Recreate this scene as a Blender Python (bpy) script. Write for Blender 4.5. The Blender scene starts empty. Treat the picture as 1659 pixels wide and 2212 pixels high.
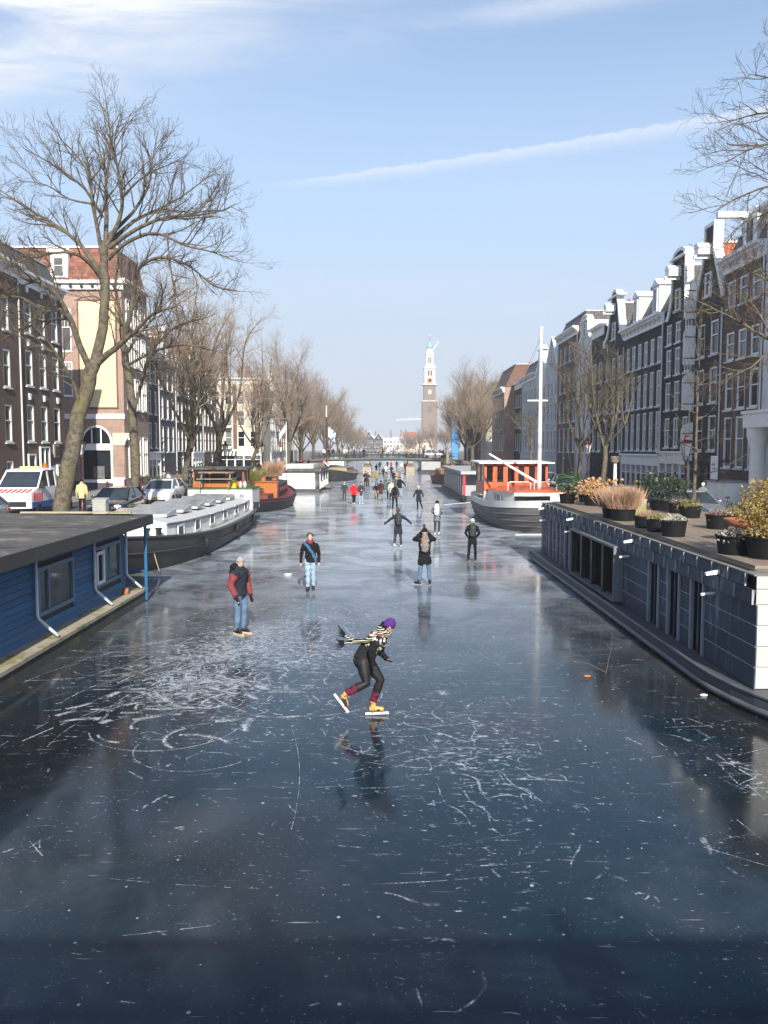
import bpy, math, random
import numpy as np
from mathutils import Vector, Matrix
R = math.radians
SC = bpy.context.scene
COL = SC.collection
# ---------------------------------------------------------------- camera
H_EYE, PITCH, F = 4.3, R(4.35), 1790.0
cam = bpy.data.cameras.new('camera'); camo = bpy.data.objects.new('camera', cam); COL.objects.link(camo)
camo.location = (0, 0, H_EYE); camo.rotation_euler = (R(90) - PITCH, 0, 0)
cam.sensor_width = 36; cam.lens = F / 2212 * 36; cam.clip_start = 0.05; cam.clip_end = 5000
SC.camera = camo
# ---------------------------------------------------------------- sun, sky, exposure
SUN_EL, SUN_AZ = R(29), R(8.0)          # behind the camera, a little to the right
sl = bpy.data.lights.new('sun', 'SUN'); sl.energy = 4.8; sl.angle = R(0.53); sl.color = (1, .93, .82)
so = bpy.data.objects.new('sun', sl); COL.objects.link(so); so.location = (20, -60, 60)
sdir = Vector((math.sin(SUN_AZ) * math.cos(SUN_EL), -math.cos(SUN_AZ) * math.cos(SUN_EL), math.sin(SUN_EL)))
so.rotation_euler = sdir.to_track_quat('Z', 'Y').to_euler()
SC.view_settings.view_transform = 'Standard'; SC.view_settings.look = 'None'
SC.view_settings.exposure = 0.68; SC.view_settings.gamma = 1
SC.cycles.use_denoising = True
SC.cycles.max_bounces = 6; SC.cycles.diffuse_bounces = 3; SC.cycles.glossy_bounces = 3
SC.cycles.transparent_max_bounces = 6; SC.cycles.volume_bounces = 0; SC.cycles.transmission_bounces = 3
SC.cycles.caustics_reflective = False; SC.cycles.caustics_refractive = False
SC.cycles.sample_clamp_indirect = 6

def ray(px, py):
    u, v = (px - 829.5) / F, (1106 - py) / F
    c, s = math.cos(PITCH), math.sin(PITCH)
    return Vector((u, c + v * s, -s + v * c))
def at(px, py, Y):                      # pixel (1659-wide frame) -> point at depth Y
    d = ray(px, py); return Vector((0, 0, H_EYE)) + d * (Y / d.y)
def gnd(px, py, z=0.0):                 # pixel -> point on a level surface
    d = ray(px, py); return Vector((0, 0, H_EYE)) + d * ((z - H_EYE) / d.z)

# world
W = bpy.data.worlds.new('World'); SC.world = W; W.use_nodes = True
nt = W.node_tree; nt.nodes.clear()
class NT:
    def __init__(s, t): s.t = t
    def n(s, typ, **kw):
        nd = s.t.nodes.new(typ)
        for k, v in kw.items(): setattr(nd, k, v)
        return nd
    def put(s, sock, v):
        if isinstance(v, bpy.types.NodeSocket): s.t.links.new(v, sock)
        elif v is not None:
            if hasattr(sock.default_value, '__len__') and not hasattr(v, '__len__'): v = (v,) * len(sock.default_value)
            if hasattr(sock.default_value, '__len__') and len(sock.default_value) == 4 and len(v) == 3: v = (*v, 1)
            sock.default_value = v
    def m(s, op, a, b=None, c=None, clamp=False):
        nd = s.n('ShaderNodeMath', operation=op, use_clamp=clamp)
        for i, v in enumerate((a, b, c)): s.put(nd.inputs[i], v)
        return nd.outputs[0]
    def mr(s, v, a, b, c=0.0, d=1.0, sm=True):
        nd = s.n('ShaderNodeMapRange', interpolation_type='SMOOTHSTEP' if sm else 'LINEAR')
        for i, x in enumerate((v, a, b, c, d)): s.put(nd.inputs[i], x)
        return nd.outputs[0]
    def xyz(s, v):
        nd = s.n('ShaderNodeSeparateXYZ'); s.put(nd.inputs[0], v); return nd.outputs
    def comb(s, x, y, z):
        nd = s.n('ShaderNodeCombineXYZ')
        for i, v in enumerate((x, y, z)): s.put(nd.inputs[i], v)
        return nd.outputs[0]
    def noise(s, vec, scale, detail=4, rough=.55, dist=0.0):
        nd = s.n('ShaderNodeTexNoise'); s.put(nd.inputs['Vector'], vec); s.put(nd.inputs['Scale'], scale)
        nd.inputs['Detail'].default_value = detail; nd.inputs['Roughness'].default_value = rough; nd.inputs['Distortion'].default_value = dist
        return nd.outputs['Fac']
    def mix(s, f, a, b, mode='MIX'):
        nd = s.n('ShaderNodeMix', data_type='RGBA', blend_type=mode)
        s.put(nd.inputs[0], f); s.put(nd.inputs[6], a); s.put(nd.inputs[7], b); return nd.outputs[2]
w = NT(nt)
sky = w.n('ShaderNodeTexSky', sky_type='NISHITA', sun_disc=False, sun_elevation=SUN_EL, sun_rotation=math.pi - SUN_AZ)
sky.air_density = 1.0; sky.dust_density = .7; sky.ozone_density = 2.0
tc = w.n('ShaderNodeTexCoord')
X_, Y_, Z_ = w.xyz(tc.outputs['Generated'])
yy = w.m('MAXIMUM', Y_, .05)
U, V = w.m('DIVIDE', X_, yy), w.m('DIVIDE', Z_, yy)
front = w.mr(Y_, .05, .25)
# cirrus: streaks on a high level sheet
zz = w.m('MAXIMUM', Z_, .04)
cp = w.comb(w.m('DIVIDE', X_, zz), w.m('DIVIDE', Y_, zz), 0)
mp = w.n('ShaderNodeMapping'); w.put(mp.inputs[0], cp); mp.inputs['Rotation'].default_value = (0, 0, R(-28)); mp.inputs['Scale'].default_value = (.8, 1.9, 1)
c1 = w.noise(mp.outputs[0], 1.6, 9, .62, .6)
c0 = w.noise(cp, .55, 3, .5)
uv = w.comb(U, V, 0)
def blob(u0, v0, su, sv, rot=0.0):
    a, b = w.m('SUBTRACT', U, u0), w.m('SUBTRACT', V, v0)
    ca, sa = math.cos(rot), math.sin(rot)
    p = w.m('ADD', w.m('MULTIPLY', a, ca / su), w.m('MULTIPLY', b, sa / su))
    q = w.m('ADD', w.m('MULTIPLY', a, -sa / sv), w.m('MULTIPLY', b, ca / sv))
    r2 = w.m('ADD', w.m('MULTIPLY', p, p), w.m('MULTIPLY', q, q))
    return w.m('POWER', 2.718, w.m('MULTIPLY', r2, -1.0))
du = lambda px, py: (ray(px, py).x / ray(px, py).y, ray(px, py).z / ray(px, py).y)
b1 = blob(*du(20, 0), .34, .10, R(10)); b2 = blob(*du(1120, 20), .17, .016, R(8)); b3 = blob(*du(1350, 420), .2, .03); b4 = blob(*du(900, 640), .5, .03)
cir = w.m('MULTIPLY', w.mr(c1, .22, .92), w.m('ADD', w.m('MULTIPLY', b1, 2.7), w.m('ADD', w.m('MULTIPLY', b2, 1.0), w.m('ADD', w.m('MULTIPLY', b3, .16), w.m('MULTIPLY', b4, .16)))))
cir = w.m('MULTIPLY', cir, front)
back = w.m('MULTIPLY', w.mr(c1, .45, .85), w.m('MULTIPLY', w.mr(c0, .5, .75), .35))   # thin cirrus elsewhere
back = w.m('MULTIPLY', back, w.m('SUBTRACT', 1.0, w.mr(Y_, -.2, .5)))
# contrail: a feathered line
(u1, v1), (u2, v2) = du(520, 408), du(1659, 230)
ln = math.hypot(u2 - u1, v2 - v1); ax, ay = (u2 - u1) / ln, (v2 - v1) / ln
a, b = w.m('SUBTRACT', U, u1), w.m('SUBTRACT', V, v1)
s_ = w.m('ADD', w.m('MULTIPLY', a, ax), w.m('MULTIPLY', b, ay))
d_ = w.m('ADD', w.m('MULTIPLY', a, -ay), w.m('MULTIPLY', b, ax))
bow = w.m('MULTIPLY', w.m('MULTIPLY', s_, w.m('SUBTRACT', s_, ln)), .05)
d_ = w.m('SUBTRACT', d_, bow)
wn = w.noise(uv, 60, 5, .65); wn2 = w.noise(uv, 160, 3, .6)
d_ = w.m('ADD', d_, w.m('MULTIPLY', w.m('SUBTRACT', wn, .5), .012))
top = w.m('SUBTRACT', 1.0, w.mr(d_, .000, .004))
low = w.mr(d_, w.m('SUBTRACT', -.012, w.m('MULTIPLY', s_, .024)), .006)
con = w.m('MULTIPLY', w.m('MULTIPLY', top, low), w.mr(s_, 0, .13))
con = w.m('MULTIPLY', w.m('MULTIPLY', con, w.m('ADD', .45, w.m('MULTIPLY', wn2, .6))), front)
msk = w.m('ADD', cir, w.m('ADD', back, w.m('MULTIPLY', con, .72)), clamp=True)
low_ = w.mix(w.mr(Z_, .0, .24, sm=False), (3.5, 3.85, 4.3), (2.75, 3.65, 4.9))      # pale moist air low in the sky, all round
gain = w.mix(w.m('MULTIPLY', w.m('SUBTRACT', 1.0, w.mr(Z_, .12, .55)), .95), sky.outputs[0], low_)
cloudc = w.mix(msk, gain, (5.0, 5.15, 5.4))
bg = w.n('ShaderNodeBackground'); w.put(bg.inputs[0], cloudc); bg.inputs[1].default_value = .125
out = w.n('ShaderNodeOutputWorld'); nt.links.new(bg.outputs[0], out.inputs[0])

# ---------------------------------------------------------------- object helpers
def tag(o, label=None, cat=None, group=None, kind=None):
    if label: o['label'] = label
    if cat: o['category'] = cat
    if group: o['group'] = group
    if kind: o['kind'] = kind
    return o
def empty(name, loc, label=None, cat=None, group=None, rz=0.0, parent=None):
    o = bpy.data.objects.new(name, None); COL.objects.link(o); o.location = loc; o.rotation_euler = (0, 0, rz)
    o.empty_display_size = .2; o.parent = parent
    return tag(o, label, cat, group)
def link(name, me, parent=None, loc=None, rz=0.0):
    o = bpy.data.objects.new(name, me); COL.objects.link(o); o.parent = parent
    if loc is not None: o.location = loc
    if rz: o.rotation_euler = (0, 0, rz)
    return o
def copy_tree(o, parent=None):
    c = o.copy(); COL.objects.link(c); c.parent = parent
    for ch in o.children: copy_tree(ch, c)
    return c
class MB:
    def __init__(s): s.v, s.f, s.m = [], [], []
    def add(s, vs, fs, m=0):
        b = len(s.v); s.v.extend([tuple(p) for p in vs]); s.f.extend([tuple(b + i for i in q) for q in fs]); s.m.extend([m] * len(fs)); return s
    def box(s, x0, x1, y0, y1, z0, z1, m=0):
        return s.add([(x0,y0,z0),(x1,y0,z0),(x1,y1,z0),(x0,y1,z0),(x0,y0,z1),(x1,y0,z1),(x1,y1,z1),(x0,y1,z1)],
                     [(3,2,1,0),(4,5,6,7),(0,1,5,4),(1,2,6,5),(2,3,7,6),(3,0,4,7)], m)
    def hexa(s, p, m=0):               # 8 corners, bottom ring then top ring
        return s.add(p, [(3,2,1,0),(4,5,6,7),(0,1,5,4),(1,2,6,5),(2,3,7,6),(3,0,4,7)], m)
    def bar(s, a, b, r, r2=None, n=6, m=0, cap=True):
        return s.tube([a, b], [r, r if r2 is None else r2], n, m, cap)
    def tube(s, pts, rad, n=6, m=0, cap=True, sq=1.0):
        pts = [Vector(p) for p in pts]
        if not hasattr(rad, '__len__'): rad = [rad] * len(pts)
        vs, fs = [], []; ref = None
        for i, p in enumerate(pts):
            t = (pts[min(i+1, len(pts)-1)] - pts[max(i-1, 0)])
            t = t.normalized() if t.length > 1e-9 else Vector((0,0,1))
            if ref is None: ref = Vector((1,0,0)) if abs(t.x) < .8 else Vector((0,1,0))
            a = (ref - t * ref.dot(t)).normalized(); b = t.cross(a); ref = a
            for k in range(n):
                an = 2*math.pi*(k+.5)/n; vs.append(p + a*(math.cos(an)*rad[i]) + b*(math.sin(an)*rad[i]*sq))
        for i in range(len(pts)-1):
            for k in range(n):
                fs.append((i*n+k, i*n+(k+1)%n, (i+1)*n+(k+1)%n, (i+1)*n+k))
        if cap: fs.append(tuple(range(n))[::-1]); fs.append(tuple((len(pts)-1)*n+k for k in range(n)))
        return s.add(vs, fs, m)
    def rings(s, rings, m=0, cap=True, closed=True):   # loft through rings with equal point counts
        n = len(rings[0]); vs = [p for r in rings for p in r]; fs = []
        for i in range(len(rings)-1):
            for k in range(n if closed else n-1):
                fs.append((i*n+k, i*n+(k+1)%n, (i+1)*n+(k+1)%n, (i+1)*n+k))
        if cap: fs.append(tuple(range(n))[::-1]); fs.append(tuple((len(rings)-1)*n+k for k in range(n)))
        return s.add(vs, fs, m)
    def lathe(s, prof, n=12, c=(0,0,0), m=0, cap=True):
        rs = [[(c[0]+r*math.cos(2*math.pi*k/n), c[1]+r*math.sin(2*math.pi*k/n), c[2]+z) for k in range(n)] for r, z in prof]
        return s.rings(rs, m, cap)
    def prism(s, poly, y0, y1, m=0):    # polygon in (x, z) pulled along y
        n = len(poly); vs = [(x, y0, z) for x, z in poly] + [(x, y1, z) for x, z in poly]
        fs = [tuple(range(n)), tuple(range(2*n-1, n-1, -1))] + [(k, n+k, n+(k+1)%n, (k+1)%n) for k in range(n)]
        return s.add(vs, fs, m)
    def slab(s, poly, z0, z1, m=0):     # polygon in (x, y) pulled up
        n = len(poly); vs = [(x, y, z0) for x, y in poly] + [(x, y, z1) for x, y in poly]
        fs = [tuple(range(n))[::-1], tuple(range(n, 2*n))] + [(k, (k+1)%n, n+(k+1)%n, n+k) for k in range(n)]
        return s.add(vs, fs, m)
    def ell(s, c, r, n=10, k=7, m=0):
        prof = [(math.sin(math.pi*i/k), -math.cos(math.pi*i/k)) for i in range(k+1)]
        rs = [[(c[0]+r[0]*p*math.cos(2*math.pi*j/n), c[1]+r[1]*p*math.sin(2*math.pi*j/n), c[2]+r[2]*q) for j in range(n)] for p, q in [(max(p, .02), q) for p, q in prof]]
        return s.rings(rs, m)
    def mesh(s, name, mats, smooth=False):
        me = bpy.data.meshes.new(name); me.from_pydata(s.v, [], s.f)
        for mt in (mats if isinstance(mats, (list, tuple)) else [mats]): me.materials.append(mt)
        if len(me.materials) > 1: me.polygons.foreach_set('material_index', s.m)
        if smooth: me.polygons.foreach_set('use_smooth', [True]*len(me.polygons))
        me.update(); return me
    def build(s, name, mats, parent=None, loc=None, rz=0.0, smooth=False, auto=None):
        me = s.mesh(name, mats, smooth)
        if auto is not None: smooth_by_angle(me, auto)
        return link(name, me, parent, loc, rz)
def smooth_by_angle(me, deg):
    me.polygons.foreach_set('use_smooth', [True]*len(me.polygons)); me.set_sharp_from_angle(angle=R(deg))
def np_mesh(name, V, Fq, mat, smooth=True):
    me = bpy.data.meshes.new(name); nf, k = Fq.shape
    me.vertices.add(len(V)); me.vertices.foreach_set('co', np.ascontiguousarray(V, dtype=np.float32).ravel())
    me.loops.add(nf*k); me.loops.foreach_set('vertex_index', np.ascontiguousarray(Fq, dtype=np.int32).ravel())
    me.polygons.add(nf); me.polygons.foreach_set('loop_start', np.arange(0, nf*k, k, dtype=np.int32))
    me.polygons.foreach_set('use_smooth', np.full(nf, smooth)); me.update(calc_edges=True)
    me.materials.append(mat); return me

# ---------------------------------------------------------------- materials
MATS = {}
def pm(name, col, rough=.7, var=.18, scale=4.0, bump=0.0, bscale=30.0, metal=0.0, spec=.5, col2=None, c2scale=1.5, c2lo=.5, c2hi=.65, rnd=0.0, coat=0.0, stretch=None):
    if name in MATS: return MATS[name]
    mt = bpy.data.materials.new(name); mt.use_nodes = True; MATS[name] = mt
    t = NT(mt.node_tree); p = mt.node_tree.nodes['Principled BSDF']
    tcn = t.n('ShaderNodeTexCoord'); vec = tcn.outputs['Object']
    if stretch:
        mpn = t.n('ShaderNodeMapping'); t.put(mpn.inputs[0], vec); mpn.inputs['Scale'].default_value = stretch; vec = mpn.outputs[0]
    nz = t.noise(vec, scale, 5, .6)
    base = tuple(col)
    if col2 is not None: base = t.mix(t.mr(t.noise(vec, c2scale, 6, .65), c2lo, c2hi), base, col2)
    k = t.mr(nz, .25, .75, 1 - var, 1 + var, sm=False)
    if rnd:
        oi = t.n('ShaderNodeObjectInfo'); k = t.m('MULTIPLY', k, t.mr(oi.outputs['Random'], 0, 1, 1-rnd, 1+rnd, sm=False))
    hs = t.n('ShaderNodeVectorMath', operation='SCALE')
    t.put(hs.inputs[0], base); t.put(hs.inputs['Scale'], k)
    t.put(p.inputs['Base Color'], hs.outputs[0])
    t.put(p.inputs['Roughness'], t.mr(nz, .3, .7, max(rough-.08, .02), min(rough+.08, 1), sm=False))
    p.inputs['Metallic'].default_value = metal; p.inputs['Specular IOR Level'].default_value = spec
    if coat: p.inputs['Coat Weight'].default_value = coat; p.inputs['Coat Roughness'].default_value = .08
    if bump:
        bn = t.n('ShaderNodeBump'); bn.inputs['Strength'].default_value = bump; bn.inputs['Distance'].default_value = .02
        t.put(bn.inputs['Height'], t.noise(vec, bscale, 5, .6)); t.put(p.inputs['Normal'], bn.outputs[0])
    return mt
def brick(name, c1, c2, mortar, scale=1.0, rough=.85):
    if name in MATS: return MATS[name]
    mt = bpy.data.materials.new(name); mt.use_nodes = True; MATS[name] = mt
    t = NT(mt.node_tree); p = mt.node_tree.nodes['Principled BSDF']
    x, y, z = t.xyz(t.n('ShaderNodeTexCoord').outputs['Object'])
    vec = t.comb(t.m('ADD', x, y), z, 0)
    br = t.n('ShaderNodeTexBrick'); t.put(br.inputs['Vector'], vec); br.inputs['Scale'].default_value = 1.0
    br.inputs['Brick Width'].default_value = .23*scale; br.inputs['Row Height'].default_value = .066*scale; br.inputs['Mortar Size'].default_value = .007*scale
    t.put(br.inputs['Color1'], c1); t.put(br.inputs['Color2'], c2); t.put(br.inputs['Mortar'], mortar)
    nz = t.noise(vec, .7, 6, .65); hs = t.n('ShaderNodeVectorMath', operation='SCALE')
    t.put(hs.inputs[0], br.outputs['Color']); t.put(hs.inputs['Scale'], t.mr(nz, .25, .75, .7, 1.25, sm=False))
    t.put(p.inputs['Base Color'], hs.outputs[0]); p.inputs['Roughness'].default_value = rough
    bn = t.n('ShaderNodeBump'); bn.inputs['Strength'].default_value = .4; bn.inputs['Distance'].default_value = .01
    t.put(bn.inputs['Height'], t.m('SUBTRACT', 1.0, br.outputs['Fac'])); t.put(p.inputs['Normal'], bn.outputs[0])
    return mt
def tiles(name, c1, c2, sx=.22, sz=.26):
    if name in MATS: return MATS[name]
    mt = bpy.data.materials.new(name); mt.use_nodes = True; MATS[name] = mt
    t = NT(mt.node_tree); p = mt.node_tree.nodes['Principled BSDF']
    x, y, z = t.xyz(t.n('ShaderNodeTexCoord').outputs['Object'])
    br = t.n('ShaderNodeTexBrick'); t.put(br.inputs['Vector'], t.comb(t.m('ADD', x, t.m('MULTIPLY', y, .6)), t.m('ADD', z, t.m('MULTIPLY', y, .25)), 0)); br.inputs['Scale'].default_value = 1
    br.inputs['Brick Width'].default_value = sx; br.inputs['Row Height'].default_value = sz; br.inputs['Mortar Size'].default_value = .018
    t.put(br.inputs['Color1'], c1); t.put(br.inputs['Color2'], c2); t.put(br.inputs['Mortar'], tuple(.4*q for q in c1))
    t.put(p.inputs['Base Color'], br.outputs['Color']); p.inputs['Roughness'].default_value = .7
    bn = t.n('ShaderNodeBump'); bn.inputs['Strength'].default_value = .7; bn.inputs['Distance'].default_value = .03
    t.put(bn.inputs['Height'], t.m('SUBTRACT', 1.0, br.outputs['Fac'])); t.put(p.inputs['Normal'], bn.outputs[0])
    return mt
def glass(name, col, rough=.06, var=.5, rnd=.5):
    return pm(name, col, rough, var, 1.3, spec=.3, rnd=rnd)
WHITE = pm('white_paint', (.86, .86, .84), .5, .06, 2, col2=(.62, .62, .58), c2scale=1.1, c2lo=.55, c2hi=.8)
CREAMW = pm('cream_white_paint', (.72, .69, .61), .6, .08, 2)
BLACKP = pm('black_paint', (.012, .014, .017), .45, .25, 2)
PANE = glass('window_pane', (.012, .016, .02)); PANE2 = glass('curtained_pane', (.16, .165, .16), .12)
BLACKM = pm('black_metal', (.014, .014, .015), .4, .2, 6)
STEEL = pm('grey_steel', (.35, .36, .37), .35, .15, 6, metal=.8)
RUBBER = pm('black_rubber', (.012, .012, .012), .75, .2, 12)
# ---------------------------------------------------------------- ice, quays, streets
def ice_material():
    mt = bpy.data.materials.new('canal_ice'); mt.use_nodes = True
    t = NT(mt.node_tree); nd = mt.node_tree.nodes; p = nd['Principled BSDF']; outn = nd['Material Output']
    pos = t.n('ShaderNodeNewGeometry').outputs['Position']
    x, y, z = t.xyz(pos)
    big = t.noise(pos, .22, 4, .55, .4); mid = t.noise(pos, 1.1, 5, .6, .3)
    side = t.mr(t.m('ABSOLUTE', x), 3.0, 6.5)
    col = t.mix(t.mr(big, .42, .62), (.004, .017, .030), (.010, .017, .024))
    col = t.mix(t.m('MULTIPLY', side, t.mr(mid, .35, .65, .2, .8)), col, (.020, .015, .010))  # browner sides: dark reflections along the banks put into the ice colour
    t.put(p.inputs['Base Color'], col); p.inputs['IOR'].default_value = 1.33; p.subsurface_method = 'BURLEY'; p.inputs['Subsurface Weight'].default_value = 1.0; p.inputs['Subsurface Radius'].default_value = (.22, .3, .36); p.inputs['Subsurface Scale'].default_value = 1.0; p.inputs['Specular IOR Level'].default_value = .5
    t.put(p.inputs['Roughness'], t.mr(mid, .3, .7, .07, .15))
    bn = t.n('ShaderNodeBump'); bn.inputs['Strength'].default_value = .055; bn.inputs['Distance'].default_value = .02
    hgt = t.m('ADD', t.noise(pos, 3.0, 3, .5), t.m('MULTIPLY', t.noise(pos, 26, 3, .6), .12))
    t.put(bn.inputs['Height'], hgt); t.put(p.inputs['Normal'], bn.outputs[0])
    # frost: fleck density follows where people have skated
    def g(x0, y0, sx, sy):
        a = t.m('DIVIDE', t.m('SUBTRACT', x, x0), sx); b = t.m('DIVIDE', t.m('SUBTRACT', y, y0), sy)
        return t.m('POWER', 2.718, t.m('MULTIPLY', t.m('ADD', t.m('MULTIPLY', a, a), t.m('MULTIPLY', b, b)), -1.0))
    dens = t.m('ADD', t.m('MULTIPLY', g(-3.3, 15.4, 1.9, 2.8), .62), t.m('MULTIPLY', g(-3.5, 20, 2.6, 5), .4))
    dens = t.m('ADD', dens, t.m('MULTIPLY', g(-.6, 19, 3.5, 8), .45)); dens = t.m('ADD', dens, t.m('MULTIPLY', g(1.6, 10.5, 1.3, 3), .5))
    dens = t.m('ADD', dens, t.m('MULTIPLY', g(.3, 11.5, 1.8, 1.3), .22)); dens = t.m('ADD', dens, t.m('MULTIPLY', g(4.9, 10.5, .6, 2.2), .6))
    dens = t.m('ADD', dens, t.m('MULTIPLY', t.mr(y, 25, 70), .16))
    dens = t.m('MULTIPLY', dens, t.mr(big, .3, .6, .5, 1.2))
    mp = t.n('ShaderNodeMapping'); t.put(mp.inputs[0], pos); mp.inputs['Scale'].default_value = (.55, 1.5, 1); mp.inputs['Rotation'].default_value = (0, 0, R(8))
    fl = t.noise(mp.outputs[0], 9, 9, .74, .5); fl2 = t.noise(pos, 3.2, 8, .7, 1.2)
    thr = t.m('SUBTRACT', .635, t.m('MULTIPLY', dens, .11))
    m1 = t.mr(fl, thr, t.m('ADD', thr, .07))
    thr2 = t.m('SUBTRACT', .72, t.m('MULTIPLY', dens, .24))
    m2 = t.m('MULTIPLY', t.mr(fl2, thr2, t.m('ADD', thr2, .16)), .65)
    # dashes in two skating directions
    def dash(rot, sx, sy, th):
        q = t.n('ShaderNodeMapping'); t.put(q.inputs[0], pos); q.inputs['Rotation'].default_value = (0, 0, R(rot)); q.inputs['Scale'].default_value = (sx, sy, 1)
        return t.mr(t.noise(q.outputs[0], 1, 3, .6, .25), t.m('SUBTRACT', th, t.m('MULTIPLY', dens, .08)), th + .06)
    m3 = t.m('MAXIMUM', dash(6, 1.2, 22, .70), t.m('MAXIMUM', dash(48, 1.0, 26, .72), dash(-35, 1.0, 26, .72)))
    def arcs(off, sc, freq, th):           # families of hairline curves cut by blades
        wp = t.n('ShaderNodeVectorMath', operation='ADD'); t.put(wp.inputs[0], pos)
        nn = t.n('ShaderNodeTexNoise'); t.put(nn.inputs['Vector'], pos); nn.inputs['Scale'].default_value = .5; nn.inputs['Detail'].default_value = 2
        sv = t.n('ShaderNodeVectorMath', operation='SCALE'); t.put(sv.inputs[0], nn.outputs['Color']); sv.inputs['Scale'].default_value = 2.2
        sv2 = t.n('ShaderNodeVectorMath', operation='ADD'); t.put(sv2.inputs[0], sv.outputs[0]); sv2.inputs[1].default_value = (off, off*1.7, 0); t.put(wp.inputs[1], sv2.outputs[0])
        fl_ = t.n('ShaderNodeVectorMath', operation='MULTIPLY'); t.put(fl_.inputs[0], wp.outputs[0]); fl_.inputs[1].default_value = (1, 1, 0)
        vv = t.n('ShaderNodeTexVoronoi'); t.put(vv.inputs['Vector'], fl_.outputs[0]); vv.inputs['Scale'].default_value = sc
        dd = t.m('ADD', vv.outputs['Distance'], t.m('MULTIPLY', t.noise(pos, 2.2, 2), .02))
        ln_ = t.mr(t.m('SINE', t.m('MULTIPLY', dd, freq)), .965, .995)
        brk = t.mr(t.noise(wp.outputs[0], 1.3, 5, .7), t.m('SUBTRACT', th, t.m('MULTIPLY', dens, .16)), t.m('SUBTRACT', th+.10, t.m('MULTIPLY', dens, .16)))
        return t.m('MULTIPLY', t.m('MULTIPLY', ln_, brk), t.mr(t.noise(pos, 18, 4, .7), .40, .58, .1, .8))
    m6 = t.m('MAXIMUM', arcs(0, .22, 95, .60), t.m('MAXIMUM', arcs(7.3, .34, 60, .62), arcs(13.1, .13, 150, .60)))
    vo = t.n('ShaderNodeTexVoronoi'); t.put(vo.inputs['Vector'], pos); vo.inputs['Scale'].default_value = 3.4
    rr = t.xyz(vo.outputs['Color'])
    rad = t.m('MULTIPLY', t.mr(rr[0], .72, 1.0), .075)
    m4 = t.m('MULTIPLY', t.m('LESS_THAN', vo.outputs['Distance'], rad), .8)
    frost_sheen = t.m('MULTIPLY', t.mr(y, 11, 36), t.mr(t.noise(pos, .5, 6, .68, .7), .36, .66, .16, .62))  # frost film, whiter with distance: the far sky sheen put into the colour
    m5 = t.m('MULTIPLY', t.mr(t.noise(pos, 22, 4, .72), .62, .72), t.mr(t.noise(pos, .7, 5, .65, .6), .40, .62, .05, .9))
    cloudy = t.m('MULTIPLY', t.mr(t.noise(pos, .42, 7, .66, .8), .46, .74), .05)
    v2 = t.n('ShaderNodeTexVoronoi'); t.put(v2.inputs['Vector'], pos); v2.inputs['Scale'].default_value = 7.5
    m7 = t.m('MULTIPLY', t.m('LESS_THAN', v2.outputs['Distance'], t.m('MULTIPLY', t.mr(t.xyz(v2.outputs['Color'])[1], .62, 1.0), .13)), t.mr(t.xyz(v2.outputs['Color'])[0], 0, 1, .25, .8))
    frost_sheen = t.m('MAXIMUM', frost_sheen, t.m('MAXIMUM', cloudy, m7))
    frost = t.m('MAXIMUM', t.m('MAXIMUM', m1, m2), t.m('MAXIMUM', t.m('MULTIPLY', m3, .75), t.m('MAXIMUM', m4, t.m('MAXIMUM', frost_sheen, t.m('MAXIMUM', m5, m6)))))
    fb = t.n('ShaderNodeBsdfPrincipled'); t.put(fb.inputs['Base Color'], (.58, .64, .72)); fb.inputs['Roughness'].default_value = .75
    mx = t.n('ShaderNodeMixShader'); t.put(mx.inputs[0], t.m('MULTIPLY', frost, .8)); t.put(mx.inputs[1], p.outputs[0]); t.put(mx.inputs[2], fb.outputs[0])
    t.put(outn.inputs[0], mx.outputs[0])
    return mt
ICE = ice_material()
FROST = pm('frost_scrape', (.74, .77, .80), .8, .2, 20)
def scratch_material():
    mt = bpy.data.materials.new('scraped_frost'); mt.use_nodes = True; t = NT(mt.node_tree); nd = mt.node_tree.nodes; p = nd['Principled BSDF']
    pos = t.n('ShaderNodeNewGeometry').outputs['Position']; t.put(p.inputs['Base Color'], (.66, .69, .72)); p.inputs['Roughness'].default_value = .8
    tr = t.n('ShaderNodeBsdfTransparent'); mx = t.n('ShaderNodeMixShader')
    at_ = t.n('ShaderNodeAttribute', attribute_name='soft').outputs['Fac']
    f = t.m('MULTIPLY', t.m('MULTIPLY', t.mr(t.noise(pos, 30, 5, .75), t.m('SUBTRACT', .60, t.m('MULTIPLY', at_, .30)), t.m('SUBTRACT', .78, t.m('MULTIPLY', at_, .26))), t.mr(t.noise(pos, 3, 3, .6), .36, .6, .12, .72)), t.mr(at_, 0, .5))
    t.put(mx.inputs[0], f); t.put(mx.inputs[1], tr.outputs[0]); t.put(mx.inputs[2], p.outputs[0]); t.put(nd['Material Output'].inputs[0], mx.outputs[0]); return mt
SCRATCH = scratch_material()
o = MB().add([(-700, -80, 0), (700, -80, 0), (700, 2500, 0), (-700, 2500, 0)], [(0, 1, 2, 3)]).build('frozen_canal_ice', ICE); tag(o, kind='structure')
QZ, QX = 1.0, 11.6
QUAYB = brick('quay_brick', (.10, .065, .05), (.14, .09, .07), (.12, .11, .10), 1.0)
PAVE = brick('street_clinker', (.16, .115, .095), (.20, .15, .125), (.12, .11, .10), 1.0)
STONE = pm('kerb_stone', (.36, .35, .33), .8, .15, 3, bump=.15)
ASPH = pm('asphalt', (.075, .073, .072), .9, .2, 3, bump=.2, bscale=60)
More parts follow.
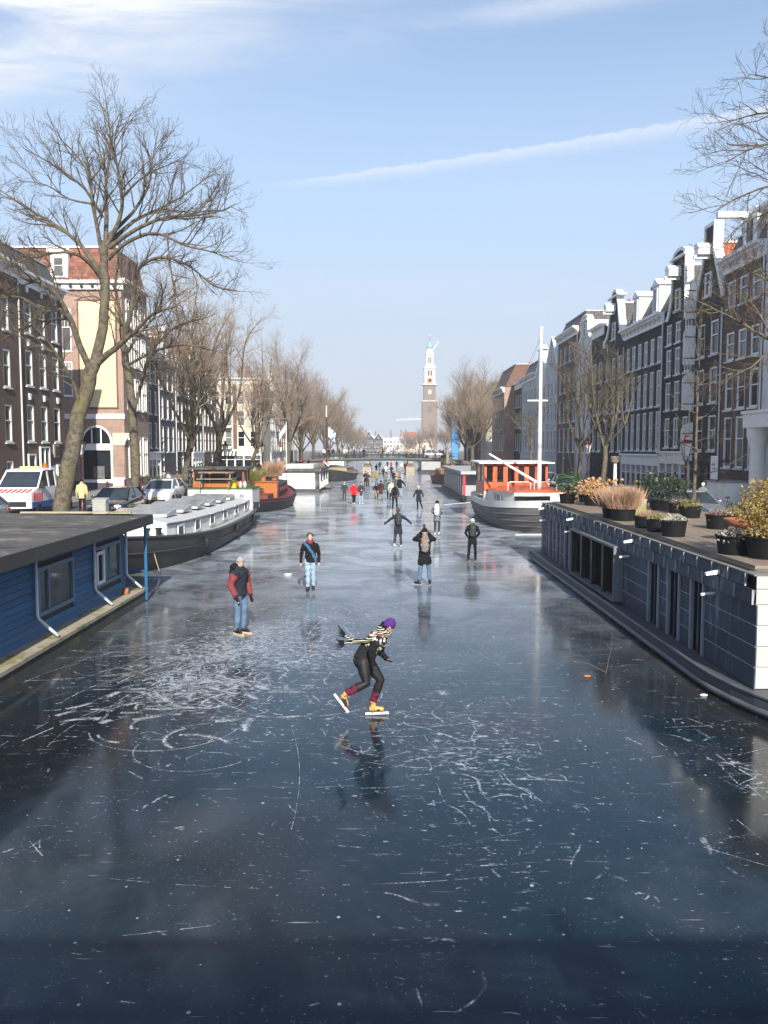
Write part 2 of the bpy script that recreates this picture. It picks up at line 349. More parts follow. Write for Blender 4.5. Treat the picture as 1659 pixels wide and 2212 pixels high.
for sgn, nm in ((-1, 'quay_left'), (1, 'quay_right')):
    xs = sorted((sgn * QX, sgn * 700))
    o = MB().box(xs[0], xs[1], -80, 1400, -.5, QZ).build(nm, PAVE); tag(o, kind='structure')
    o = MB().box(*sorted((sgn * (QX - .06), sgn * (QX + .02))), -80, 640, -.5, QZ - .16).build('quay_wall_' + nm[5:], QUAYB); tag(o, kind='structure')
    o = MB().box(*sorted((sgn * (QX - .12), sgn * (QX + .35))), -80, 640, QZ - .16, QZ + .012).build('quay_coping_' + nm[5:], STONE); tag(o, kind='structure')
    o = MB().box(*sorted((sgn * 14.6, sgn * (18.6 if sgn < 0 else 15.9))), -80, 640, QZ, QZ + .006).build('street_' + nm[5:], ASPH); tag(o, kind='structure')
    if sgn < 0: o = MB().box(-22.0, -18.6, -80, 640, QZ, QZ + .12).build('pavement_left', pm('paving_slabs', (.24, .235, .225), .85, .15, 3)); tag(o, kind='structure')
    else: o = MB().box(16.4, 18.5, -80, 640, QZ, QZ + .12).build('pavement_right', pm('paving_slabs', (.24, .235, .225), .85, .15, 3)); tag(o, kind='structure')
o = MB().box(-QX, QX, 640, 1400, -.5, QZ).build('far_quay', PAVE); tag(o, kind='structure')
# skate tracks scraped into the ice: thin frosty dashes
rng = random.Random(5)
mb = MB(); soft = []
def track(p, ang, curv, length, wd, gap=.25):
    x, y = p; s = 0; st = .07
    while s < length:
        on = rng.random() > gap
        run = rng.uniform(.06, .45) if on else rng.uniform(.03, .2)
        k = max(1, int(run / st)); wv = wd * rng.uniform(.6, 1.3)
        for i in range(k):
            x2, y2 = x + math.cos(ang) * st, y + math.sin(ang) * st
            if on:
                nx, ny = -math.sin(ang) * wv, math.cos(ang) * wv
                mb.add([(x - nx, y - ny, .003), (x, y, .003), (x + nx, y + ny, .003), (x2 - nx, y2 - ny, .003), (x2, y2, .003), (x2 + nx, y2 + ny, .003)], [(0, 3, 4, 1), (1, 4, 5, 2)]); soft.extend((0, 1, 0, 0, 1, 0))
            x, y = x2, y2; ang += curv * st; s += st
        wv = wd
for i in range(95):                        # long sweeps that curl round below the man in the beanie
    c = (rng.gauss(-2.6, .7), rng.gauss(19.5, 1.8)); track(c, R(rng.gauss(232, 22)), rng.gauss(.10, .16), rng.uniform(1.5, 5.0), rng.uniform(.008, .032), .15)
for i in range(40):
    c = (rng.gauss(-3.4, 1.3), rng.gauss(17.0, 2.6)); track(c, rng.uniform(0, 6.28), rng.choice((-1, 1)) * rng.uniform(.3, 1.3), rng.uniform(1.0, 3.4), rng.uniform(.008, .028), .2)
for i in range(60):                        # broad powdery scrapes
    c = (rng.gauss(-3.3, .9), rng.gauss(14.6, 1.2)); track(c, R(rng.gauss(215, 50)), rng.choice((-1, 1)) * rng.uniform(.6, 2.2), rng.uniform(.25, .95), rng.uniform(.03, .13), .15)
for i in range(90):                       # long strokes along the middle
    c = (rng.uniform(-5, 4.6), rng.uniform(7, 60)); track(c, rng.choice((R(90), R(100), R(60), R(125), R(20))) + rng.gauss(0, .3), rng.gauss(0, .1), rng.uniform(1, 5), rng.uniform(.004, .010), .35)
for i in range(70):
    c = (rng.gauss(.5, 1.8), rng.gauss(13.5, 3.0)); track(c, rng.gauss(.1, .25), rng.gauss(0, .12), rng.uniform(.3, 1.8), rng.uniform(.005, .014), .4)
for i in range(5):                        # scattered tufts down the left foreground
    c = (rng.gauss(-2.7, .7), rng.uniform(8.0, 12.0)); track(c, R(rng.gauss(115, 25)), rng.gauss(0, .5), rng.uniform(.1, .4), rng.uniform(.01, .03), .4)
for i in range(12):
    c = (rng.gauss(4.7, .35), rng.uniform(8.5, 13.0)); track(c, R(rng.gauss(110, 15)), rng.gauss(0, .2), rng.uniform(.2, .9), rng.uniform(.01, .03), .4)
track(gnd(1520, 1830)[:2], R(-40), .05, 2.2, .010, .15); track(gnd(740, 1912)[:2], R(2), .10, 1.4, .010, .4); track(gnd(210, 1895)[:2], R(-12), .1, 1.6, .009, .3)
for px, py in ((415, 1615), (640, 1535), (100, 1560), (160, 1600)):
    c = gnd(px, py)
    for j in range(0): track((c.x + rng.gauss(0, .12), c.y + rng.gauss(0, .12)), rng.gauss(2.2, .6), 1.2, .25, .04, .2)
o = mb.build('skate_scratches', SCRATCH); _a = o.data.attributes.new('soft', 'FLOAT', 'POINT'); _a.data.foreach_set('value', soft)
tag(o, 'white scratches and scraped frost left by skates on the dark ice', 'skate marks', kind='stuff')
# refrozen ridge of white ice reaching out from the wheelhouse boat
mb = MB(); a, b = gnd(960, 1090), gnd(1030, 1084); rr = []
for i in range(15):
    f = i / 14; c = a.lerp(b, f); h = .22 * math.sin(math.pi * min(1, f * .9 + .1)) + rng.uniform(0, .08)
    rr.append([(c.x, c.y - h, .001), (c.x, c.y - h * .4, .02), (c.x, c.y + h * .5, .02), (c.x, c.y + h, .001)])
mb.rings(rr, closed=False, cap=False).build('ice_ridge', FROST); tag(bpy.data.objects['ice_ridge'], 'ridge of white refrozen ice beside the orange wheelhouse boat', 'ice ridge')
# ---------------------------------------------------------------- canal houses
rh = random.Random(11)
BRK = {
 'brown': brick('brick_brown', (.115, .068, .052), (.15, .09, .068), (.14, .115, .10)),
 'red': brick('brick_red', (.17, .075, .05), (.21, .10, .07), (.16, .13, .11)),
 'pink': brick('brick_pink', (.32, .205, .16), (.38, .245, .195), (.34, .29, .25)),
 'dark': brick('brick_dark', (.035, .028, .028), (.05, .038, .036), (.045, .04, .04)),
 'black': pm('black_tarred_brick', (.008, .010, .014), .65, .3, 2.5, bump=.1, spec=.25),
 'grey': pm('grey_plaster', (.52, .53, .53), .8, .12, 1.2, col2=(.32, .32, .31), c2lo=.5, c2hi=.7),
 'white': pm('white_plaster', (.66, .67, .67), .75, .08, 1.2, col2=(.52, .52, .51), c2lo=.5, c2hi=.75),
 'cream': pm('cream_plaster', (.78, .62, .36), .8, .05, .8),
 'sand': pm('sand_plaster', (.62, .54, .42), .8, .1, 1.0),
 'slate': pm('slate_blue_paint', (.055, .06, .075), .6, .2, 2),
}
ROOFR = tiles('roof_red_pantiles', (.50, .13, .055), (.42, .10, .045)); ROOFB = tiles('roof_brown_tiles', (.16, .085, .06), (.21, .11, .075)); ROOFG = tiles('roof_grey_tiles', (.10, .095, .09), (.14, .13, .12))
CORN = pm('cornice_paint', (.68, .68, .66), .6, .08, 2, col2=(.50, .49, .46), c2scale=2, c2lo=.52, c2hi=.75)
DOORM = [pm('door_green', (.02, .045, .035), .4), pm('door_blue', (.02, .03, .06), .4), pm('door_red', (.12, .02, .018), .4)]
WMESH = {}
def win_mesh(w, h, style):
    k = (round(w, 2), round(h, 2), style)
    if k in WMESH: return WMESH[k]
    a = MB(); t = .095; y0, y1 = .02, .14
    a.box(-w/2, -w/2+t, y0, y1, 0, h); a.box(w/2-t, w/2, y0, y1, 0, h); a.box(-w/2+t, w/2-t, y0, y1, 0, t); a.box(-w/2+t, w/2-t, y0, y1, h-t, h)
    if 's' in style: a.box(-w/2+t, w/2-t, y0+.01, y1, h*.56, h*.56+.06)          # sash bar
    if 'c' in style: a.box(-.03, .03, y0+.012, y1, t, h-t)                        # centre mullion
    if 'g' in style:                                                             # glazing bars
        for q in (1/3, 2/3): a.box(-w/2+w*q-.015, -w/2+w*q+.015, y0+.04, y1-.005, t, h-t)
        for q in (.2, .4, .76): a.box(-w/2+t, w/2-t, y0+.045, y1-.008, h*q-.015, h*q+.015)
    if 't' in style:                                                             # panes in the top light only
        for q in (1/3, 2/3): a.box(-w/2+w*q-.015, -w/2+w*q+.015, y0+.04, y1-.005, h*.56+.06, h-t)
        a.box(-w/2+t, w/2-t, y0+.045, y1-.008, h*.78-.015, h*.78+.015)
    sl = MB().box(-w/2-.07, w/2+.07, -.09, .10, -.10, -.002)
    p = MB().box(-w/2+t*.6, w/2-t*.6, .10, .125, t*.6, h-t*.6)
    WMESH[k] = (a.mesh('window', WHITE), sl.mesh('sill', CORN), p.mesh('pane', PANE), p.mesh('pane', PANE2))
    return WMESH[k]
def window(parent, u, z, w, h, style='s', y=0.0, sill=True, curtain=.25):
    a, s, p1, p2 = win_mesh(w, h, style)
    o = link('window', a, parent, (u, y, z))
    link('pane', p2 if rh.random() < curtain else p1, o)
    if sill: link('sill', s, o)
    return o
bracket_mesh = MB().box(-.08, .08, -.30, -.122, -.52, -.285).mesh('cornice_bracket', CORN)
def holed(mb, W_, z0, z1, holes, y=0.0, rev=.16, m=0, u0=0.0):
    us = sorted({u0, u0 + W_, *[h[0] for h in holes], *[h[1] for h in holes]}); zs = sorted({z0, z1, *[h[2] for h in holes], *[h[3] for h in holes]})
    for i in range(len(us)-1):
        run = None
        for j in range(len(zs)-1):
            cu, cz = (us[i]+us[i+1])/2, (zs[j]+zs[j+1])/2
            inside = any(h[0] < cu < h[1] and h[2] < cz < h[3] for h in holes)
            if not inside:
                run = (run[0], zs[j+1]) if run else (zs[j], zs[j+1])
            if (inside or j == len(zs)-2) and run:
                mb.add([(us[i], y, run[0]), (us[i+1], y, run[0]), (us[i+1], y, run[1]), (us[i], y, run[1])], [(0, 1, 2, 3)], m); run = None
    for a, b, c, d in holes:
        mb.add([(a,y,c),(b,y,c),(b,y,d),(a,y,d),(a,y+rev,c),(b,y+rev,c),(b,y+rev,d),(a,y+rev,d)], [(0,4,5,1),(1,5,6,2),(2,6,7,3),(3,7,4,0),(4,7,6,5)], m)
def gable_outline(kind, w, e, t):
    if kind == 'neck':
        a = w*.27; k = t - e; pts = [(0, e)]
        for i in range(7):
            q = i/6; pts.append((a*.15 + a*.85*math.sin(q*math.pi/2)**1.0, e + k*.62*(1-math.cos(q*math.pi/2))))
        left = pts + [(a, t-.55)]
        top = [(w/2 + (w/2-a)*1.0*math.cos(math.pi*(1-i/10)), t-.55 + .55*math.sin(math.pi*i/10)) for i in range(11)]
        return left + top + [(w-x, z) for x, z in reversed(left)]
    if kind == 'bell':
        k = t - e; left = [(0, e), (0, e+k*.12)]
        for i in range(11):
            q = i/10; left.append((w*.36*(q**.55 if q < .5 else (.683 + .317*(1-(1-(q-.5)*2)**.6))), e + k*.12 + k*.70*(q**1.25)))
        left = left + [(w*.36, e+k*.84)]
        top = [(w/2 + (w*.14)*math.cos(math.pi*(1-i/8)), e+k*.84 + k*.16*math.sin(math.pi*i/8)) for i in range(9)]
        return left + top + [(w-x, z) for x, z in reversed(left)]
    if kind == 'spout':
        c = w*.16; return [(0, e), (0, e+.35), (w/2-c, t-1.5), (w/2-c, t), (w/2+c, t), (w/2+c, t-1.5), (w, e+.35), (w, e)]
    if kind == 'step':
        n = 4; left = []
        for i in range(n): left += [(w*.38*i/(n-1)+.0, e+(t-e)*i/n), (w*.38*i/(n-1), e+(t-e)*(i+1)/n)]
        return left + [(w-x, z) for x, z in reversed(left)]
    return [(0, e), (0, e+.3), (w/2, t), (w, e+.3), (w, e)]
def house(label, side, y0, y1, eave, floors, cols, wall='brown', top='cornice', peak=None, roof=ROOFG, xf=None, z0=QZ, depth=11, winw=1.0, style='s', shop=None, dormers=0, hoist=False, door=None, trim=WHITE, plinth=True, curtain=.25, chimney=True, stoop=False, front=None):
    Wd = abs(y1-y0)
    if side == 'L': loc, rz = ((xf if xf is not None else -22.0), y0, z0), R(90)
    elif side == 'R': loc, rz = ((xf if xf is not None else 18.5), y1, z0), R(-90)
    else: loc, rz = (y0, xf, z0), 0.0                       # front: y0..y1 are x, xf is the depth
    rt = empty('canal_house', loc, label, 'house', 'canal houses in rows behind the quays', rz)
    wm = BRK[wall]; holes = []; pitch = Wd/cols
    mg = min(.35, pitch*.12)
    for fz, fh, *fw in floors:
        ww = min(fw[0] if fw else winw, (Wd-2*mg)/cols-.22)
        for c in range(cols):
            u = mg + (Wd-2*mg)*(c+.5)/cols
            if door is not None and fz < 1.9 and c == door: continue
            holes.append((u-ww/2, u+ww/2, fz, fz+fh)); window(rt, u, fz, ww, fh, style, curtain=curtain)
    gh = 0
    if shop: gh = shop
    if door is not None:
        u = mg + (Wd-2*mg)*(door+.5)/cols; zb = 1.1 if stoop else .12
        holes.append((u-.55, u+.55, zb, zb+3.0))
        d = MB().box(u-.45, u+.45, .10, .15, zb, zb+2.2).build('door', rh.choice(DOORM), rt); MB().box(u+.30, u+.36, .06, .098, zb+1.0, zb+1.1).build('door_handle', STEEL, d)
        f = MB().box(u-.55, u-.45, .02, .16, zb, zb+3).box(u+.45, u+.55, .02, .16, zb, zb+3).box(u-.45, u+.45, .02, .16, zb+2.2, zb+2.3).box(u-.45, u+.45, .02, .16, zb+2.9, zb+3).build('door_frame', WHITE, rt)
        MB().box(u-.45, u+.45, .10, .14, zb+2.3, zb+2.9).build('fanlight', PANE, rt)
        if stoop:
            s = MB()
            for i in range(5): s.box(u-.8, u+.8, -1.5+.28*i, .0 if i == 4 else -1.5+.28*(i+1), 0, .2*(i+1))
            s.build('stoop', STONE, rt)
            r_ = MB()
            for sx in (-.8, .8): r_.bar((u+sx, -1.5, .2), (u+sx, -1.5, 1.15), .03).bar((u+sx, -1.5, 1.15), (u+sx, -.2, 2.05), .03).bar((u+sx, -.2, 1.0), (u+sx, -.2, 2.05), .03)
            r_.build('railing', BLACKM, rt)
    mb = MB(); holed(mb, Wd, 0, eave, holes)
    mb.add([(0,0,0),(0,depth,0),(Wd,depth,0),(Wd,0,0),(0,0,eave),(0,depth,eave),(Wd,depth,eave),(Wd,0,eave)], [(0,4,5,1),(1,5,6,2),(2,6,7,3),(4,7,6,5)])
    mb.build('wall', wm, rt)
    if plinth and not shop: MB().box(.02, Wd-.02, -.05, -.003, 0, .55).build('plinth', STONE, rt)
    if shop:                                               # white timber shopfront
        s = MB().box(.05, Wd-.05, -.16, -.003, shop-.75, shop); s.box(.0, Wd, -.30, -.162, shop-.08, shop+.06)
        n = max(2, int(Wd/1.25))
        for i in range(n+1):
            u = .1 + (Wd-.2)*i/n; s.box(u-.1, u+.1, -.15, -.004, 0, shop-.75)
        s.box(.1, Wd-.1, -.10, -.005, 0, .55)
        s.build('shopfront', WHITE if wall != 'grey' else CORN, rt)
        for i in range(n):
            ua, ub = .2 + (Wd-.2)*i/n, (Wd-.2)*(i+1)/n
            g = MB().box(ua, ub, -.06, -.01, .55, shop-.75).build('shop_window', PANE, rt)
            b = MB().box(ua, ub, -.09, -.062, shop-1.35, shop-1.29)
            for q in range(1, 6): b.box(ua+(ub-ua)*q/6-.012, ua+(ub-ua)*q/6+.012, -.085, -.063, shop-1.29, shop-.76)
            b.build('glazing_bars', WHITE, g)
    pk = peak or eave + 3
    if top == 'cornice':
        MB().box(-.02, Wd+.02, -.12, -.004, eave-.75, eave-.28).box(-.03, Wd+.03, -.55, .0, eave-.14, eave+.03).box(-.025, Wd+.025, -.34, -.003, eave-.28, eave-.142).build('cornice', trim, rt)
        for i in range(int(Wd/.9)+1): link('cornice_bracket', bracket_mesh, rt, (.2+i*.9, 0, eave))
        ins = min(1.6, (pk-eave)*.55)
        r_ = MB().hexa([(0,.1,eave+.035),(Wd,.1,eave+.035),(Wd,depth-.1,eave+.035),(0,depth-.1,eave+.035),(0.02,ins,pk),(Wd-.02,ins,pk),(Wd-.02,depth-ins,pk),(0.02,depth-ins,pk)]).build('roof', roof, rt)
        MB().box(0, Wd, ins-.1, depth-ins+.1, pk+.003, pk+.07).build('ridge_capping', CORN, r_)
        for i in range(dormers):
            u = Wd*(i+.5)/dormers; h = (pk-eave)*.78; dw = .62
            d = MB().box(u-dw, u+dw, .15, 2.2, eave+.04, eave+h).prism([(u-dw-.15, eave+h+.003), (u, eave+h+.5), (u+dw+.15, eave+h+.003)], .02, 2.2).build('dormer', WHITE, rt)
            window(rt, u, eave+.35, dw*1.4, h-.5, 'c', y=.03, sill=False)
    elif top == 'flat':
        MB().box(-.03, Wd+.03, -.45, .3, eave+.003, eave+.22).box(0, Wd, -.1, -.004, eave-.7, eave+.0).build('cornice', trim, rt)
        MB().box(.1, Wd-.1, .4, depth, eave+.004, eave+.15).build('roof', roof, rt)
    else:
        ol = gable_outline(top, Wd, eave, pk)
        MB().prism(ol, 0.0, .38).build('gable', wm, rt)
        t = MB(); n = len(ol); cx = Wd/2
        for i in range(n-1):                               # painted edge that follows the outline
            (xa, za), (xb, zb) = ol[i], ol[i+1]
            q = lambda x, z: (cx + (x-cx)*.86, z-.16 if z > eave+.05 else z)
            (xc, zc), (xd, zd) = q(xa, za), q(xb, zb)
            if math.hypot(xa-xb, za-zb) < .02: continue
            o_ = lambda x, z: (x + (.025 if x > cx + .01 else -.025 if x < cx - .01 else 0), z + (.025 if z > eave + .05 else 0))
            (xa, za), (xb, zb) = o_(xa, za), o_(xb, zb)
            t.hexa([(xa,-.09,za),(xa,.45,za),(xb,.45,zb),(xb,-.09,zb),(xc,-.09,zc),(xc,.45,zc),(xd,.45,zd),(xd,-.09,zd)])
        t.build('gable_edge', trim, rt)
        if top in ('neck', 'bell'):
            MB().box(Wd*.25, Wd*.75, -.2, .5, pk-.62, pk-.5).build('pediment_moulding', trim, rt)
        rp = pk - (1.0 if top != 'point' else .15)
        r_ = MB().prism([(-.02, eave+.002), (Wd/2, rp), (Wd+.02, eave+.002)], .385, depth).build('roof', roof, rt)
        MB().box(Wd/2-.12, Wd/2+.12, .39, depth, rp-.06, rp+.09).build('ridge_tiles', CORN, r_)
        if pk-eave > 2.4:
            window(rt, Wd/2, eave+.35, .85, 1.35, 's', y=-.115, sill=True)
    if hoist:
        MB().box(Wd/2-.12, Wd/2+.12, -.95, .3, pk-1.95, pk-1.75).box(Wd/2-.34, Wd/2+.34, -.78, .05, pk-1.745, pk-1.35).prism([(Wd/2-.4, pk-1.347), (Wd/2-.2, pk-1.1), (Wd/2+.2, pk-1.1), (Wd/2+.4, pk-1.347)], -.82, .05).build('hoist_hood', WHITE, rt)
    if chimney:
        u = Wd*.2 if rh.random() < .5 else Wd*.8
        c = MB().box(u-.4, u+.4, depth*.45, depth*.45+.7, eave, pk+.9).build('chimney', BRK['red'] if wall != 'red' else BRK['brown'], rt)
        MB().lathe([(.11, 0), (.09, .5)], 8, (u-.15, depth*.45+.35, pk+.9)).lathe([(.11, 0), (.09, .5)], 8, (u+.17, depth*.45+.35, pk+.9)).build('chimney_pots', ROOFR, c)
    if rh.random() < .6: MB().tube([(Wd-.08, -.07, .2), (Wd-.08, -.07, eave-.6)], .05, 6).build('drainpipe', CORN, rt)
    return rt
FT = [(3.1, 2.3), (6.2, 2.1), (9.0, 1.7)]
# --- right row, near to far
h0 = house('pale plastered corner house with a column by its door, nearest on the right', 'R', 30.5, 40.9, 14.9, [(3.0, 2.6), (6.6, 2.2), (9.8, 1.9), (12.2, 1.3)], 3, 'white', 'cornice', 17.6, roof=ROOFG, winw=1.25, curtain=.5)
for i in range(2):
    c = MB().lathe([(.46, 0), (.46, .9), (.36, 1.0), (.36, 3.4), (.40, 3.5), (.52, 3.9), (.52, 4.3)], 16).build('column', WHITE, h0, (1.45 + i*2.6, -.75, 0), smooth=True); smooth_by_angle(c.data, 40)
MB().box(.95, 4.6, -1.3, -.01, 4.3, 4.95).box(.88, 4.7, -1.38, -.008, 4.953, 5.1).build('portico_entablature', WHITE, h0)
h1 = house('brown brick house with three tall window bays, white cornice and a white stoop', 'R', 40.9, 45.8, 13.4, [(2.3, 2.7, 1.0), (5.4, 1.95, 1.0), (8.0, 1.5, 1.0), (10.8, 1.4, 1.0)], 3, 'brown', 'cornice', 14.6, curtain=.4)
d = MB().box(1.7, 3.3, .2, 3.0, 13.45, 15.2).prism([(1.5, 15.203), (1.7, 15.45), (3.3, 15.45), (3.5, 15.203)], .1, 3.0).build('hoist_dormer', WHITE, h1); MB().box(2.35, 2.65, -1.5, .2, 15.05, 15.35).build('hoist_beam', WHITE, d); MB().box(2.2, 2.8, .15, .198, 13.9, 14.9).build('hatch', PANE, d)
# stoop of that house: a flight of white-sided steps with black rails
s = MB()
for i in range(8): s.box(2.2-.28*(8-i), 2.2-.28*(7-i), -1.5, -.06, 0, .2*(i+1))
s.box(2.2, 4.7, -1.5, -.06, 0, 1.6); s.build('stoop', WHITE, h1)
s = MB()
for i in range(8): s.box(2.2-.28*(8-i)-.04, 2.2-.28*(7-i), -1.58, -1.502, .2*i+.003, .2*(i+1)+.03)
s.box(2.2, 4.72, -1.58, -.06, 1.603, 1.68); s.build('stone_treads', STONE, h1)
s = MB().bar((.1, -1.45, .2), (.1, -1.45, 1.1), .035).bar((.1, -1.45, 1.1), (2.2, -1.45, 2.7), .05).bar((2.2, -1.45, 1.6), (2.2, -1.45, 2.75), .06).bar((3.4, -1.45, 1.6), (3.4, -1.45, 2.75), .05).box(2.15, 4.72, -1.52, -1.38, 2.62, 2.76)
s.build('railing', BLACKM, h1)
sg = MB().box(2.9, 3.8, -1.62, -1.59, 1.75, 2.95).build('notice_board', WHITE, h1)
sq = MB()
sq.tube([(3.10, -1.628, 2.52), (3.16, -1.628, 2.58), (3.22, -1.628, 2.52), (3.16, -1.628, 2.46), (3.10, -1.628, 2.50)], .014, 4)
sq.tube([(3.22, -1.628, 2.53), (3.35, -1.628, 2.49), (3.48, -1.628, 2.54), (3.60, -1.628, 2.55)], .014, 4)
for i in range(7): sq.box(3.16+i*.06, 3.19+i*.06, -1.627, -1.621, 2.28, 2.33)
sq.build('logo', pm('logo_teal', (.05, .18, .2), .6), sg)
h2 = house('dark brick warehouse with spout gable, red pantile roof and tall white shutters', 'R', 45.8, 50.2, 11.6, [(3.2, 2.0, 1.1), (5.9, 2.0, 1.1), (8.6, 1.9, 1.1)], 2, 'dark', 'spout', 16.0, roof=ROOFR, hoist=True, curtain=0, chimney=False)
for z in (2.6, 5.6, 8.3, 11.0):                                # open shutter leaves standing out from the wall
    poly = [(0, z), (.72, z)] + [(.72*math.cos(math.pi/2*i/6), z+1.75+.55*math.sin(math.pi/2*i/6)) for i in range(7)]
    mb = MB(); n = len(poly)
    mb.add([(.35, -x-.02, q) for x, q in poly] + [(.40, -x-.02, q) for x, q in poly], [tuple(range(n)), tuple(range(2*n-1, n-1, -1))] + [(k, n+k, n+(k+1)%n, (k+1)%n) for k in range(n)])
    sh = mb.build('shutter', WHITE, h2); MB().box(.402, .42, -.66, -.02, z+.35, z+.40).box(.402, .42, -.66, -.02, z+1.6, z+1.65).build('hinge_strap', BLACKM, sh)
    mb = MB(); mb.add([(.33-.0, -x-.02+.0, q) for x, q in poly], [tuple(range(n))])
for u in (1.2, 3.0):
    MB().prism([(u-.55, 0.02), (u+.55, .02), (u+.55, 2.0)] + [(u+.55*math.cos(a), 2.0+.55*math.sin(a)) for a in [math.pi*i/8 for i in range(1, 8)]] + [(u-.55, 2.0)], -.03, -.004).build('arched_doorway', BLACKP, h2)
h3 = house('black house with rounded neck gable and white hoist hood, beside white shutters', 'R', 50.2, 55.5, 11.6, [(3.4, 1.9), (5.8, 1.8), (8.0, 1.7), (10.0, 1.3)], 3, 'black', 'neck', 15.8, roof=ROOFG, winw=.95, style='sc', shop=3.1, hoist=True, curtain=.05)
h4 = house('wide black house with six window bays and white dormers over a long cornice', 'R', 55.5, 64.4, 12.3, [(3.2, 2.65), (6.2, 2.4), (9.1, 1.75)], 6, 'black', 'cornice', 15.0, dormers=2, winw=.86, style='sc', shop=2.9, curtain=.08)
house('black house with white scrolled bell gable and grey tiled roof', 'R', 64.4, 70.5, 11.7, [(3.1, 2.6), (6.2, 2.1), (8.9, 1.7)], 3, 'black', 'bell', 16.0, winw=.95, style='s', hoist=True, door=0, stoop=True)
house('narrow black house with white pediment right of the white cornice house', 'R', 70.5, 74.6, 13.6, FT, 2, 'black', 'flat', winw=1.1, style='s')
house('white fronted house with arched top gable behind the thin bare trees', 'R', 74.6, 80.0, 13.2, [(2.9, 2.3), (5.8, 2.1), (8.4, 1.8), (10.9, 1.4)], 3, 'white', 'neck', 15.6, roof=ROOFR, style='s', winw=.85)
house('brown house under a deep white cornice, tallest beside the mast', 'R', 80.0, 89.0, 15.0, [(3.0, 2.4), (6.0, 2.2), (9.0, 2.0), (12.0, 1.6)], 4, 'brown', 'cornice', 16.4, roof=ROOFG, style='s', winw=1.0, door=1)
MB().box(9.005, 9.03, .3, 10.8, 11.5, 15.6).build('white_side_wall', BRK['white'], bpy.data.objects[[o.name for o in COL.objects if o.get('label', '').startswith('brown house under a deep')][0]])
house('grey house with red tiled roof just right of the mast', 'R', 89.0, 95.5, 12.4, FT, 3, 'grey', 'point', 15.6, roof=ROOFR)
house('pale plastered house directly behind the mast', 'R', 95.5, 101.5, 12.5, FT, 3, 'white', 'bell', 15.5)
house('grey stone house with ornate rows of windows left of the mast', 'R', 101.5, 112.0, 12.6, [(3.0, 2.4), (6.0, 2.2), (9.0, 1.9)], 5, 'grey', 'cornice', 14.4, style='s', winw=1.0, shop=2.8)
house('dark narrow house between grey stone house and pink brick house', 'R', 112.0, 118.0, 12.2, FT, 3, 'dark', 'flat')
house('pink brick house with grey mansard roof near the bridge', 'R', 118.0, 131.0, 12.0, [(3.1, 2.2), (6.1, 2.0), (9.0, 1.7)], 5, 'pink', 'cornice', 15.2, xf=17.0, roof=ROOFB, winw=1.1)
yy_ = 150
for lb, wd, wl, tp, hh, rf in (('sand coloured house right beyond the bridge behind trees', 9, 'sand', 'cornice', 12, ROOFG), ('red brick house right beyond the bridge, second past the crossing', 8, 'red', 'bell', 12, ROOFR), ('grey house right beyond the bridge, third past the crossing', 9, 'grey', 'cornice', 12.5, ROOFG), ('brown gabled house right beyond the bridge, fourth past the crossing', 7, 'brown', 'neck', 12, ROOFR), ('white house right beyond the bridge, fifth past the crossing', 9, 'white', 'flat', 13, ROOFG)):
    house(lb, 'R', yy_, yy_+wd, hh, FT, 3, wl, tp, hh+3.4, rf); yy_ += wd
# --- left row
l0 = house('dark brown brick house at the left edge beside white tow truck', 'L', 41.5, 50.6, 14.2, [(.7, 1.9), (3.7, 2.2), (6.9, 2.2), (10.2, 2.0)], 3, 'brown', 'cornice', 16.4, roof=ROOFG, winw=.9, style='s')
l1 = house('brown brick corner house with mint painted ground floor and gable stone', 'L', 50.6, 57.4, 14.0, [(3.75, 2.3), (7.2, 2.2), (10.4, 2.1)], 3, 'brown', 'cornice', 15.6, roof=ROOFG, winw=1.05, style='s', chimney=False)
mint = pm('mint_paint', (.50, .62, .64), .7, .1, 2)
m_ = MB().box(.02, 6.78, -.07, -.004, 0, 2.2).build('mint_ground_floor', mint, l1)
window(l1, 3.0, .95, 1.5, 2.5, 'c', y=-.2); d = MB().box(.6, 1.5, -.12, -.072, .05, 2.15).build('door', DOORM[0], l1); MB().box(.5, .6, -.16, -.073, 0, 3.0).box(1.5, 1.6, -.16, -.073, 0, 3).box(.6, 1.5, -.16, -.073, 2.9, 3).build('door_frame', WHITE, l1)
window(l1, 5.4, .25, .9, 2.0, '', y=-.2)
gs = MB().box(4.6, 5.5, -.1, -.005, 2.75, 3.6).build('gable_stone', STONE, l1)
MB().box(4.72, 5.38, -.14, -.103, 2.87, 3.48).build('carved_panel', pm('carved_dark', (.06, .05, .05), .8, .6, 22, bump=.6, bscale=14, col2=(.3, .12, .09), c2scale=9), gs)
for z in (6.35, 9.65, 12.9):
    for u in (1.2, 3.4, 5.6): MB().prism([(u-.1, z), (u+.1, z), (u+.15, z+.38), (u-.15, z+.38)], -.1, -.004).build('keystone', WHITE, l1)
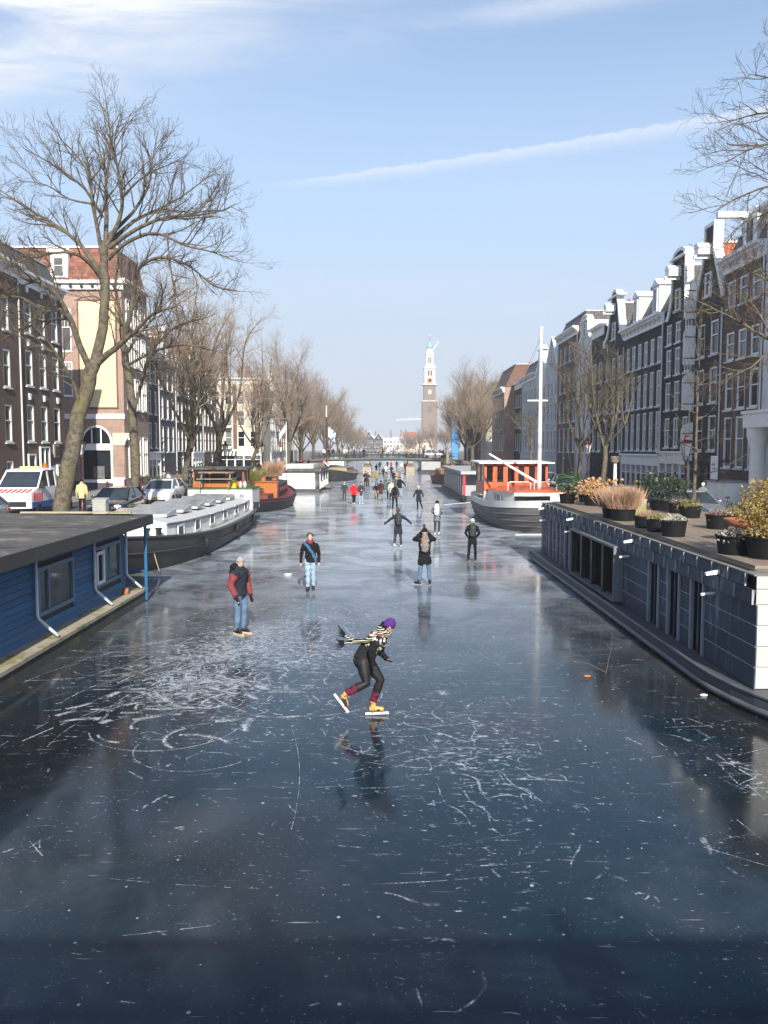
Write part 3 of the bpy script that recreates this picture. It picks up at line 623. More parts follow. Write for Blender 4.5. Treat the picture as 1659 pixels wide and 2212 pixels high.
# corner building with the blind cream wall turned to the camera
XA, XB, YC = -32.5, -21.2, 68.0
l2 = empty('canal_house', (XA, YC, QZ), 'pink brick corner building with a large blank cream wall and arched shop window', 'house', 'canal houses in rows behind the quays')
Wd = XB-XA; px2u = lambda px: (px-829.5)/F*YC - XA
ua, ub = px2u(141), px2u(163); holes = [(ua, ub, 11.2, 14.6), (ua, ub, 7.6, 10.4)]
for q in (0, 1):
    window(l2, (ua+ub)/2, holes[q][2], ub-ua, holes[q][3]-holes[q][2], 'st', curtain=1)
ca, cb = px2u(181), px2u(241); cc = (ca+cb)/2; cr = (cb-ca)/2; spring = 3.75
holes.append((ca, cb, .8, spring))
mb = MB(); holed(mb, Wd, 0, 16.8, holes, rev=.3)
D2 = 7.2
mb.add([(0,0,0),(0,D2,0),(Wd,D2,0),(Wd,0,0),(0,0,16.8),(0,D2,16.8),(Wd,D2,16.8),(Wd,0,16.8)], [(0,4,5,1),(1,5,6,2),(2,6,7,3),(4,7,6,5)]); mb.build('wall', BRK['pink'], l2)
pa, pb = px2u(180), px2u(257)
cp_ = MB().box(pa, pb, -.05, -.004, 6.7, 15.2).build('cream_panel', BRK['cream'], l2)
MB().box(pa-.12, pa, -.09, -.005, 6.58, 15.32).box(pb, pb+.12, -.09, -.005, 6.58, 15.32).box(pa, pb, -.09, -.005, 15.2, 15.32).box(pa, pb, -.09, -.005, 6.58, 6.7).build('panel_border', BRK['red'], cp_)
MB().box(-.02, Wd+.06, -.08, -.004, 5.75, 6.15).build('white_string_course', WHITE, l2)
arc = [(cc+cr*math.cos(math.pi*i/14), spring+cr*1.15*math.sin(math.pi*i/14)) for i in range(15)]
fr = MB()
arc2 = [(cc+(cr+.16)*math.cos(math.pi*i/14), spring+(cr*1.15+.16)*math.sin(math.pi*i/14)) for i in range(15)]
for i in range(14):
    (x0, z0_), (x1, z1_), (x2, z2_), (x3, z3_) = arc[i], arc2[i], arc2[i+1], arc[i+1]
    fr.hexa([(x0,-.06,z0_),(x1,-.06,z1_),(x1,.1,z1_),(x0,.1,z0_),(x3,-.06,z3_),(x2,-.06,z2_),(x2,.1,z2_),(x3,.1,z3_)])
fr.box(ca-.16, ca, -.06, .1, .5, spring).box(cb, cb+.16, -.06, .1, .5, spring).box(ca, cb, -.05, .12, spring-.55, spring-.02).box(ca, cb, -.05, .12, .55, .8)
for q in (-.33, .33): fr.box(cc+cr*q-.05, cc+cr*q+.05, -.05, -.012, spring, spring+cr*1.02)
aw = fr.build('arched_window', WHITE, l2)
MB().prism(arc, -.012, -.004).build('fan_pane', PANE, aw); MB().box(ca, cb, .14, .17, .8, spring-.55).build('shop_pane', PANE, aw)
MB().box(ca+.8, ca+1.7, .06, .137, .85, 1.9).build('display_case', STEEL, aw)
pl = MB().box(cb+.25, Wd-.05, -.1, -.004, 0, 3.6).build('corner_pillar', BRK['pink'], l2); MB().box(cb+.2, Wd+.02, -.16, -.004, 0, .95).build('pillar_base', WHITE, pl)
MB().prism([(cb+.22, 3.6), (Wd+.05, 3.6), (Wd+.1, 3.9), (Wd+.42, 4.35), (Wd+.42, 4.6), (cb+.22, 4.6)], -.16, -.005).build('stone_corbel', BRK['sand'], l2)
MB().box(0, ca-.2, -.06, -.004, 0, .7).box(ca-.1, cb+.1, -.1, -.005, 0, .5).build('grey_plinth', BRK['slate'], l2)
# bay on the canal side
for z, h in ((1.0, 3.3), (6.6, 2.6), (10.2, 2.6), (13.4, 2.2)):
    for v in (1.6, 3.6, 5.6):
        o = window(l2, 0, 0, 1.3, h, 'sc'); o.location = (Wd+.12, v, z); o.rotation_euler = (0, 0, R(90))
MB().box(-.2, Wd+.45, -.5, -.005, 16.55, 16.8).box(-.1, Wd+.2, -.25, -.004, 16.1, 16.548).box(Wd+.005, Wd+.5, -.5, D2, 16.803, 16.95).build('cornice', WHITE, l2)
bk = MB().box(0, .2, -.45, -.252, 0, .297).mesh('cornice_bracket', BLACKP)
for i in range(13): link('cornice_bracket', bk, l2, (.2+i*.88, 0, 16.25))
mr_ = MB().hexa([(0,.05,16.81),(Wd,.05,16.81),(Wd,D2,16.81),(0,D2,16.81),(.3,.9,19.6),(Wd-.6,.9,19.6),(Wd-.6,D2-.5,19.6),(.3,D2-.5,19.6)]).build('mansard_roof', ROOFB, l2)
tile = MB().box(0, .30, -.03, .0, 0, .30).mesh('roof_tile', pm('clay_tile', (.215, .085, .055), .75, .2, 6, rnd=.35)); rt_ = random.Random(3)
for r_ in range(9):
    z = 16.86 + r_*.30; y = .05 + .85*(z-16.81)/2.79
    for c in range(24):
        u = 4.6 + c*.27 + (.13 if r_ % 2 else 0)
        if u > Wd-.75 - .06*r_: continue
        o = link('roof_tile', tile, mr_, (u, y-.004-rt_.uniform(0, .012), z)); o.rotation_euler = (R(-17), 0, 0)
MB().box(.1, Wd-.4, .75, 1.1, 19.603, 19.75).build('ridge_capping', WHITE, mr_)
dm = MB().box(5.6, 7.0, .1, 1.6, 16.82, 19.1).box(5.4, 7.2, -.05, 1.7, 19.103, 19.35).build('dormer', WHITE, l2); window(l2, 6.3, 17.1, .9, 1.6, 's', y=-.05, sill=False, curtain=1)
MB().box(9.4, 10.2, 2.2, 3.2, 19.6, 20.6).build('chimney', BRK['red'], l2)
house('tall house with pale grey end wall and white roof dormer far left behind the tree', 'F', -36, -27.2, 18.6, [(4, 2), (8, 2), (12, 2)], 3, 'grey', 'flat', xf=82.0, z0=QZ)
# rest of the left row
house('dark house with white shopfront just past the cream walled building', 'L', 75.4, 81.5, 12.6, [(3.4, 2.4), (6.6, 2.2), (9.5, 1.8)], 3, 'dark', 'cornice', 15.4, ROOFR, shop=3.0, winw=.85)
house('dark house with tall paired windows and stoop, second past the cream wall', 'L', 81.5, 88.0, 11.9, [(3.0, 2.6), (6.3, 2.2), (9.2, 1.8)], 3, 'slate', 'bell', 15.6, ROOFR, door=0, stoop=True, winw=.95)
house('dark house with four rows of slim windows, third past the cream wall', 'L', 88.0, 95.0, 13.2, FT + [(11.3, 1.3)], 4, 'dark', 'cornice', 15.4, ROOFR, winw=.8, door=1)
house('black house with white neck gable, fourth past the cream wall', 'L', 95.0, 101.0, 12.0, FT, 3, 'black', 'neck', 16.2, ROOFR, winw=.9, shop=2.9)
house('brown house with orange roof, fifth past the cream wall', 'L', 101.0, 109.5, 12.4, FT, 4, 'brown', 'cornice', 15.6, ROOFR, winw=.9, door=2)
lw = house('sunlit white and red brick corner building with balconies and shop awning', 'F', -25.2, -17.6, 13.2, [(3.6, 2.3), (6.6, 2.2), (9.6, 2.0)], 4, 'sand', 'flat', xf=119.5, z0=QZ, shop=3.1, winw=1.05, depth=9)
MB().box(.3, .95, -.06, -.004, 3.3, 12.4).box(3.55, 4.1, -.06, -.004, 3.3, 12.4).box(6.7, 7.3, -.06, -.004, 3.3, 12.4).build('red_brick_panels', BRK['red'], lw)
for z in (3.45, 6.45):
    b = MB().box(1.3, 3.4, -1.0, -.01, z-.15, z)
    b.build('balcony', CREAMW, lw); r_ = MB().bar((1.3, -.97, z+.95), (3.4, -.97, z+.95), .03)
    for i in range(11): r_.bar((1.32+i*.205, -.97, z), (1.32+i*.205, -.97, z+.95), .015, n=4)
    r_.build('balcony_railing', BLACKM, lw)
aw_ = MB()
for i in range(14): aw_.hexa([(.6+i*.25, -1.0, 2.35), (.85+i*.25, -1.0, 2.35), (.85+i*.25, -.2, 2.95), (.6+i*.25, -.2, 2.95), (.6+i*.25, -1.0, 2.39), (.85+i*.25, -1.0, 2.39), (.85+i*.25, -.2, 2.99), (.6+i*.25, -.2, 2.99)], i % 2)
aw_.build('striped_awning', [WHITE, pm('awning_green', (.03, .10, .06), .8)], lw)
yy_ = 128.6
for lb, wd, wl, tp, hh, rf in (('white narrow house past the sunlit corner building', 6, 'white', 'neck', 12, ROOFR), ('blue grey house with tall windows, second past the sunlit corner', 7, 'grey', 'flat', 13, ROOFG), ('red brick house with orange roof left of the bridge', 8, 'red', 'cornice', 11.5, ROOFR)):
    house(lb, 'L', yy_, yy_+wd, hh, FT, 3, wl, tp, hh+3.2, rf, xf=-17.6, shop=2.8); yy_ += wd
yy_ = 158
for lb, wd, wl, tp, hh, rf in (('pink brick house left beyond the bridge, first past the crossing', 8, 'pink', 'bell', 11.5, ROOFR), ('dark house left beyond the bridge, second past the crossing', 8, 'dark', 'cornice', 12, ROOFR), ('sand coloured house left beyond the bridge, third past the crossing', 9, 'sand', 'cornice', 12, ROOFG), ('red house left beyond the bridge, fourth past the crossing', 8, 'red', 'neck', 12, ROOFR)):
    house(lb, 'L', yy_, yy_+wd, hh, FT, 3, wl, tp, hh+3.2, rf, xf=-19); yy_ += wd
# houses that close the canal at the bend
xx = -13.5
for lb, wd, wl, tp, hh, rf in (('far dark gabled house at the canal bend, leftmost', 6.5, 'dark', 'bell', 11, ROOFR), ('far dark pointed gable house at the canal bend, second from left', 6.5, 'dark', 'point', 10, ROOFB), ('far white house at the canal bend, third from left', 6.5, 'white', 'flat', 10.5, ROOFG), ('far grey house at the canal bend, fourth from left', 7, 'grey', 'flat', 11, ROOFG), ('far brick house with red roof at the canal bend', 9, 'pink', 'cornice', 10.6, ROOFR), ('far cream house at the canal bend, rightmost', 11, 'sand', 'flat', 10, ROOFG)):
    house(lb, 'F', xx, xx+wd, hh, [(1.2, 1.8), (4.2, 1.8), (7.2, 1.6)], 3, wl, tp, hh+4.2, rf, xf=560, winw=1.3); xx += wd
# ---------------------------------------------------------------- bare elms
def bark(name, c1, c2, moss):
    mt = bpy.data.materials.new(name); mt.use_nodes = True
    t = NT(mt.node_tree); p = mt.node_tree.nodes['Principled BSDF']
    pos = t.n('ShaderNodeTexCoord').outputs['Object']; nx = t.n('ShaderNodeNewGeometry').outputs['Normal']
    col = t.mix(t.mr(t.noise(pos, 6, 6, .7), .35, .65), c1, c2)
    col = t.mix(t.m('MULTIPLY', t.mr(t.noise(pos, 1.1, 5, .6), .48, .66), .6), col, moss)
    t.put(p.inputs['Base Color'], col); p.inputs['Roughness'].default_value = .95; p.inputs['Specular IOR Level'].default_value = .2
    mp = t.n('ShaderNodeMapping'); t.put(mp.inputs[0], pos); mp.inputs['Scale'].default_value = (14, 14, 2.5)
    bn = t.n('ShaderNodeBump'); bn.inputs['Strength'].default_value = .9; bn.inputs['Distance'].default_value = .03
    t.put(bn.inputs['Height'], t.noise(mp.outputs[0], 1, 6, .7)); t.put(p.inputs['Normal'], bn.outputs[0])
    return mt
BARK = bark('elm_bark', (.065, .055, .042), (.17, .145, .11), (.15, .14, .055))
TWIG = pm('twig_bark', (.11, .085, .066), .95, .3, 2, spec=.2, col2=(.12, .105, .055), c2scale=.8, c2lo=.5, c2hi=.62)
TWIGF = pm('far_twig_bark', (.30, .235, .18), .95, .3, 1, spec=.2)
def bundle(tubes, sides):
    Vs, Fs, base = [], [], 0
    groups = {}
    for p, r in tubes: groups.setdefault(len(p), []).append((p, r))
    for n, lst in groups.items():
        P = np.array([a for a, _ in lst]); Rr = np.array([b for _, b in lst]); N = len(lst)
        T = np.empty_like(P); T[:, 1:-1] = P[:, 2:] - P[:, :-2]; T[:, 0] = P[:, 1] - P[:, 0]; T[:, -1] = P[:, -1] - P[:, -2]
        T /= np.linalg.norm(T, axis=2, keepdims=True) + 1e-9
        D = P[:, -1] - P[:, 0]; ref = np.where(np.abs(D[:, 2:3]) > np.abs(D[:, 0:1]) + np.abs(D[:, 1:2]), [[1., 0.1, 0]], [[0.1, 0.0, 1.]])[:, None, :]
        A = ref - T * (ref * T).sum(2, keepdims=True); A /= np.linalg.norm(A, axis=2, keepdims=True) + 1e-9
        B = np.cross(T, A); an = 2*np.pi*np.arange(sides)/sides
        ring = P[:, :, None] + Rr[:, :, None, None]*(A[:, :, None]*np.cos(an)[:, None] + B[:, :, None]*np.sin(an)[:, None])
        Vs.append(ring.reshape(-1, 3))
        idx = (np.arange(N)[:, None, None]*n + np.arange(n-1)[None, :, None])*sides + np.arange(sides)[None, None, :]
        nxt = (np.arange(N)[:, None, None]*n + np.arange(n-1)[None, :, None])*sides + (np.arange(sides)[None, None, :]+1) % sides
        Fs.append(np.stack([idx, nxt, nxt+sides, idx+sides], -1).reshape(-1, 4) + base); base += N*n*sides
    return np.concatenate(Vs), np.concatenate(Fs)
class Tree:
    def __init__(s, seed): s.r = np.random.default_rng(seed); s.big, s.med, s.fine = [], [], []
    def unit(s): v = s.r.normal(size=3); return v/np.linalg.norm(v)
    def path(s, p, d, L, n, wob, up):
        pts = [p]; d = d/np.linalg.norm(d)
        for i in range(n):
            d = d + s.unit()*wob + np.array([0, 0, up]); d /= np.linalg.norm(d); pts.append(pts[-1] + d*(L/n))
        return np.array(pts)
    def kids(s, pts, rad, level, par):
        """par: per level (count per metre, length, length spread, angle, up, r)"""
        if level > par['max']: return
        k = par[level]; seg = np.linalg.norm(np.diff(pts, axis=0), axis=1); L = seg.sum(); cum = np.concatenate([[0], np.cumsum(seg)])
        n = max(1, int(round(L*k['n']*s.r.uniform(.8, 1.2))))
        for j in range(n):
            f = k.get('from', .25) + (1-k.get('from', .25))*((j+s.r.uniform(0, 1))/n); q = min(f*L, L*.999); i = int(np.searchsorted(cum, q)-1); i = max(0, min(i, len(seg)-1))
            g = (q-cum[i])/seg[i]; p = pts[i]*(1-g)+pts[i+1]*g; r0 = rad[i]*(1-g)+rad[i+1]*g
            t = (pts[i+1]-pts[i])/seg[i]; side = s.unit(); side -= t*side.dot(t); side /= np.linalg.norm(side)+1e-9
            a = k['ang']*s.r.uniform(.65, 1.3); d = t*math.cos(a)+side*math.sin(a); d[2] += k.get('lift', .15)
            ln = k['len']*s.r.uniform(.55, 1.35)*(1-.45*f); rr = min(r0*.7, k['r'])
            sub = s.path(p, d, ln, k['seg'], k.get('wob', .18), k.get('up', .03)); rd = np.linspace(rr, max(rr*.4, .005), k['seg']+1)
            (s.med if level <= 2 else s.fine).append((sub, rd))
            s.kids(sub, rd, level+1, par)
    def limb(s, pts, r0, r1, par, level=2, kids=True):
        pts = np.array(pts, dtype=float)
        t = np.linspace(0, 1, len(pts)); tt = np.linspace(0, 1, (len(pts)-1)*3+1)   # smooth resample
        def cr(c):
            out = []
            for q in tt:
                x = q*(len(pts)-1); i = min(int(x), len(pts)-2); f = x-i
                p0, p1, p2, p3 = c[max(i-1, 0)], c[i], c[i+1], c[min(i+2, len(c)-1)]
                out.append(.5*((2*p1)+(-p0+p2)*f+(2*p0-5*p1+4*p2-p3)*f*f+(-p0+3*p1-3*p2+p3)*f**3))
            return np.array(out)
        P = np.stack([cr(pts[:, k]) for k in range(3)], 1); P[1:-1] += s.r.normal(size=P[1:-1].shape)*min(r1*.5, .025)
        rad = r0+(r1-r0)*tt**.8
        s.big.append((P, rad))
        if kids: s.kids(P, rad, level, par)
        return P, rad
    def build(s, name, loc, label, group, bark_m=BARK, twig_m=TWIG, rz=0.0, sides=9):
        rt = empty(name, loc, label, 'tree', group, rz)
        V, Fq = bundle(s.big, sides); link('trunk', np_mesh('trunk', V, Fq, bark_m), rt)
        V1, F1 = bundle(s.med if s.med else s.big[-1:], 5)
        if s.fine:
            V2, F2 = bundle(s.fine, 3); V1, F1 = np.concatenate([V1, V2]), np.concatenate([F1, F2+len(V1)])
        link('crown', np_mesh('crown', V1, F1, twig_m), rt)
        return rt
PAR = {'max': 4, 2: dict(n=2.6, len=2.0, ang=.75, r=.035, seg=6, lift=.2, wob=.2, up=.04), 3: dict(n=4.6, len=.95, ang=.7, r=.013, seg=4, lift=.1, wob=.2), 4: dict(n=5.0, len=.46, ang=.7, r=.008, seg=3, lift=.06)}
# --- big elm on the left, its limbs traced and given depth
rt_ = random.Random(8)
B0 = Vector((at(128, 1150, 34).x, 34.0, QZ))
def pix(lst, Y0, Y1):
    n = len(lst); return [tuple(at(x, y, Y0+(Y1-Y0)*i/(n-1)) - B0) for i, (x, y) in enumerate(lst)]
T1 = Tree(1)
def flare(t, base, r):                                           # root flare
    t.big.append((np.array([base+np.array([0, 0, -.15]), base+np.array([0, 0, .12]), base+np.array([0.01, 0, .45])]), np.array([r*1.55, r*1.3, r*1.02])))
b = np.array((0., 0., 0.)); flare(T1, b, .36)
T1.limb([(0, 0, 0)] + pix([(139, 1060), (155, 980), (172, 900), (190, 825), (205, 780)], 34, 34), .37, .27, PAR, kids=False)
T1.limb(pix([(203, 795), (222, 705), (227, 620), (224, 560), (226, 520)], 34, 34), .22, .15, PAR, kids=False)
limbs = [
 ([(198, 805), (172, 745), (152, 690), (128, 645), (90, 612), (50, 600), (5, 555), (-40, 500)], 34, 31.5, .15, .03),
 ([(160, 715), (138, 670), (100, 672), (60, 650), (20, 640), (-40, 660)], 33.5, 32, .09, .025),
 ([(150, 690), (110, 690), (60, 705), (0, 720)], 33.8, 35.5, .07, .02),
 ([(180, 900), (160, 830), (140, 795), (110, 745), (70, 700)], 34, 31.8, .10, .02),
 ([(205, 790), (248, 752), (292, 716), (330, 680), (385, 660)], 34, 32, .16, .03),
 ([(222, 610), (205, 570), (165, 520), (110, 480), (50, 445), (-10, 405)], 34, 36, .13, .02),
 ([(218, 600), (185, 560), (140, 545), (85, 550), (30, 570)], 34, 31, .10, .02),
 ([(224, 575), (212, 500), (200, 440), (192, 380), (165, 335), (130, 300)], 34, 33, .10, .018),
 ([(228, 540), (230, 470), (229, 400), (238, 330), (236, 270), (230, 225)], 34, 35, .11, .016),
 ([(222, 470), (185, 410), (150, 380), (95, 345), (50, 320)], 34, 33, .07, .014),
 ([(230, 530), (256, 480), (264, 430), (255, 370), (247, 305), (262, 245)], 34, 33, .11, .016),
 ([(235, 510), (285, 460), (320, 405), (330, 340), (342, 280)], 34, 35.5, .09, .015),
 ([(235, 525), (290, 478), (345, 450), (400, 420), (450, 380)], 34, 36.5, .10, .015),
 ([(236, 535), (295, 495), (360, 470), (425, 465), (480, 455), (510, 440)], 34, 32, .10, .014),
 ([(234, 560), (280, 520), (340, 505), (400, 530), (460, 545), (500, 560)], 34, 31, .09, .013),
 ([(262, 430), (300, 390), (340, 365), (395, 345)], 33.8, 33, .05, .012),
 ([(200, 440), (150, 430), (100, 400), (40, 390)], 33.5, 34.5, .05, .012),
]
for pts, ya, yb, r0, r1 in limbs: T1.limb(pix(pts, ya, yb), r0, r1, PAR)
T1.build('bare_tree', B0, 'largest bare elm, leaning trunk behind the blue houseboat roof', 'bare trees along the canal')
B0 = Vector((at(297, 1099, 45).x, 45.0, QZ))
T2 = Tree(2); flare(T2, np.zeros(3), .28)
T2.limb([(0, 0, 0)] + pix([(293, 1000), (287, 900), (278, 810), (266, 745)], 45, 45), .27, .19, PAR, kids=False)
for pts, ya, yb, r0, r1 in [
 ([(266, 750), (262, 690), (250, 620), (255, 560), (240, 520)], 45, 46, .13, .02), ([(266, 745), (285, 660), (297, 585), (330, 560), (365, 557), (413, 578), (463, 618), (512, 628)], 45, 42, .15, .02),
 ([(285, 900), (305, 830), (318, 780), (345, 735), (390, 700), (440, 690)], 45, 43, .12, .02), ([(270, 770), (300, 720), (330, 690), (350, 640), (345, 600)], 45, 47, .10, .02),
 ([(365, 557), (372, 600), (380, 640), (360, 690)], 43.5, 43, .06, .015), ([(262, 700), (230, 660), (200, 640), (160, 650)], 45, 44, .08, .02), ([(275, 790), (330, 760), (400, 745), (470, 760)], 45, 46.5, .09, .02)]:
    T2.limb(pix(pts, ya, yb), r0, r1, PAR)
T2.build('bare_tree', B0, 'bare elm between the black hatchback and the white car', 'bare trees along the canal')
def auto_tree(seed, h, trunk_h, spread, r, lean=(0, 0), nl=7, par=PAR, upright=.55, fork=0):
    t = Tree(seed); g = t.r; flare(t, np.zeros(3), r)
    top = np.array([lean[0], lean[1], trunk_h]); t.limb([(0, 0, 0), (lean[0]*.3, lean[1]*.3, trunk_h*.5), tuple(top)], r, r*.72, par, kids=False)
    for i in range(nl):
        az = 2*math.pi*(i+g.uniform(-.3, .3))/nl; out = spread*g.uniform(.55, 1.0)*(1 if i % 3 else .35); hh = h*(g.uniform(.72, .98) if i % 3 == 0 else g.uniform(.55, .88))
        p0 = top + np.array([0, 0, -g.uniform(0, trunk_h*.25)]); e = np.array([lean[0]+out*math.cos(az), lean[1]+out*math.sin(az), hh])
        m1 = p0*.66+e*.34 + np.array([math.cos(az), math.sin(az), 0])*out*.06 + g.normal(size=3)*.25; m2 = p0*.33+e*.67 + np.array([0, 0, h*.04]) + g.normal(size=3)*.3
        P, rd = t.limb([p0, m1, m2, e], r*.48, .02, par)
        if g.random() < .85:
            k = len(P)//3; d = P[k+1]-P[k]; d = d/np.linalg.norm(d)+t.unit()*.6; d[2] = abs(d[2])
            t.limb([P[k], P[k]+d*1.4, P[k]+d*2.6+np.array([0, 0, .5])], rd[k]*.65, .016, par)
    return t
PARM = {'max': 4, 2: dict(n=2.4, len=2.5, ang=.9, r=.04, seg=5, lift=.1, wob=.25, up=.04), 3: dict(n=3.2, len=1.3, ang=.8, r=.015, seg=3, lift=.06), 4: dict(n=3.4, len=.65, ang=.75, r=.009, seg=2, lift=.04)}
PARF = {'max': 4, 2: dict(n=2.8, len=3.0, ang=.65, r=.05, seg=4, lift=.4, wob=.2, up=.06), 3: dict(n=2.8, len=1.9, ang=.7, r=.018, seg=3, lift=.16), 4: dict(n=3.0, len=1.05, ang=.65, r=.012, seg=2, lift=.12)}
spec = [  # x px of trunk, depth, height, trunk height, spread, radius, lean, label
 (398, 53, 15.5, 4.2, 5.2, .24, (.6, -.4), 'bare elm with forked trunk beside the parked bicycles'), (470, 64, 17.0, 5.0, 5.5, .30, (.2, 0), 'stout straight bare elm behind the orange deckhouse'),
 (540, 80, 16, 3.8, 5.2, .22, (.8, 0), 'slim bare elm in front of the sunlit corner building'), (622, 108, 17.5, 5.0, 6.5, .38, (.2, 0), 'large forked bare elm above the white houseboat')]
for i, (px, Y, h, th, sp, r, ln, lb) in enumerate(spec):
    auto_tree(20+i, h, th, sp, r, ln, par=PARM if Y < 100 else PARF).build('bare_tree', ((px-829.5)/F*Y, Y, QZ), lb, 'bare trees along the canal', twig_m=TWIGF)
protos = [auto_tree(40, 16, 4.0, 6.0, .34, nl=8, par=PARF), auto_tree(41, 15, 3.6, 6.4, .32, nl=9, par=PARF), auto_tree(42, 17, 4.6, 5.6, .36, nl=8, par=PARF)]
roots = []
far = [(-12.9, 152, 'bushy bare elm at the left foot of the bridge'), (-13.2, 133, 'bare elm rising behind the dark mast on the left'),
 (15.4, 150, 'broad bare elm just right of the church tower'), (15.6, 141, 'bare elm at the right foot of the bridge'), (17.4, 163, 'second bare elm beyond the bridge on the right'), (13.0, 122, 'bare elm before the bridge, in front of the pink brick house')]
ordn = ['first', 'second', 'third', 'fourth', 'fifth', 'sixth', 'seventh', 'eighth', 'ninth', 'tenth']
for k in range(9): far.append((-12.6-.4*(k % 2), 176+k*(20+2.5*k), ordn[k] + ' elm in the hazy left row that recedes beyond the bridge'))
for k in range(9): far.append(((18.2, 21, 23, 24, 23, 20, 17, 15, 14)[k], 186+k*(20+2.5*k), ordn[k] + ' elm in the hazy right row that recedes beyond the bridge'))
for k in range(5): far.append((-8+k*8.5, 548, ordn[k] + ' small elm from the left before the houses at the bend'))
for i, (x, y, lb) in enumerate(far):
    j = i % 3; rz = rt_.uniform(0, 6.28); s = rt_.uniform(.9, 1.08)*(.45 if y == 548 else 1)*(.9 if y > 250 else 1)*(1.12 if 138 < y < 165 and x > 0 else 1)
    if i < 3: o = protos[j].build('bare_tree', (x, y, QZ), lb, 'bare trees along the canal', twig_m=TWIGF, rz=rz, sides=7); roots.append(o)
    else: o = copy_tree(roots[j]); o.location = (x, y, QZ); o.rotation_euler = (0, 0, rz); tag(o, lb)
    o.scale = (s, s, s*rt_.uniform(.95, 1.08))
# --- right side: thin young trees and the elm whose branches reach in from the edge
PARY = {'max': 4, 2: dict(n=1.9, len=1.7, ang=.9, r=.02, seg=5, lift=.2, up=.05), 3: dict(n=3.2, len=.8, ang=.75, r=.009, seg=3, lift=.12), 4: dict(n=3.2, len=.4, ang=.7, r=.006, seg=2, lift=.08)}
for i, (px, Y, h, lb, nl) in enumerate(((1250, 54, 11.0, 'slim bare tree with a dark lower trunk right of the mast', 6), (1302, 48, 12.4, 'bare tree with two upright stems before the black bell gable', 6), (1145, 84, 10.5, 'slim bare tree directly beside the mast', 5))):
    auto_tree(60+i, h, 4.0, 3.4, .17, (.1, 0), nl=nl, par=PARY).build('bare_tree', ((px-829.5)/F*Y, Y, QZ), lb, 'bare trees along the canal')
Y = 33.5; B0 = Vector(((1500-829.5)/F*Y, Y, QZ)); t = Tree(70); flare(t, np.zeros(3), .10)
t.limb([(0, 0, 0), (.02, 0, 3.0), (.05, 0, 6.0), (.12, 0, 9.6)], .095, .012, PARY, kids=False)
for i in range(26):
    z = 2.2+i*.28; az = i*2.4; L = 1.9*(1-.07*i*.9)+.3; t.limb([(.02, 0, z), (L*.5*math.cos(az), L*.5*math.sin(az), z+.3), (L*math.cos(az), L*math.sin(az), z+.95)], .022, .005, PARY, level=3)
t.build('bare_tree', B0, 'young bare tree with pale trunk before the warehouse shutters', 'bare trees along the canal')
PARR = {'max': 4, 2: dict(n=2.6, len=1.8, ang=.7, r=.02, seg=6, lift=.12, wob=.22, up=.03), 3: dict(n=4.8, len=.9, ang=.7, r=.009, seg=4, lift=.08, wob=.2), 4: dict(n=5.0, len=.45, ang=.7, r=.006, seg=3, lift=.05)}
Yb = 26.0; B0 = Vector((14.6, Yb, QZ)); t = Tree(71); flare(t, np.zeros(3), .4)
t.limb([(0, 0, 0), (-.1, 0, 3), (-.2, 0, 6.5), (-.2, .2, 9)], .4, .3, PAR, kids=False)
for pts, ya, yb, r0, r1 in [
 ([(1800, 470), (1720, 370), (1660, 310), (1600, 320), (1540, 350)], 26, 24, .09, .012), ([(1800, 480), (1700, 400), (1640, 400), (1560, 430), (1510, 460)], 26, 25, .08, .012),
 ([(1800, 440), (1740, 280), (1690, 200), (1640, 170), (1590, 160)], 26, 25, .09, .012), ([(1800, 400), (1760, 200), (1710, 120), (1670, 70)], 26, 26, .09, .012), ([(1800, 450), (1720, 320), (1650, 250), (1590, 250), (1530, 270)], 26, 27, .08, .012),
 ([(1800, 520), (1720, 470), (1650, 460), (1580, 480), (1530, 530)], 26, 24, .07, .012), ([(1800, 760), (1720, 720), (1650, 735), (1600, 715), (1560, 690), (1500, 660), (1450, 640)], 26, 24, .11, .012),
 ([(1650, 735), (1620, 770), (1580, 800), (1520, 790)], 25, 24, .05, .01), ([(1640, 728), (1600, 660), (1570, 640), (1530, 600)], 25, 26, .05, .01), ([(1800, 700), (1700, 640), (1620, 600), (1560, 570)], 26, 25, .07, .012)]:
    t.limb([tuple(at(x + 28, y, ya+(yb-ya)*i/(len(pts)-1)) - B0) for i, (x, y) in enumerate(pts)], r0*.85, r1*.8, PARR)
t.build('bare_tree', B0, 'bare elm whose branches reach in from the right edge', 'bare trees along the canal')
# ---------------------------------------------------------------- boats
rb = random.Random(21)
HULLK = pm('tarred_hull', (.05, .05, .05), .5, .3, 1.5, bump=.15, bscale=6, col2=(.075, .06, .045), c2scale=.9, c2lo=.56, c2hi=.7)
HULLG = pm('grey_hull_paint', (.16, .155, .15), .55, .1, 1.2, col2=(.10, .10, .10), c2lo=.5, c2hi=.8)
HULLN = pm('dark_teal_hull', (.02, .03, .036), .5, .2, 1.5)
BWHITE = pm('boat_white', (.80, .80, .77), .45, .05, 2, col2=(.62, .60, .55), c2scale=1.3, c2lo=.58, c2hi=.8)
ROOFBIT = pm('bitumen_roof', (.085, .08, .075), .9, .35, 2.2, bump=.35, bscale=40, col2=(.21, .19, .16), c2scale=1.3, c2lo=.5, c2hi=.68)
WOODO = pm('varnished_wood', (.42, .13, .03), .4, .2, 3, stretch=(6, 6, .6), coat=.3); ORANGE = pm('orange_red_paint', (.62, .11, .03), .45, .1, 2, coat=.2)
GREYP = pm('grey_deck_paint', (.40, .41, .42), .6, .1, 2); REDP = pm('dark_red_paint', (.16, .025, .022), .5, .2, 2); REDB = pm('bright_red_paint', (.55, .03, .03), .5, .1, 2)
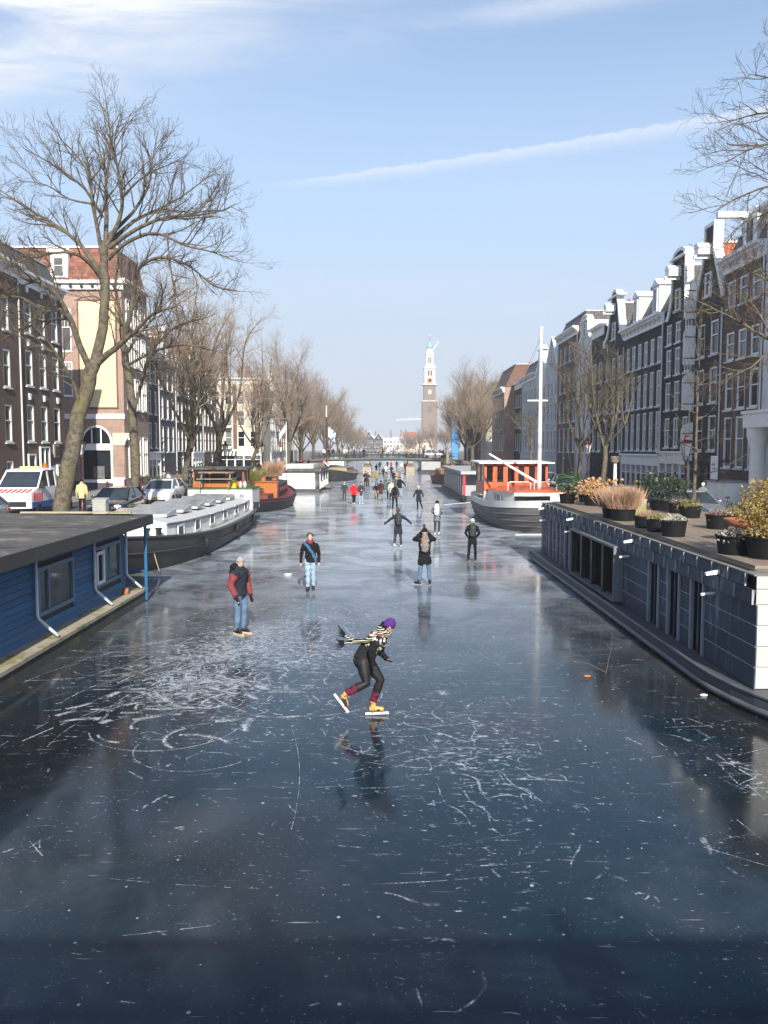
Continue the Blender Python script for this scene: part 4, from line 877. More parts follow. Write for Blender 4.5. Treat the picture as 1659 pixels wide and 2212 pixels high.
OLDWOOD = pm('weathered_wood', (.23, .18, .13), .85, .25, 2, bump=.2, stretch=(3, .4, 3)); TURF = pm('turf', (.06, .12, .025), .95, .4, 12, bump=.5, bscale=60); TERRA = pm('terracotta', (.40, .14, .07), .8, .15, 3); POTB = pm('black_plastic_pot', (.006, .0065, .008), .6, .2, 4, spec=.25)
def hullf(L, B, z0, z1, zm, p1=3.0, p2=3.0, n=26, tuck=.09):
    """length along y, sheer z0 (near) zm (middle) z1 (far); returns half-beam and sheer functions and rings"""
    sh = lambda t: zm + (z0-zm)*max(0, 1-2*t)**2 + (z1-zm)*max(0, 2*t-1)**2
    def hb(t):
        p = p1 if t < .5 else p2; return B/2*max(0.0, 1-abs(2*t-1)**p)**.62
    return sh, hb
def hull(name, parent, L, B, z0, z1, zm, mat, p1=3, p2=3, tuck=.07, n=34, deck=None, inset=.12, dz=.12, rubs=(), rubm=None):
    sh, hb = hullf(L, B, z0, z1, zm, p1, p2)
    ts = [.5-.5*math.cos(math.pi*i/n) for i in range(n+1)]; ts[0], ts[-1] = .0006, .9994
    def sec(t, f):                     # f: 0 keel .. 1 gunwale
        tt = tuck + (1-2*tuck)*t; w_ = hb(t); e = (1-f)**1.6
        y = L*(t*(1-e) + tt*e); x = w_*(1-.16*e) if f > 0 else w_*.80
        return x, y, -.25 + (sh(t)+.25)*f
    fs = (0, .2, .42, .66, .86, 1.0); rr = []
    for t in ts:
        ring = [(sec(t, f)[0], sec(t, f)[1], sec(t, f)[2]) for f in fs] + [(sec(t, 1)[0]-min(inset, sec(t, 1)[0]*.9), sec(t, 1)[1], sh(t))]
        ring += [(ring[-1][0], ring[-1][1], sh(t)-dz)]
        rr.append(ring + [(-x, y, z) for x, y, z in reversed(ring)])
    h = MB().rings(rr).build(name, mat, parent); smooth_by_angle(h.data, 38)
    if deck:
        d = [(hb(t)*.97-.02, L*t) for t in ts[1:-1]]; poly_t = [t for t in ts[1:-1]]
        MB().rings([[(-x, y, sh(t)-dz+.004), (0, y, sh(t)-dz+.05), (x, y, sh(t)-dz+.004)] for (x, y), t in zip(d, poly_t)], closed=False, cap=False).build('deck', deck, parent)
    for f, r in rubs:
        for s_ in (-1, 1):
            MB().tube([(s_*(sec(t, f)[0]+r*.6), sec(t, f)[1], sec(t, f)[2]) for t in ts], r, 6).build('rubbing_strake', rubm or mat, parent, smooth=True)
    return sh, hb
def boatwin(parent, x, y, z, w, h, nx, frame=WHITE, name='window', d=.03, glass_=PANE):
    """small framed window on a wall whose outward normal is +-x (nx) or -y (nx 0)"""
    t = .06
    f = MB().box(-w/2, -w/2+t, -d, .0, 0, h).box(w/2-t, w/2, -d, 0, 0, h).box(-w/2+t, w/2-t, -d, 0, 0, t).box(-w/2+t, w/2-t, -d, 0, h-t, h).build(name, frame, parent, (x, y, z), R(90) if nx > 0 else R(-90) if nx < 0 else 0)
    MB().box(-w/2+t, w/2-t, -d*.5, -.002, t, h-t).build('pane', glass_, f); return f
# ---- blue houseboat
BLUE = pm('blue_boards', (.013, .115, .26), .5, .15, 1.5, bump=.08, stretch=(.5, .5, 3), rnd=.22, col2=(.05, .15, .27), c2scale=3, c2lo=.52, c2hi=.75); BLUEF = pm('blue_frame', (.12, .20, .27), .5); FASC = pm('fascia_black', (.045, .043, .042), .8, .3, 2, bump=.2)
CONC = pm('mossy_concrete', (.36, .32, .24), .9, .2, 2, bump=.3, col2=(.22, .21, .08), c2scale=1.6, c2lo=.5, c2hi=.6)
bh = empty('houseboat', (-9.0, 15.0, 0), 'blue boarded houseboat with flat dark roof at the left edge', 'houseboat')
off = Vector((9.0, -15.0, 0))
def P_(x, y, z=0): return (x+9.0, y-15.0, z)
YA, YB, XW = 3.0, 23.0, -7.25
q = lambda mb: mb
MB().box(-11.25+9, -6.75+9, YA-15, 23.35-15, -.3, .30).build('hull', pm('concrete_hull', (.06, .058, .05), .9, .3, 2, bump=.3, col2=(.10, .11, .05), c2lo=.55, c2hi=.7), bh)
MB().box(-11.25+9, -6.72+9, YA-15, 23.38-15, .302, .38).build('deck', CONC, bh)
MB().box(-10.95+9, XW-.03+9, YA-15, YB-.03-15, .382, 2.2).build('inner_wall', FASC, bh)
nb = 13; bhh = (2.22-.382)/nb
wins = [(17.1, 19.1, .78, 1.82), (20.5, 22.55, .80, 1.84)]
def boards(y0, y1, z0):
    return MB().hexa([(XW-.03+9, y0-15, z0), (XW+.03+9, y0-15, z0), (XW+.03+9, y1-15, z0), (XW-.03+9, y1-15, z0), (XW-.03+9, y0-15, z0+bhh-.022), (XW-.004+9, y0-15, z0+bhh-.022), (XW-.004+9, y1-15, z0+bhh-.022), (XW-.03+9, y1-15, z0+bhh-.022)])
for i in range(nb):
    z0 = .382+i*bhh; segs = [(YA, YB)]
    for a, b_, c, d in wins:
        if z0+bhh > c and z0 < d: segs = [s for y0, y1 in segs for s in ((y0, min(y1, a)), (max(y0, b_), y1)) if s[1]-s[0] > .02]
    fin = []
    for y0, y1 in segs:
        y = y0
        cut = 9.0+(i*1.7 % 3.4)
        while y1-y > 5.4: fin.append((y, y+4.4-(i % 3)*.7)); y = fin[-1][1]+.006
        fin.append((y, y1))
    for y0, y1 in fin: boards(y0, y1, z0).build('board', BLUE, bh)
for i in range(nb):                                   # end wall boards
    z0 = .382+i*bhh; MB().box(-10.95+9, XW+9, YB-.028-15, YB-15, z0, z0+bhh-.022).build('board', BLUE, bh)
for k, (a, b_, c, d) in enumerate(wins):
    w_ = b_-a; f = MB().box(0, .09, -.05, .05, 0, d-c).box(w_-.09, w_, -.05, .05, 0, d-c).box(.09, w_-.09, -.05, .05, 0, .09).box(.09, w_-.09, -.05, .05, d-c-.09, d-c).box(w_*.27, w_*.27+.07, -.045, .05, .09, d-c-.09).build('window', BLUEF, bh, (XW+9, a-15, c), R(90))
    MB().box(.09, w_-.09, .0, .02, .09, d-c-.09).build('pane', glass('houseboat_pane', (.05, .065, .07), .05, .6, .2), f)
    if k == 1: MB().box(.03, .10, -.1, -.055, .1, d-c-.12).box(w_*.25, w_*.25+.08, -.1, -.055, .1, d-c-.12).box(.10, w_*.25, -.1, -.055, .1, .17).box(.10, w_*.25, -.1, -.055, d-c-.2, d-c-.12).build('open_casement', WHITE, f)
PIPE = pm('pale_pipe', (.62, .66, .70), .5, .08)
for y in (10.3, 16.95, 20.4, 22.92):
    MB().tube([(XW+.07+9, y-15, 2.2), (XW+.07+9, y-15, .86), (XW+.10+9, y-15, .78), (-6.78+9, y+.06-15, .42)], .036, 8).build('drainpipe', PIPE, bh, smooth=True)
MB().hexa([P_(-11.3, YA, 2.32), P_(-6.6, YA, 2.24), P_(-6.6, 23.4, 2.24), P_(-11.3, 23.4, 2.32), P_(-11.3, YA, 2.50), P_(-6.62, YA, 2.42), P_(-6.62, 23.38, 2.42), P_(-11.3, 23.38, 2.50)]).build('roof', ROOFBIT, bh)
MB().hexa([P_(-6.597, YA, 2.18), P_(-6.55, YA, 2.18), P_(-6.55, 23.45, 2.18), P_(-6.597, 23.45, 2.18), P_(-6.597, YA, 2.45), P_(-6.56, YA, 2.45), P_(-6.56, 23.45, 2.45), P_(-6.597, 23.45, 2.45)]).box(-11.3+9, -6.6+9, 23.405-15, 23.45-15, 2.2, 2.46).build('fascia', FASC, bh)
MB().box(-10.2+9, -7.1+9, 23.15-15, 23.3-15, 2.50, 2.545).build('roof_batten', CONC, bh)
for i, (y, x0) in enumerate(((19.5, -10.9), (15.5, -10.9), (11.5, -10.9))): MB().box(x0+9, -6.7+9, y-15, y+.07-15, 2.50, 2.513).build('roof_seam', FASC, bh).rotation_euler = (0, R(.97), 0)
MB().bar(P_(-6.72, 23.2, .05), P_(-6.72, 23.2, 2.25), .045).build('corner_post', BLUE, bh)
MB().lathe([(.07, 0), (.09, .02), (.09, .16), (.06, .17)], 12, P_(-7.0, 22.2, .38)).build('bollard', TERRA, bh, smooth=True)
MB().bar(P_(-6.8, 23.3, .85), P_(-8.4, 23.3, .95), .03).build('rail', BLUE, bh)
# ---- white-cabined barge on the left
wb = empty('barge', (-9.25, 26.0, 0), 'grey hulled barge with long white cabin and roof skylights', 'barge')
L, Bm = 25.0, 4.7
sh, hb = hull('hull', wb, L, Bm, 1.55, 1.05, .92, HULLK, 3.2, 3.6, .10, deck=GREYP, rubs=((.97, .05), (.62, .03)))
def cabin(parent, y0, y1, B0, B1, zb, zt, cam_, mat, roofm, n=10, name='cabin', taper=None):
    rr, rf = [], []
    for i in range(n+1):
        f = i/n; y = y0+(y1-y0)*f; b_ = B0+(B1-B0)*f
        if taper: b_ = min(b_, taper(y))
        zt_ = zt[0]+(zt[1]-zt[0])*f+zt[2]*(4*f*(1-f)); zb_ = zb[0]+(zb[1]-zb[0])*f
        rr.append([(b_, y, zb_), (b_*.985, y, zt_), (-b_*.985, y, zt_), (-b_, y, zb_)])
        rf.append([(b_+.07, y, zt_+.003), (b_*.6, y, zt_+cam_*.75), (0, y, zt_+cam_), (-b_*.6, y, zt_+cam_*.75), (-b_-.07, y, zt_+.003)])
    MB().rings(rr).build(name, mat, parent); r = MB().rings(rf).build(name + '_roof', roofm, parent); smooth_by_angle(r.data, 40)
    return rr
cr_ = cabin(wb, 3.6, 21.2, 1.62, 1.72, (.85, .85), (1.62, 1.42, -.10), .22, BWHITE, pm('grey_white_roof', (.55, .56, .56), .6, .08, 2), taper=lambda y: hb(y/L)*.80)
MB().tube([(r[1][0]+.05, r[1][1], r[1][2]-.01) for r in cr_], .035, 5).build('roof_edge', HULLK, wb)
for i in range(6):
    y = 5.0+i*2.55; z = 1.62-.2*(y-3.6)/17.6-.10*.8+.23
    s = MB().hexa([(-1.1, y, z), (1.1, y, z), (1.1, y+1.45, z), (-1.1, y+1.45, z), (-1.1, y, z+.10), (1.1, y, z+.10), (1.1, y+1.45, z+.24), (-1.1, y+1.45, z+.24)]).build('skylight', GREYP, wb)
    MB().hexa([(-1.03, y+.07, z+.112), (1.03, y+.07, z+.112), (1.03, y+1.38, z+.236), (-1.03, y+1.38, z+.236), (-1.03, y+.07, z+.122), (1.03, y+.07, z+.122), (1.03, y+1.38, z+.246), (-1.03, y+1.38, z+.246)]).build('pane', pm('skylight_pane', (.30, .32, .33), .25, .3, 2), s)
for i, y in enumerate((4.9, 7.6, 10.4, 13.3, 16.2, 19.0)):
    xw = min(1.62+.10*(y-3.6)/17.6, hb(y/L)*.80); boatwin(wb, xw+.012, y, .98, .95, .5, 1, glass_=pm('dusty_pane', (.075, .08, .08), .3))
MB().box(.3, .75, 3.2, 3.56, .9, 1.5).build('locker', BWHITE, wb)
bb = MB()
MB().lathe([(.10, 0), (.10, .42), (.13, .43), (.13, .48)], 10, (.95, 2.9, 1.05)).build('bollard', BLACKP, wb); MB().lathe([(.10, 0), (.10, .42), (.13, .43), (.13, .48)], 10, (1.3, 3.1, 1.05)).build('bollard', BLACKP, wb); MB().lathe([(.14, 0), (.14, .42), (.17, .43), (.17, .5)], 10, (2.0, 20.9, .8)).build('bollard', BLACKP, wb)
MB().lathe([(.12, 0), (.12, .3), (.16, .31), (.16, .42)], 10, (-.9, 14.9, 1.65)).build('stove_pipe', BLACKP, wb)
blk = MB().box(-1.95, 1.72, 21.25, 24.0, .8, 2.0).build('aft_cabin', BWHITE, wb)
MB().box(-1.98, 1.75, 21.2, 24.03, 2.003, 2.07).build('turf_roof', TURF, wb)
for x in (-1.35, 1.15): MB().lathe([(.13, 0), (.16, .01), (.16, .04), (.11, .05)], 16).build('porthole', STEEL, blk, (x, 21.24, 1.62)).rotation_euler = (R(90), 0, 0)
wh = empty('wheelhouse', (0, 0, 0), parent=wb)
wh.name = 'wheelhouse'
def frame_house(parent, x0, x1, y0, y1, z0, z1, sillz, posts, mat, roofm, ov=.22, name='wheelhouse', pane=PANE, pw=.07):
    m = MB().box(x0, x1, y0, y1, z0, sillz)
    for i in range(posts+1):
        x = x0+(x1-x0)*i/posts
        for y in (y0, y1-.1): m.box(max(x0, x-pw), min(x1, x+pw), y, y+.1, sillz, z1)
    for x in (x0, x1-.1): m.box(x, x+.1, (y0+y1)/2-.06, (y0+y1)/2+.06, sillz, z1)
    m.box(x0, x1, y0, y0+.1, z1-.12, z1-.001).box(x0, x1, y1-.1, y1, z1-.12, z1-.001)
    h = m.build(name, mat, parent)
    for i in range(posts):
        xa, xb = x0+(x1-x0)*i/posts, x0+(x1-x0)*(i+1)/posts
        MB().box(xa+pw+.005, xb-pw-.005, y0+.04, y0+.05, sillz+.003, z1-.125).build('pane', pane, h); MB().box(xa+pw+.005, xb-pw-.005, y1-.05, y1-.04, sillz+.003, z1-.125).build('pane', pane, h)
    for x in (x0+.04, x1-.05): MB().box(x, x+.01, y0+.11, (y0+y1)/2-.07, sillz+.003, z1-.01).box(x, x+.01, (y0+y1)/2+.07, y1-.11, sillz+.003, z1-.01).build('pane', pane, h)
    MB().hexa([(x0-ov, y0-ov, z1+.003), (x1+ov, y0-ov, z1+.003), (x1+ov, y1+ov, z1+.003), (x0-ov, y1+ov, z1+.003), (x0-ov, y0-ov, z1+.08), (x1+ov, y0-ov, z1+.08), (x1+ov, y1+ov, z1+.15), (x0-ov, y1+ov, z1+.15)]).build('wheelhouse_roof', roofm, parent)
    return h
bpy.data.objects.remove(wh)
frame_house(wb, -1.9, 1.05, 22.4, 24.6, 2.0, 3.1, 2.42, 3, WOODO, ROOFBIT)
# picnic table and pots on its roof
pt = empty('picnic_table', (-9.6, 47.7, 2.07), 'wooden picnic table on the turf roof of the white barge', 'picnic table')
MB().box(-.8, .8, -.35, .35, .68, .74).build('table_top', OLDWOOD, pt); pt.scale = (1.25, 1.25, 1.25)
for y in (-.72, .55): MB().box(-.8, .8, y, y+.2, .40, .45).build('bench', OLDWOOD, pt)
for x in (-.65, .65):
    for s_ in (-1, 1): MB().hexa([(x-.03, s_*.75-.05, 0), (x+.03, s_*.75-.05, 0), (x+.03, s_*.75+.05, 0), (x-.03, s_*.75+.05, 0), (x-.03, s_*.2-.05, .68), (x+.03, s_*.2-.05, .68), (x+.03, s_*.2+.05, .68), (x-.03, s_*.2+.05, .68)]).build('leg', OLDWOOD, pt)
YEL = pm('yellow_plastic', (.75, .52, .03), .4)
def leafball(n, r, size, seed, center=(0, 0, 0), blades=False, up=.0):
    g = np.random.default_rng(seed); V = []; Fq = []
    d = g.normal(size=(n, 3)); d /= np.linalg.norm(d, axis=1)[:, None]; rad = g.uniform(.15, 1, n)**.45
    lump = 1+.22*np.sin(d[:, 0]*5+seed)*np.cos(d[:, 1]*4+2)+.15*np.sin(d[:, 2]*7+seed)
    P = d*(rad*lump)[:, None]*np.array(r)+np.array(center)
    if blades: P[:, 2] = center[2]+0*P[:, 2]
    a = g.normal(size=(n, 3)); 
    if blades:
        a = np.stack([d[:, 0]*.10, d[:, 1]*.10, np.abs(g.normal(1, .2, n))], 1); P[:, :2] = np.array(center)[:2]+d[:, :2]*rad[:, None]*np.array(r)[:2]*.8
    a /= np.linalg.norm(a, axis=1)[:, None]; b = np.cross(a, g.normal(size=(n, 3))); b /= np.linalg.norm(b, axis=1)[:, None]
    s = size*g.uniform(.6, 1.3, n)[:, None]
    if blades:
        a = a+g.normal(size=(n, 3))*np.array([.24, .24, .05]); a /= np.linalg.norm(a, axis=1)[:, None]; ln = (np.array(r)[2]*g.uniform(.25, 1.1, n)**.8)[:, None]; w_ = size*.5
        V = np.stack([P-b*w_, P+b*w_, P+a*ln*.6+b*w_*.7, P+a*ln+np.stack([d[:, 0], d[:, 1], 0*d[:, 0]], 1)*ln*.04], 1)
    else: V = np.stack([P-a*s, P+b*s*.55, P+a*s, P-b*s*.55], 1)
    return V.reshape(-1, 3), np.arange(4*n).reshape(n, 4)
LEAFG = pm('leaf_evergreen', (.045, .085, .028), .5, .5, 6); LEAFY = pm('leaf_yellow_green', (.20, .19, .05), .7, .5, 6); DRYP = pm('dry_stems', (.42, .27, .17), .9, .4, 5); DRYF = pm('dry_flower_heads', (.46, .27, .12), .9, .4, 8); SILV = pm('silver_heather', (.36, .34, .27), .9, .4, 8); BAMB = pm('bamboo_leaf', (.32, .22, .05), .7, .5, 6); DKHED = pm('hedge_leaf', (.022, .040, .018), .45, .5, 6); HEATH = pm('heather_brown', (.20, .12, .09), .9, .4, 8)
def potmesh(r, h, m=POTB): 
    me = MB().lathe([(r*.84, 0), (r*.98, h*.93), (r*1.05, h*.93), (r*1.05, h), (r*.94, h), (r*.92, h*.88)], 20).mesh('pot', m); smooth_by_angle(me, 40); return me
def potted(label, loc, r, h, kind, mat, size, seed, n=None, pot=POTB, group=None, cat='potted plant', square=False):
    rt = empty('plant_pot', loc, label, cat, group)
    if square: MB().box(-r, r, -r, r, 0, h).build('pot', pot, rt)
    else: link('pot', potmesh(r, h, pot), rt)
    MB().lathe([(r*.92, 0), (r*.5, .02), (.01, .03)], 14, (0, 0, h*.87)).build('soil', pm('soil', (.03, .022, .015), .95), rt)
    if kind == 'ball': V, Fq = leafball(n or 900, (size[0], size[0], size[1]/2), .045 if (n or 900) < 3000 else .03, seed, (0, 0, h+size[1]*.42))
    elif kind == 'blade': V, Fq = leafball(2*(n or 500), (size[0], size[0], size[1]), .007, seed, (0, 0, h*.85), blades=True)
    elif kind == 'low': V, Fq = leafball(n or 700, (size[0], size[0], size[1]), .028, seed, (0, 0, h*.95))
    tag(link('plant', np_mesh('plant', V, Fq, mat, False), rt), kind='stuff')
    if kind == 'ball': MB().tube([(0, 0, h*.8), (.02, 0, h+size[1]*.4)], [.02, .012], 5).build('stem', TWIG, rt)
    return rt
potted('yellow pot with small bush on the white barge turf roof', (-8.65, 47.7, 2.07), .2, .3, 'ball', LEAFY, (.2, .3), 3, 200, YEL)
for x in (-8.25, -8.0):
    o = MB().lathe([(.10, 0), (.11, .25), (.05, .33), (.03, .4)], 10).build('jerrycan', pm('pale_plastic', (.6, .66, .72), .4), None, (x, 47.6, 2.07), smooth=True); tag(o, ('left' if x < -8.1 else 'right') + ' one of two pale plastic cans beside the yellow pot', 'can', 'pale cans on the turf roof')
# mooring lines and fenders
ROPE = pm('mooring_rope', (.34, .30, .22), .9); 
def rope(parent, a, b, sag=.25): a, b = Vector(a), Vector(b); MB().tube([a.lerp(b, i/8)-Vector((0, 0, sag*4*(i/8)*(1-i/8))) for i in range(9)], .018, 5).build('mooring_rope', ROPE, parent)
rope(wb, (-1.6, 2.2, 1.35), (-2.6, -1.5, 1.05)); rope(wb, (-1.9, 22.5, 1.0), (-2.7, 25.5, 1.05)); rope(wb, (1.0, 2.9, 1.5), (1.6, 2.0, .15), .1)
for y in (6.5, 12.5, 18.0): MB().lathe([(.03, 0), (.09, .06), (.1, .3), (.08, .42), (.02, .46)], 10).build('fender', RUBBER, wb, (hb(y/L)+.06, y, .38), smooth=True)
# ---- red and black tjalk with plants
tj = empty('barge', (-9.1, 55.0, 0), 'black and red sailing barge with varnished deckhouse and potted shrubs', 'barge')
sh, hb = hull('hull', tj, 15.0, 4.6, .95, 1.5, .85, HULLN, 3.4, 2.6, .08, deck=REDP, rubs=((.82, .03),), rubm=REDP)
cabin(tj, 5.6, 12.6, 1.35, 1.25, (.7, .7), (1.7, 1.75, 0), .12, HULLN, HULLN, taper=lambda y: hb(y/15)*.8)
for y in (6.6, 7.7, 8.8, 9.9, 11.0): boatwin(tj, 1.38, y, 1.15, .5, .38, 1, REDP)
MB().box(-.2, 1.4, 4.6, 5.55, .8, 1.9).box(-.26, 1.46, 4.5, 5.6, 1.903, 1.97).build('deckhouse', WOODO, tj)
MB().box(-1.8, 1.2, 1.2, 4.2, .75, 1.15).build('aft_hatch', REDP, tj)
mb = MB()
for k in range(16): a = 2*math.pi*k/16; b_ = 2*math.pi*(k+1)/16; mb.bar((.35*math.cos(a), 0, .35*math.sin(a)), (.35*math.cos(b_), 0, .35*math.sin(b_)), .02, n=5)
for k in range(4): a = math.pi*k/4; mb.bar((-.35*math.cos(a), 0, -.35*math.sin(a)), (.35*math.cos(a), 0, .35*math.sin(a)), .012, n=4)
mb.build('steering_wheel', WOODO, tj, (-.9, 4.4, 1.5))
for i, (x, y, z, kd, m, sz, n, lb) in enumerate(((-9.7, 60.0, 1.15, 'blade', LEAFY, (.7, 1.6), 700, 'tall pale grass in terracotta pot on the red barge'), (-8.9, 59.0, .8, 'ball', LEAFG, (.35, .5), 250, 'small green bush in terracotta pot by the barge deckhouse'), (-9.2, 63.0, 1.85, 'ball', LEAFY, (.5, .7), 400, 'yellow green shrub on the barge cabin roof'), (-8.6, 65.0, 1.85, 'blade', DRYP, (.8, 1.3), 700, 'brown dry shrub on the barge cabin roof'), (-10.4, 58.5, .8, 'ball', DRYF, (.4, .6), 250, 'withered bush in terracotta pot at the barge stern'))):
    potted(lb, (x, y, z), .26, .36, kd, m, sz, 30+i, n, TERRA)
# ---- white houseboat
wk = empty('houseboat', (-8.45, 82.0, 0), 'plain white houseboat with flat dark roof and side veranda', 'houseboat')
MB().box(-2.1, 2.05, 0, 12, -.2, .35).build('hull', HULLK, wk); MB().box(-1.95, 1.6, .1, 11.8, .353, 2.1).build('wall', BWHITE, wk); MB().box(-2.3, 2.25, -.25, 12.1, 2.103, 2.32).build('roof', ROOFBIT, wk)
for y in (2.5, 5.0, 8.0): boatwin(wk, 1.615, y, .8, 1.0, 1.0, 1)
for y in (.3, 4.1, 8.0, 11.6): MB().bar((2.1, y, .35), (2.1, y, 2.1), .05).build('veranda_post', BWHITE, wk)
ra = MB().bar((2.1, .3, 1.1), (2.1, 11.6, 1.1), .03)
for i in range(30): ra.bar((2.1, .3+i*.38, .36), (2.1, .3+i*.38, 1.1), .015, n=4)
ra.build('veranda_railing', CREAMW, wk); MB().box(2.05, 2.8, 5, 9, .3, .4).build('landing', OLDWOOD, wk)
MB().box(-1.9, 1.2, 3.0, 10, 2.323, 2.7).build('roof_box', BWHITE, wk)
# ---- dark barge with a mast and flag
db = empty('barge', (-6.9, 108.0, 0), 'black barge with tall dark mast and Dutch flag near the bridge', 'barge'); db.rotation_euler = (0, 0, R(-5))
hull('hull', db, 17, 4.4, 1.7, 1.4, 1.0, HULLK, 2.6, 3.0, .08, deck=OLDWOOD, rubs=((.96, .06),), rubm=pm('hull_stripe', (.28, .30, .14), .6))
cabin(db, 5, 13, 1.4, 1.4, (.8, .8), (1.7, 1.7, 0), .15, pm('khaki_cabin', (.34, .28, .18), .7), OLDWOOD)
MB().bar((-1.2, 4, 1), (-1.2, 4, 8.6), .11, .09, 8).build('mast', pm('mast_brown', (.05, .025, .018), .5), db); MB().bar((-1.2, 4, 8.6), (-1.2, 4, 10.1), .09, .07, 8).build('mast_top', BWHITE, db)
fl = lambda mt, z0, z1: MB().rings([[(-.9+i*.10, -.3+.06*math.sin(i*1.3), z0-.08*i), (-.9+i*.10, -.3+.06*math.sin(i*1.3), z1-.08*i)] for i in range(8)], closed=False, cap=False)
f_ = MB().bar((-.95, -.3, 1.4), (-.95, -.3, 3.4), .03).build('flagstaff', OLDWOOD, db)
for z, m in ((2.75, REDB), (2.55, BWHITE), (2.35, pm('flag_blue', (.03, .07, .30), .7))): fl(m, z, z+.2).build('flag_band', m, f_)
MB().tube([(-2.3, 1.0, 1.3), (-2.0, .2, 1.2), (-1.7, -.1, .9)], .12, 8).build('fender', pm('fender_orange', (.6, .22, .03), .6), db)
fg = MB().rings([[(i*.13, .05*math.sin(i*1.2), 6.0-.12*i+.05*math.sin(i)), (i*.13+.12, .05*math.sin(i*1.2), 7.3-.12*i)] for i in range(8)], closed=False, cap=False).build('pennant', pm('pennant_white', (.75, .77, .8), .7, .1, 3, col2=(.05, .10, .38), c2scale=2.2, c2lo=.56, c2hi=.58), db, (-1.0, 4, 0))
ws = empty('barge', (-9.0, 147.0, 0), 'white and dark barge seen under the left side of the bridge', 'barge'); hull('hull', ws, 16, 4.6, 1.5, 1.4, 1.1, HULLK, 2.6, 3, .08, deck=GREYP, rubs=((.9, .06),), rubm=REDP); cabin(ws, 2, 12, 1.8, 1.8, (1, 1), (2.6, 2.5, 0), .2, BWHITE, BWHITE)
# ---- right: zinc-clad houseboat
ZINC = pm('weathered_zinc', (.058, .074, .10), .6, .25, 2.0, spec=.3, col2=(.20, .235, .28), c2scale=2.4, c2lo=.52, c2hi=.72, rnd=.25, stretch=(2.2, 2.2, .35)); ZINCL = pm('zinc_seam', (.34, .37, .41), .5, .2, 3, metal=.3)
zb = empty('houseboat', (8.5, 22.0, 0), 'zinc clad houseboat with roof garden of black tubs on the right', 'houseboat')
ZX, ZY = 8.5, 22.0
lx = lambda x: x-ZX
ly = lambda y: y-ZY
YN, YF, XL, XR = 13.5, 32.2, 6.05, 10.4
# hull with rounded near end
out_ = []
for i in range(13): a = math.pi/2*i/12; out_.append((XL+2.4-2.75*math.cos(a)-.0, YN-.3-2.4*math.sin(a)))
def rimpoly(o): 
    p = [(XL-.32-o, YF+.4+o)] + [(XL-.32-o, YN+1.5)] + [(XL-.32-o+(XR-XL+.5+2*o)*.5*(1-math.cos(math.pi/2*i/10)), YN+1.5-(4.1+o)*math.sin(math.pi/2*i/10)) for i in range(1, 11)] + [(XR+.2+o, YN-2.6-o), (XR+.2+o, YF+.4+o)]
    return [(lx(x), ly(y)) for x, y in p]
MB().slab(rimpoly(-.06), -.3, .16).build('hull', pm('hull_weed', (.045, .045, .035), .9, .3, 3, bump=.4, col2=(.14, .14, .05), c2lo=.52, c2hi=.6), zb)
MB().slab(rimpoly(0), .163, .30).build('deck', pm('deck_dark', (.07, .075, .085), .6, .25, 2), zb)
for zz_, r_, o_ in ((.33, .035, -.02), (.10, .06, .0)):
    MB().tube([(x, y, zz_) for x, y in rimpoly(o_)[:-1]], r_, 8).build('gunwale_rail', pm('rail_zinc', (.10, .11, .125), .5, .3, 3), zb, smooth=True)
MB().box(lx(XL+.16), lx(XR), ly(YN+.16), ly(YF), .303, 2.2).build('core', BLACKP, zb)
doors = [(15.7, 16.4), (17.0, 17.75), (18.3, 19.05), (27.2, 27.95), (28.6, 29.3), (29.9, 30.6)]; bay = (21.2, 26.1)
DKP = pm('dark_pane', (.006, .007, .009), .7, .3, 2, spec=.03)
def panel(x, y0, y1, z0, z1, lean0=0, lean1=0, m=ZINC, th=.02):
    g = .006; return MB().hexa([(lx(x+lean0), ly(y0+g), z0+g), (lx(x+lean0)+th, ly(y0+g), z0+g), (lx(x+lean0)+th, ly(y1-g), z0+g), (lx(x+lean0), ly(y1-g), z0+g), (lx(x+lean1), ly(y0+g), z1-g), (lx(x+lean1)+th, ly(y0+g), z1-g), (lx(x+lean1)+th, ly(y1-g), z1-g), (lx(x+lean1), ly(y1-g), z1-g)]).build('zinc_panel', m, zb)
segs = []; edges = [YN, *[e for d_ in sorted(doors+[bay]) for e in d_], YF]
for i in range(0, len(edges), 2): segs.append((edges[i], edges[i+1]))
zr = [.31, .68, 1.03, 1.38, 1.73]
for y0, y1 in segs:
    n = max(1, round((y1-y0)/.95))
    for k in range(n):
        for j in range(4):
            if y1-y0 > .3: panel(XL+.10, y0+(y1-y0)*k/n, y0+(y1-y0)*(k+1)/n, zr[j], zr[j+1])
n = 26
for k in range(n):                                    # two rows of the leaning band under the roof edge
    y0, y1 = YN+(YF-YN)*k/n, YN+(YF-YN)*(k+1)/n
    panel(XL+.02, y0, y1, 1.733, 1.99, 0, .03); s_ = (y1-y0)*.5
    panel(XL+.05, y0+s_, min(y1+s_, YF), 1.99, 2.22, 0, .05)
    MB().box(lx(XL+.005), lx(XL+.035), ly(y0)-.008, ly(y0)+.008, 1.74, 1.985).build('seam', ZINCL, zb)
    MB().box(lx(XL+.035), lx(XL+.07), ly(y0+s_)-.008, ly(y0+s_)+.008, 1.995, 2.215).build('seam', ZINCL, zb)
for z_ in zr[1:]:
    for y0, y1 in segs:
        if y1-y0 > .3: MB().box(lx(XL+.088), lx(XL+.1), ly(y0)+.01, ly(y1)-.01, z_-.007, z_+.007).build('seam', ZINCL, zb)
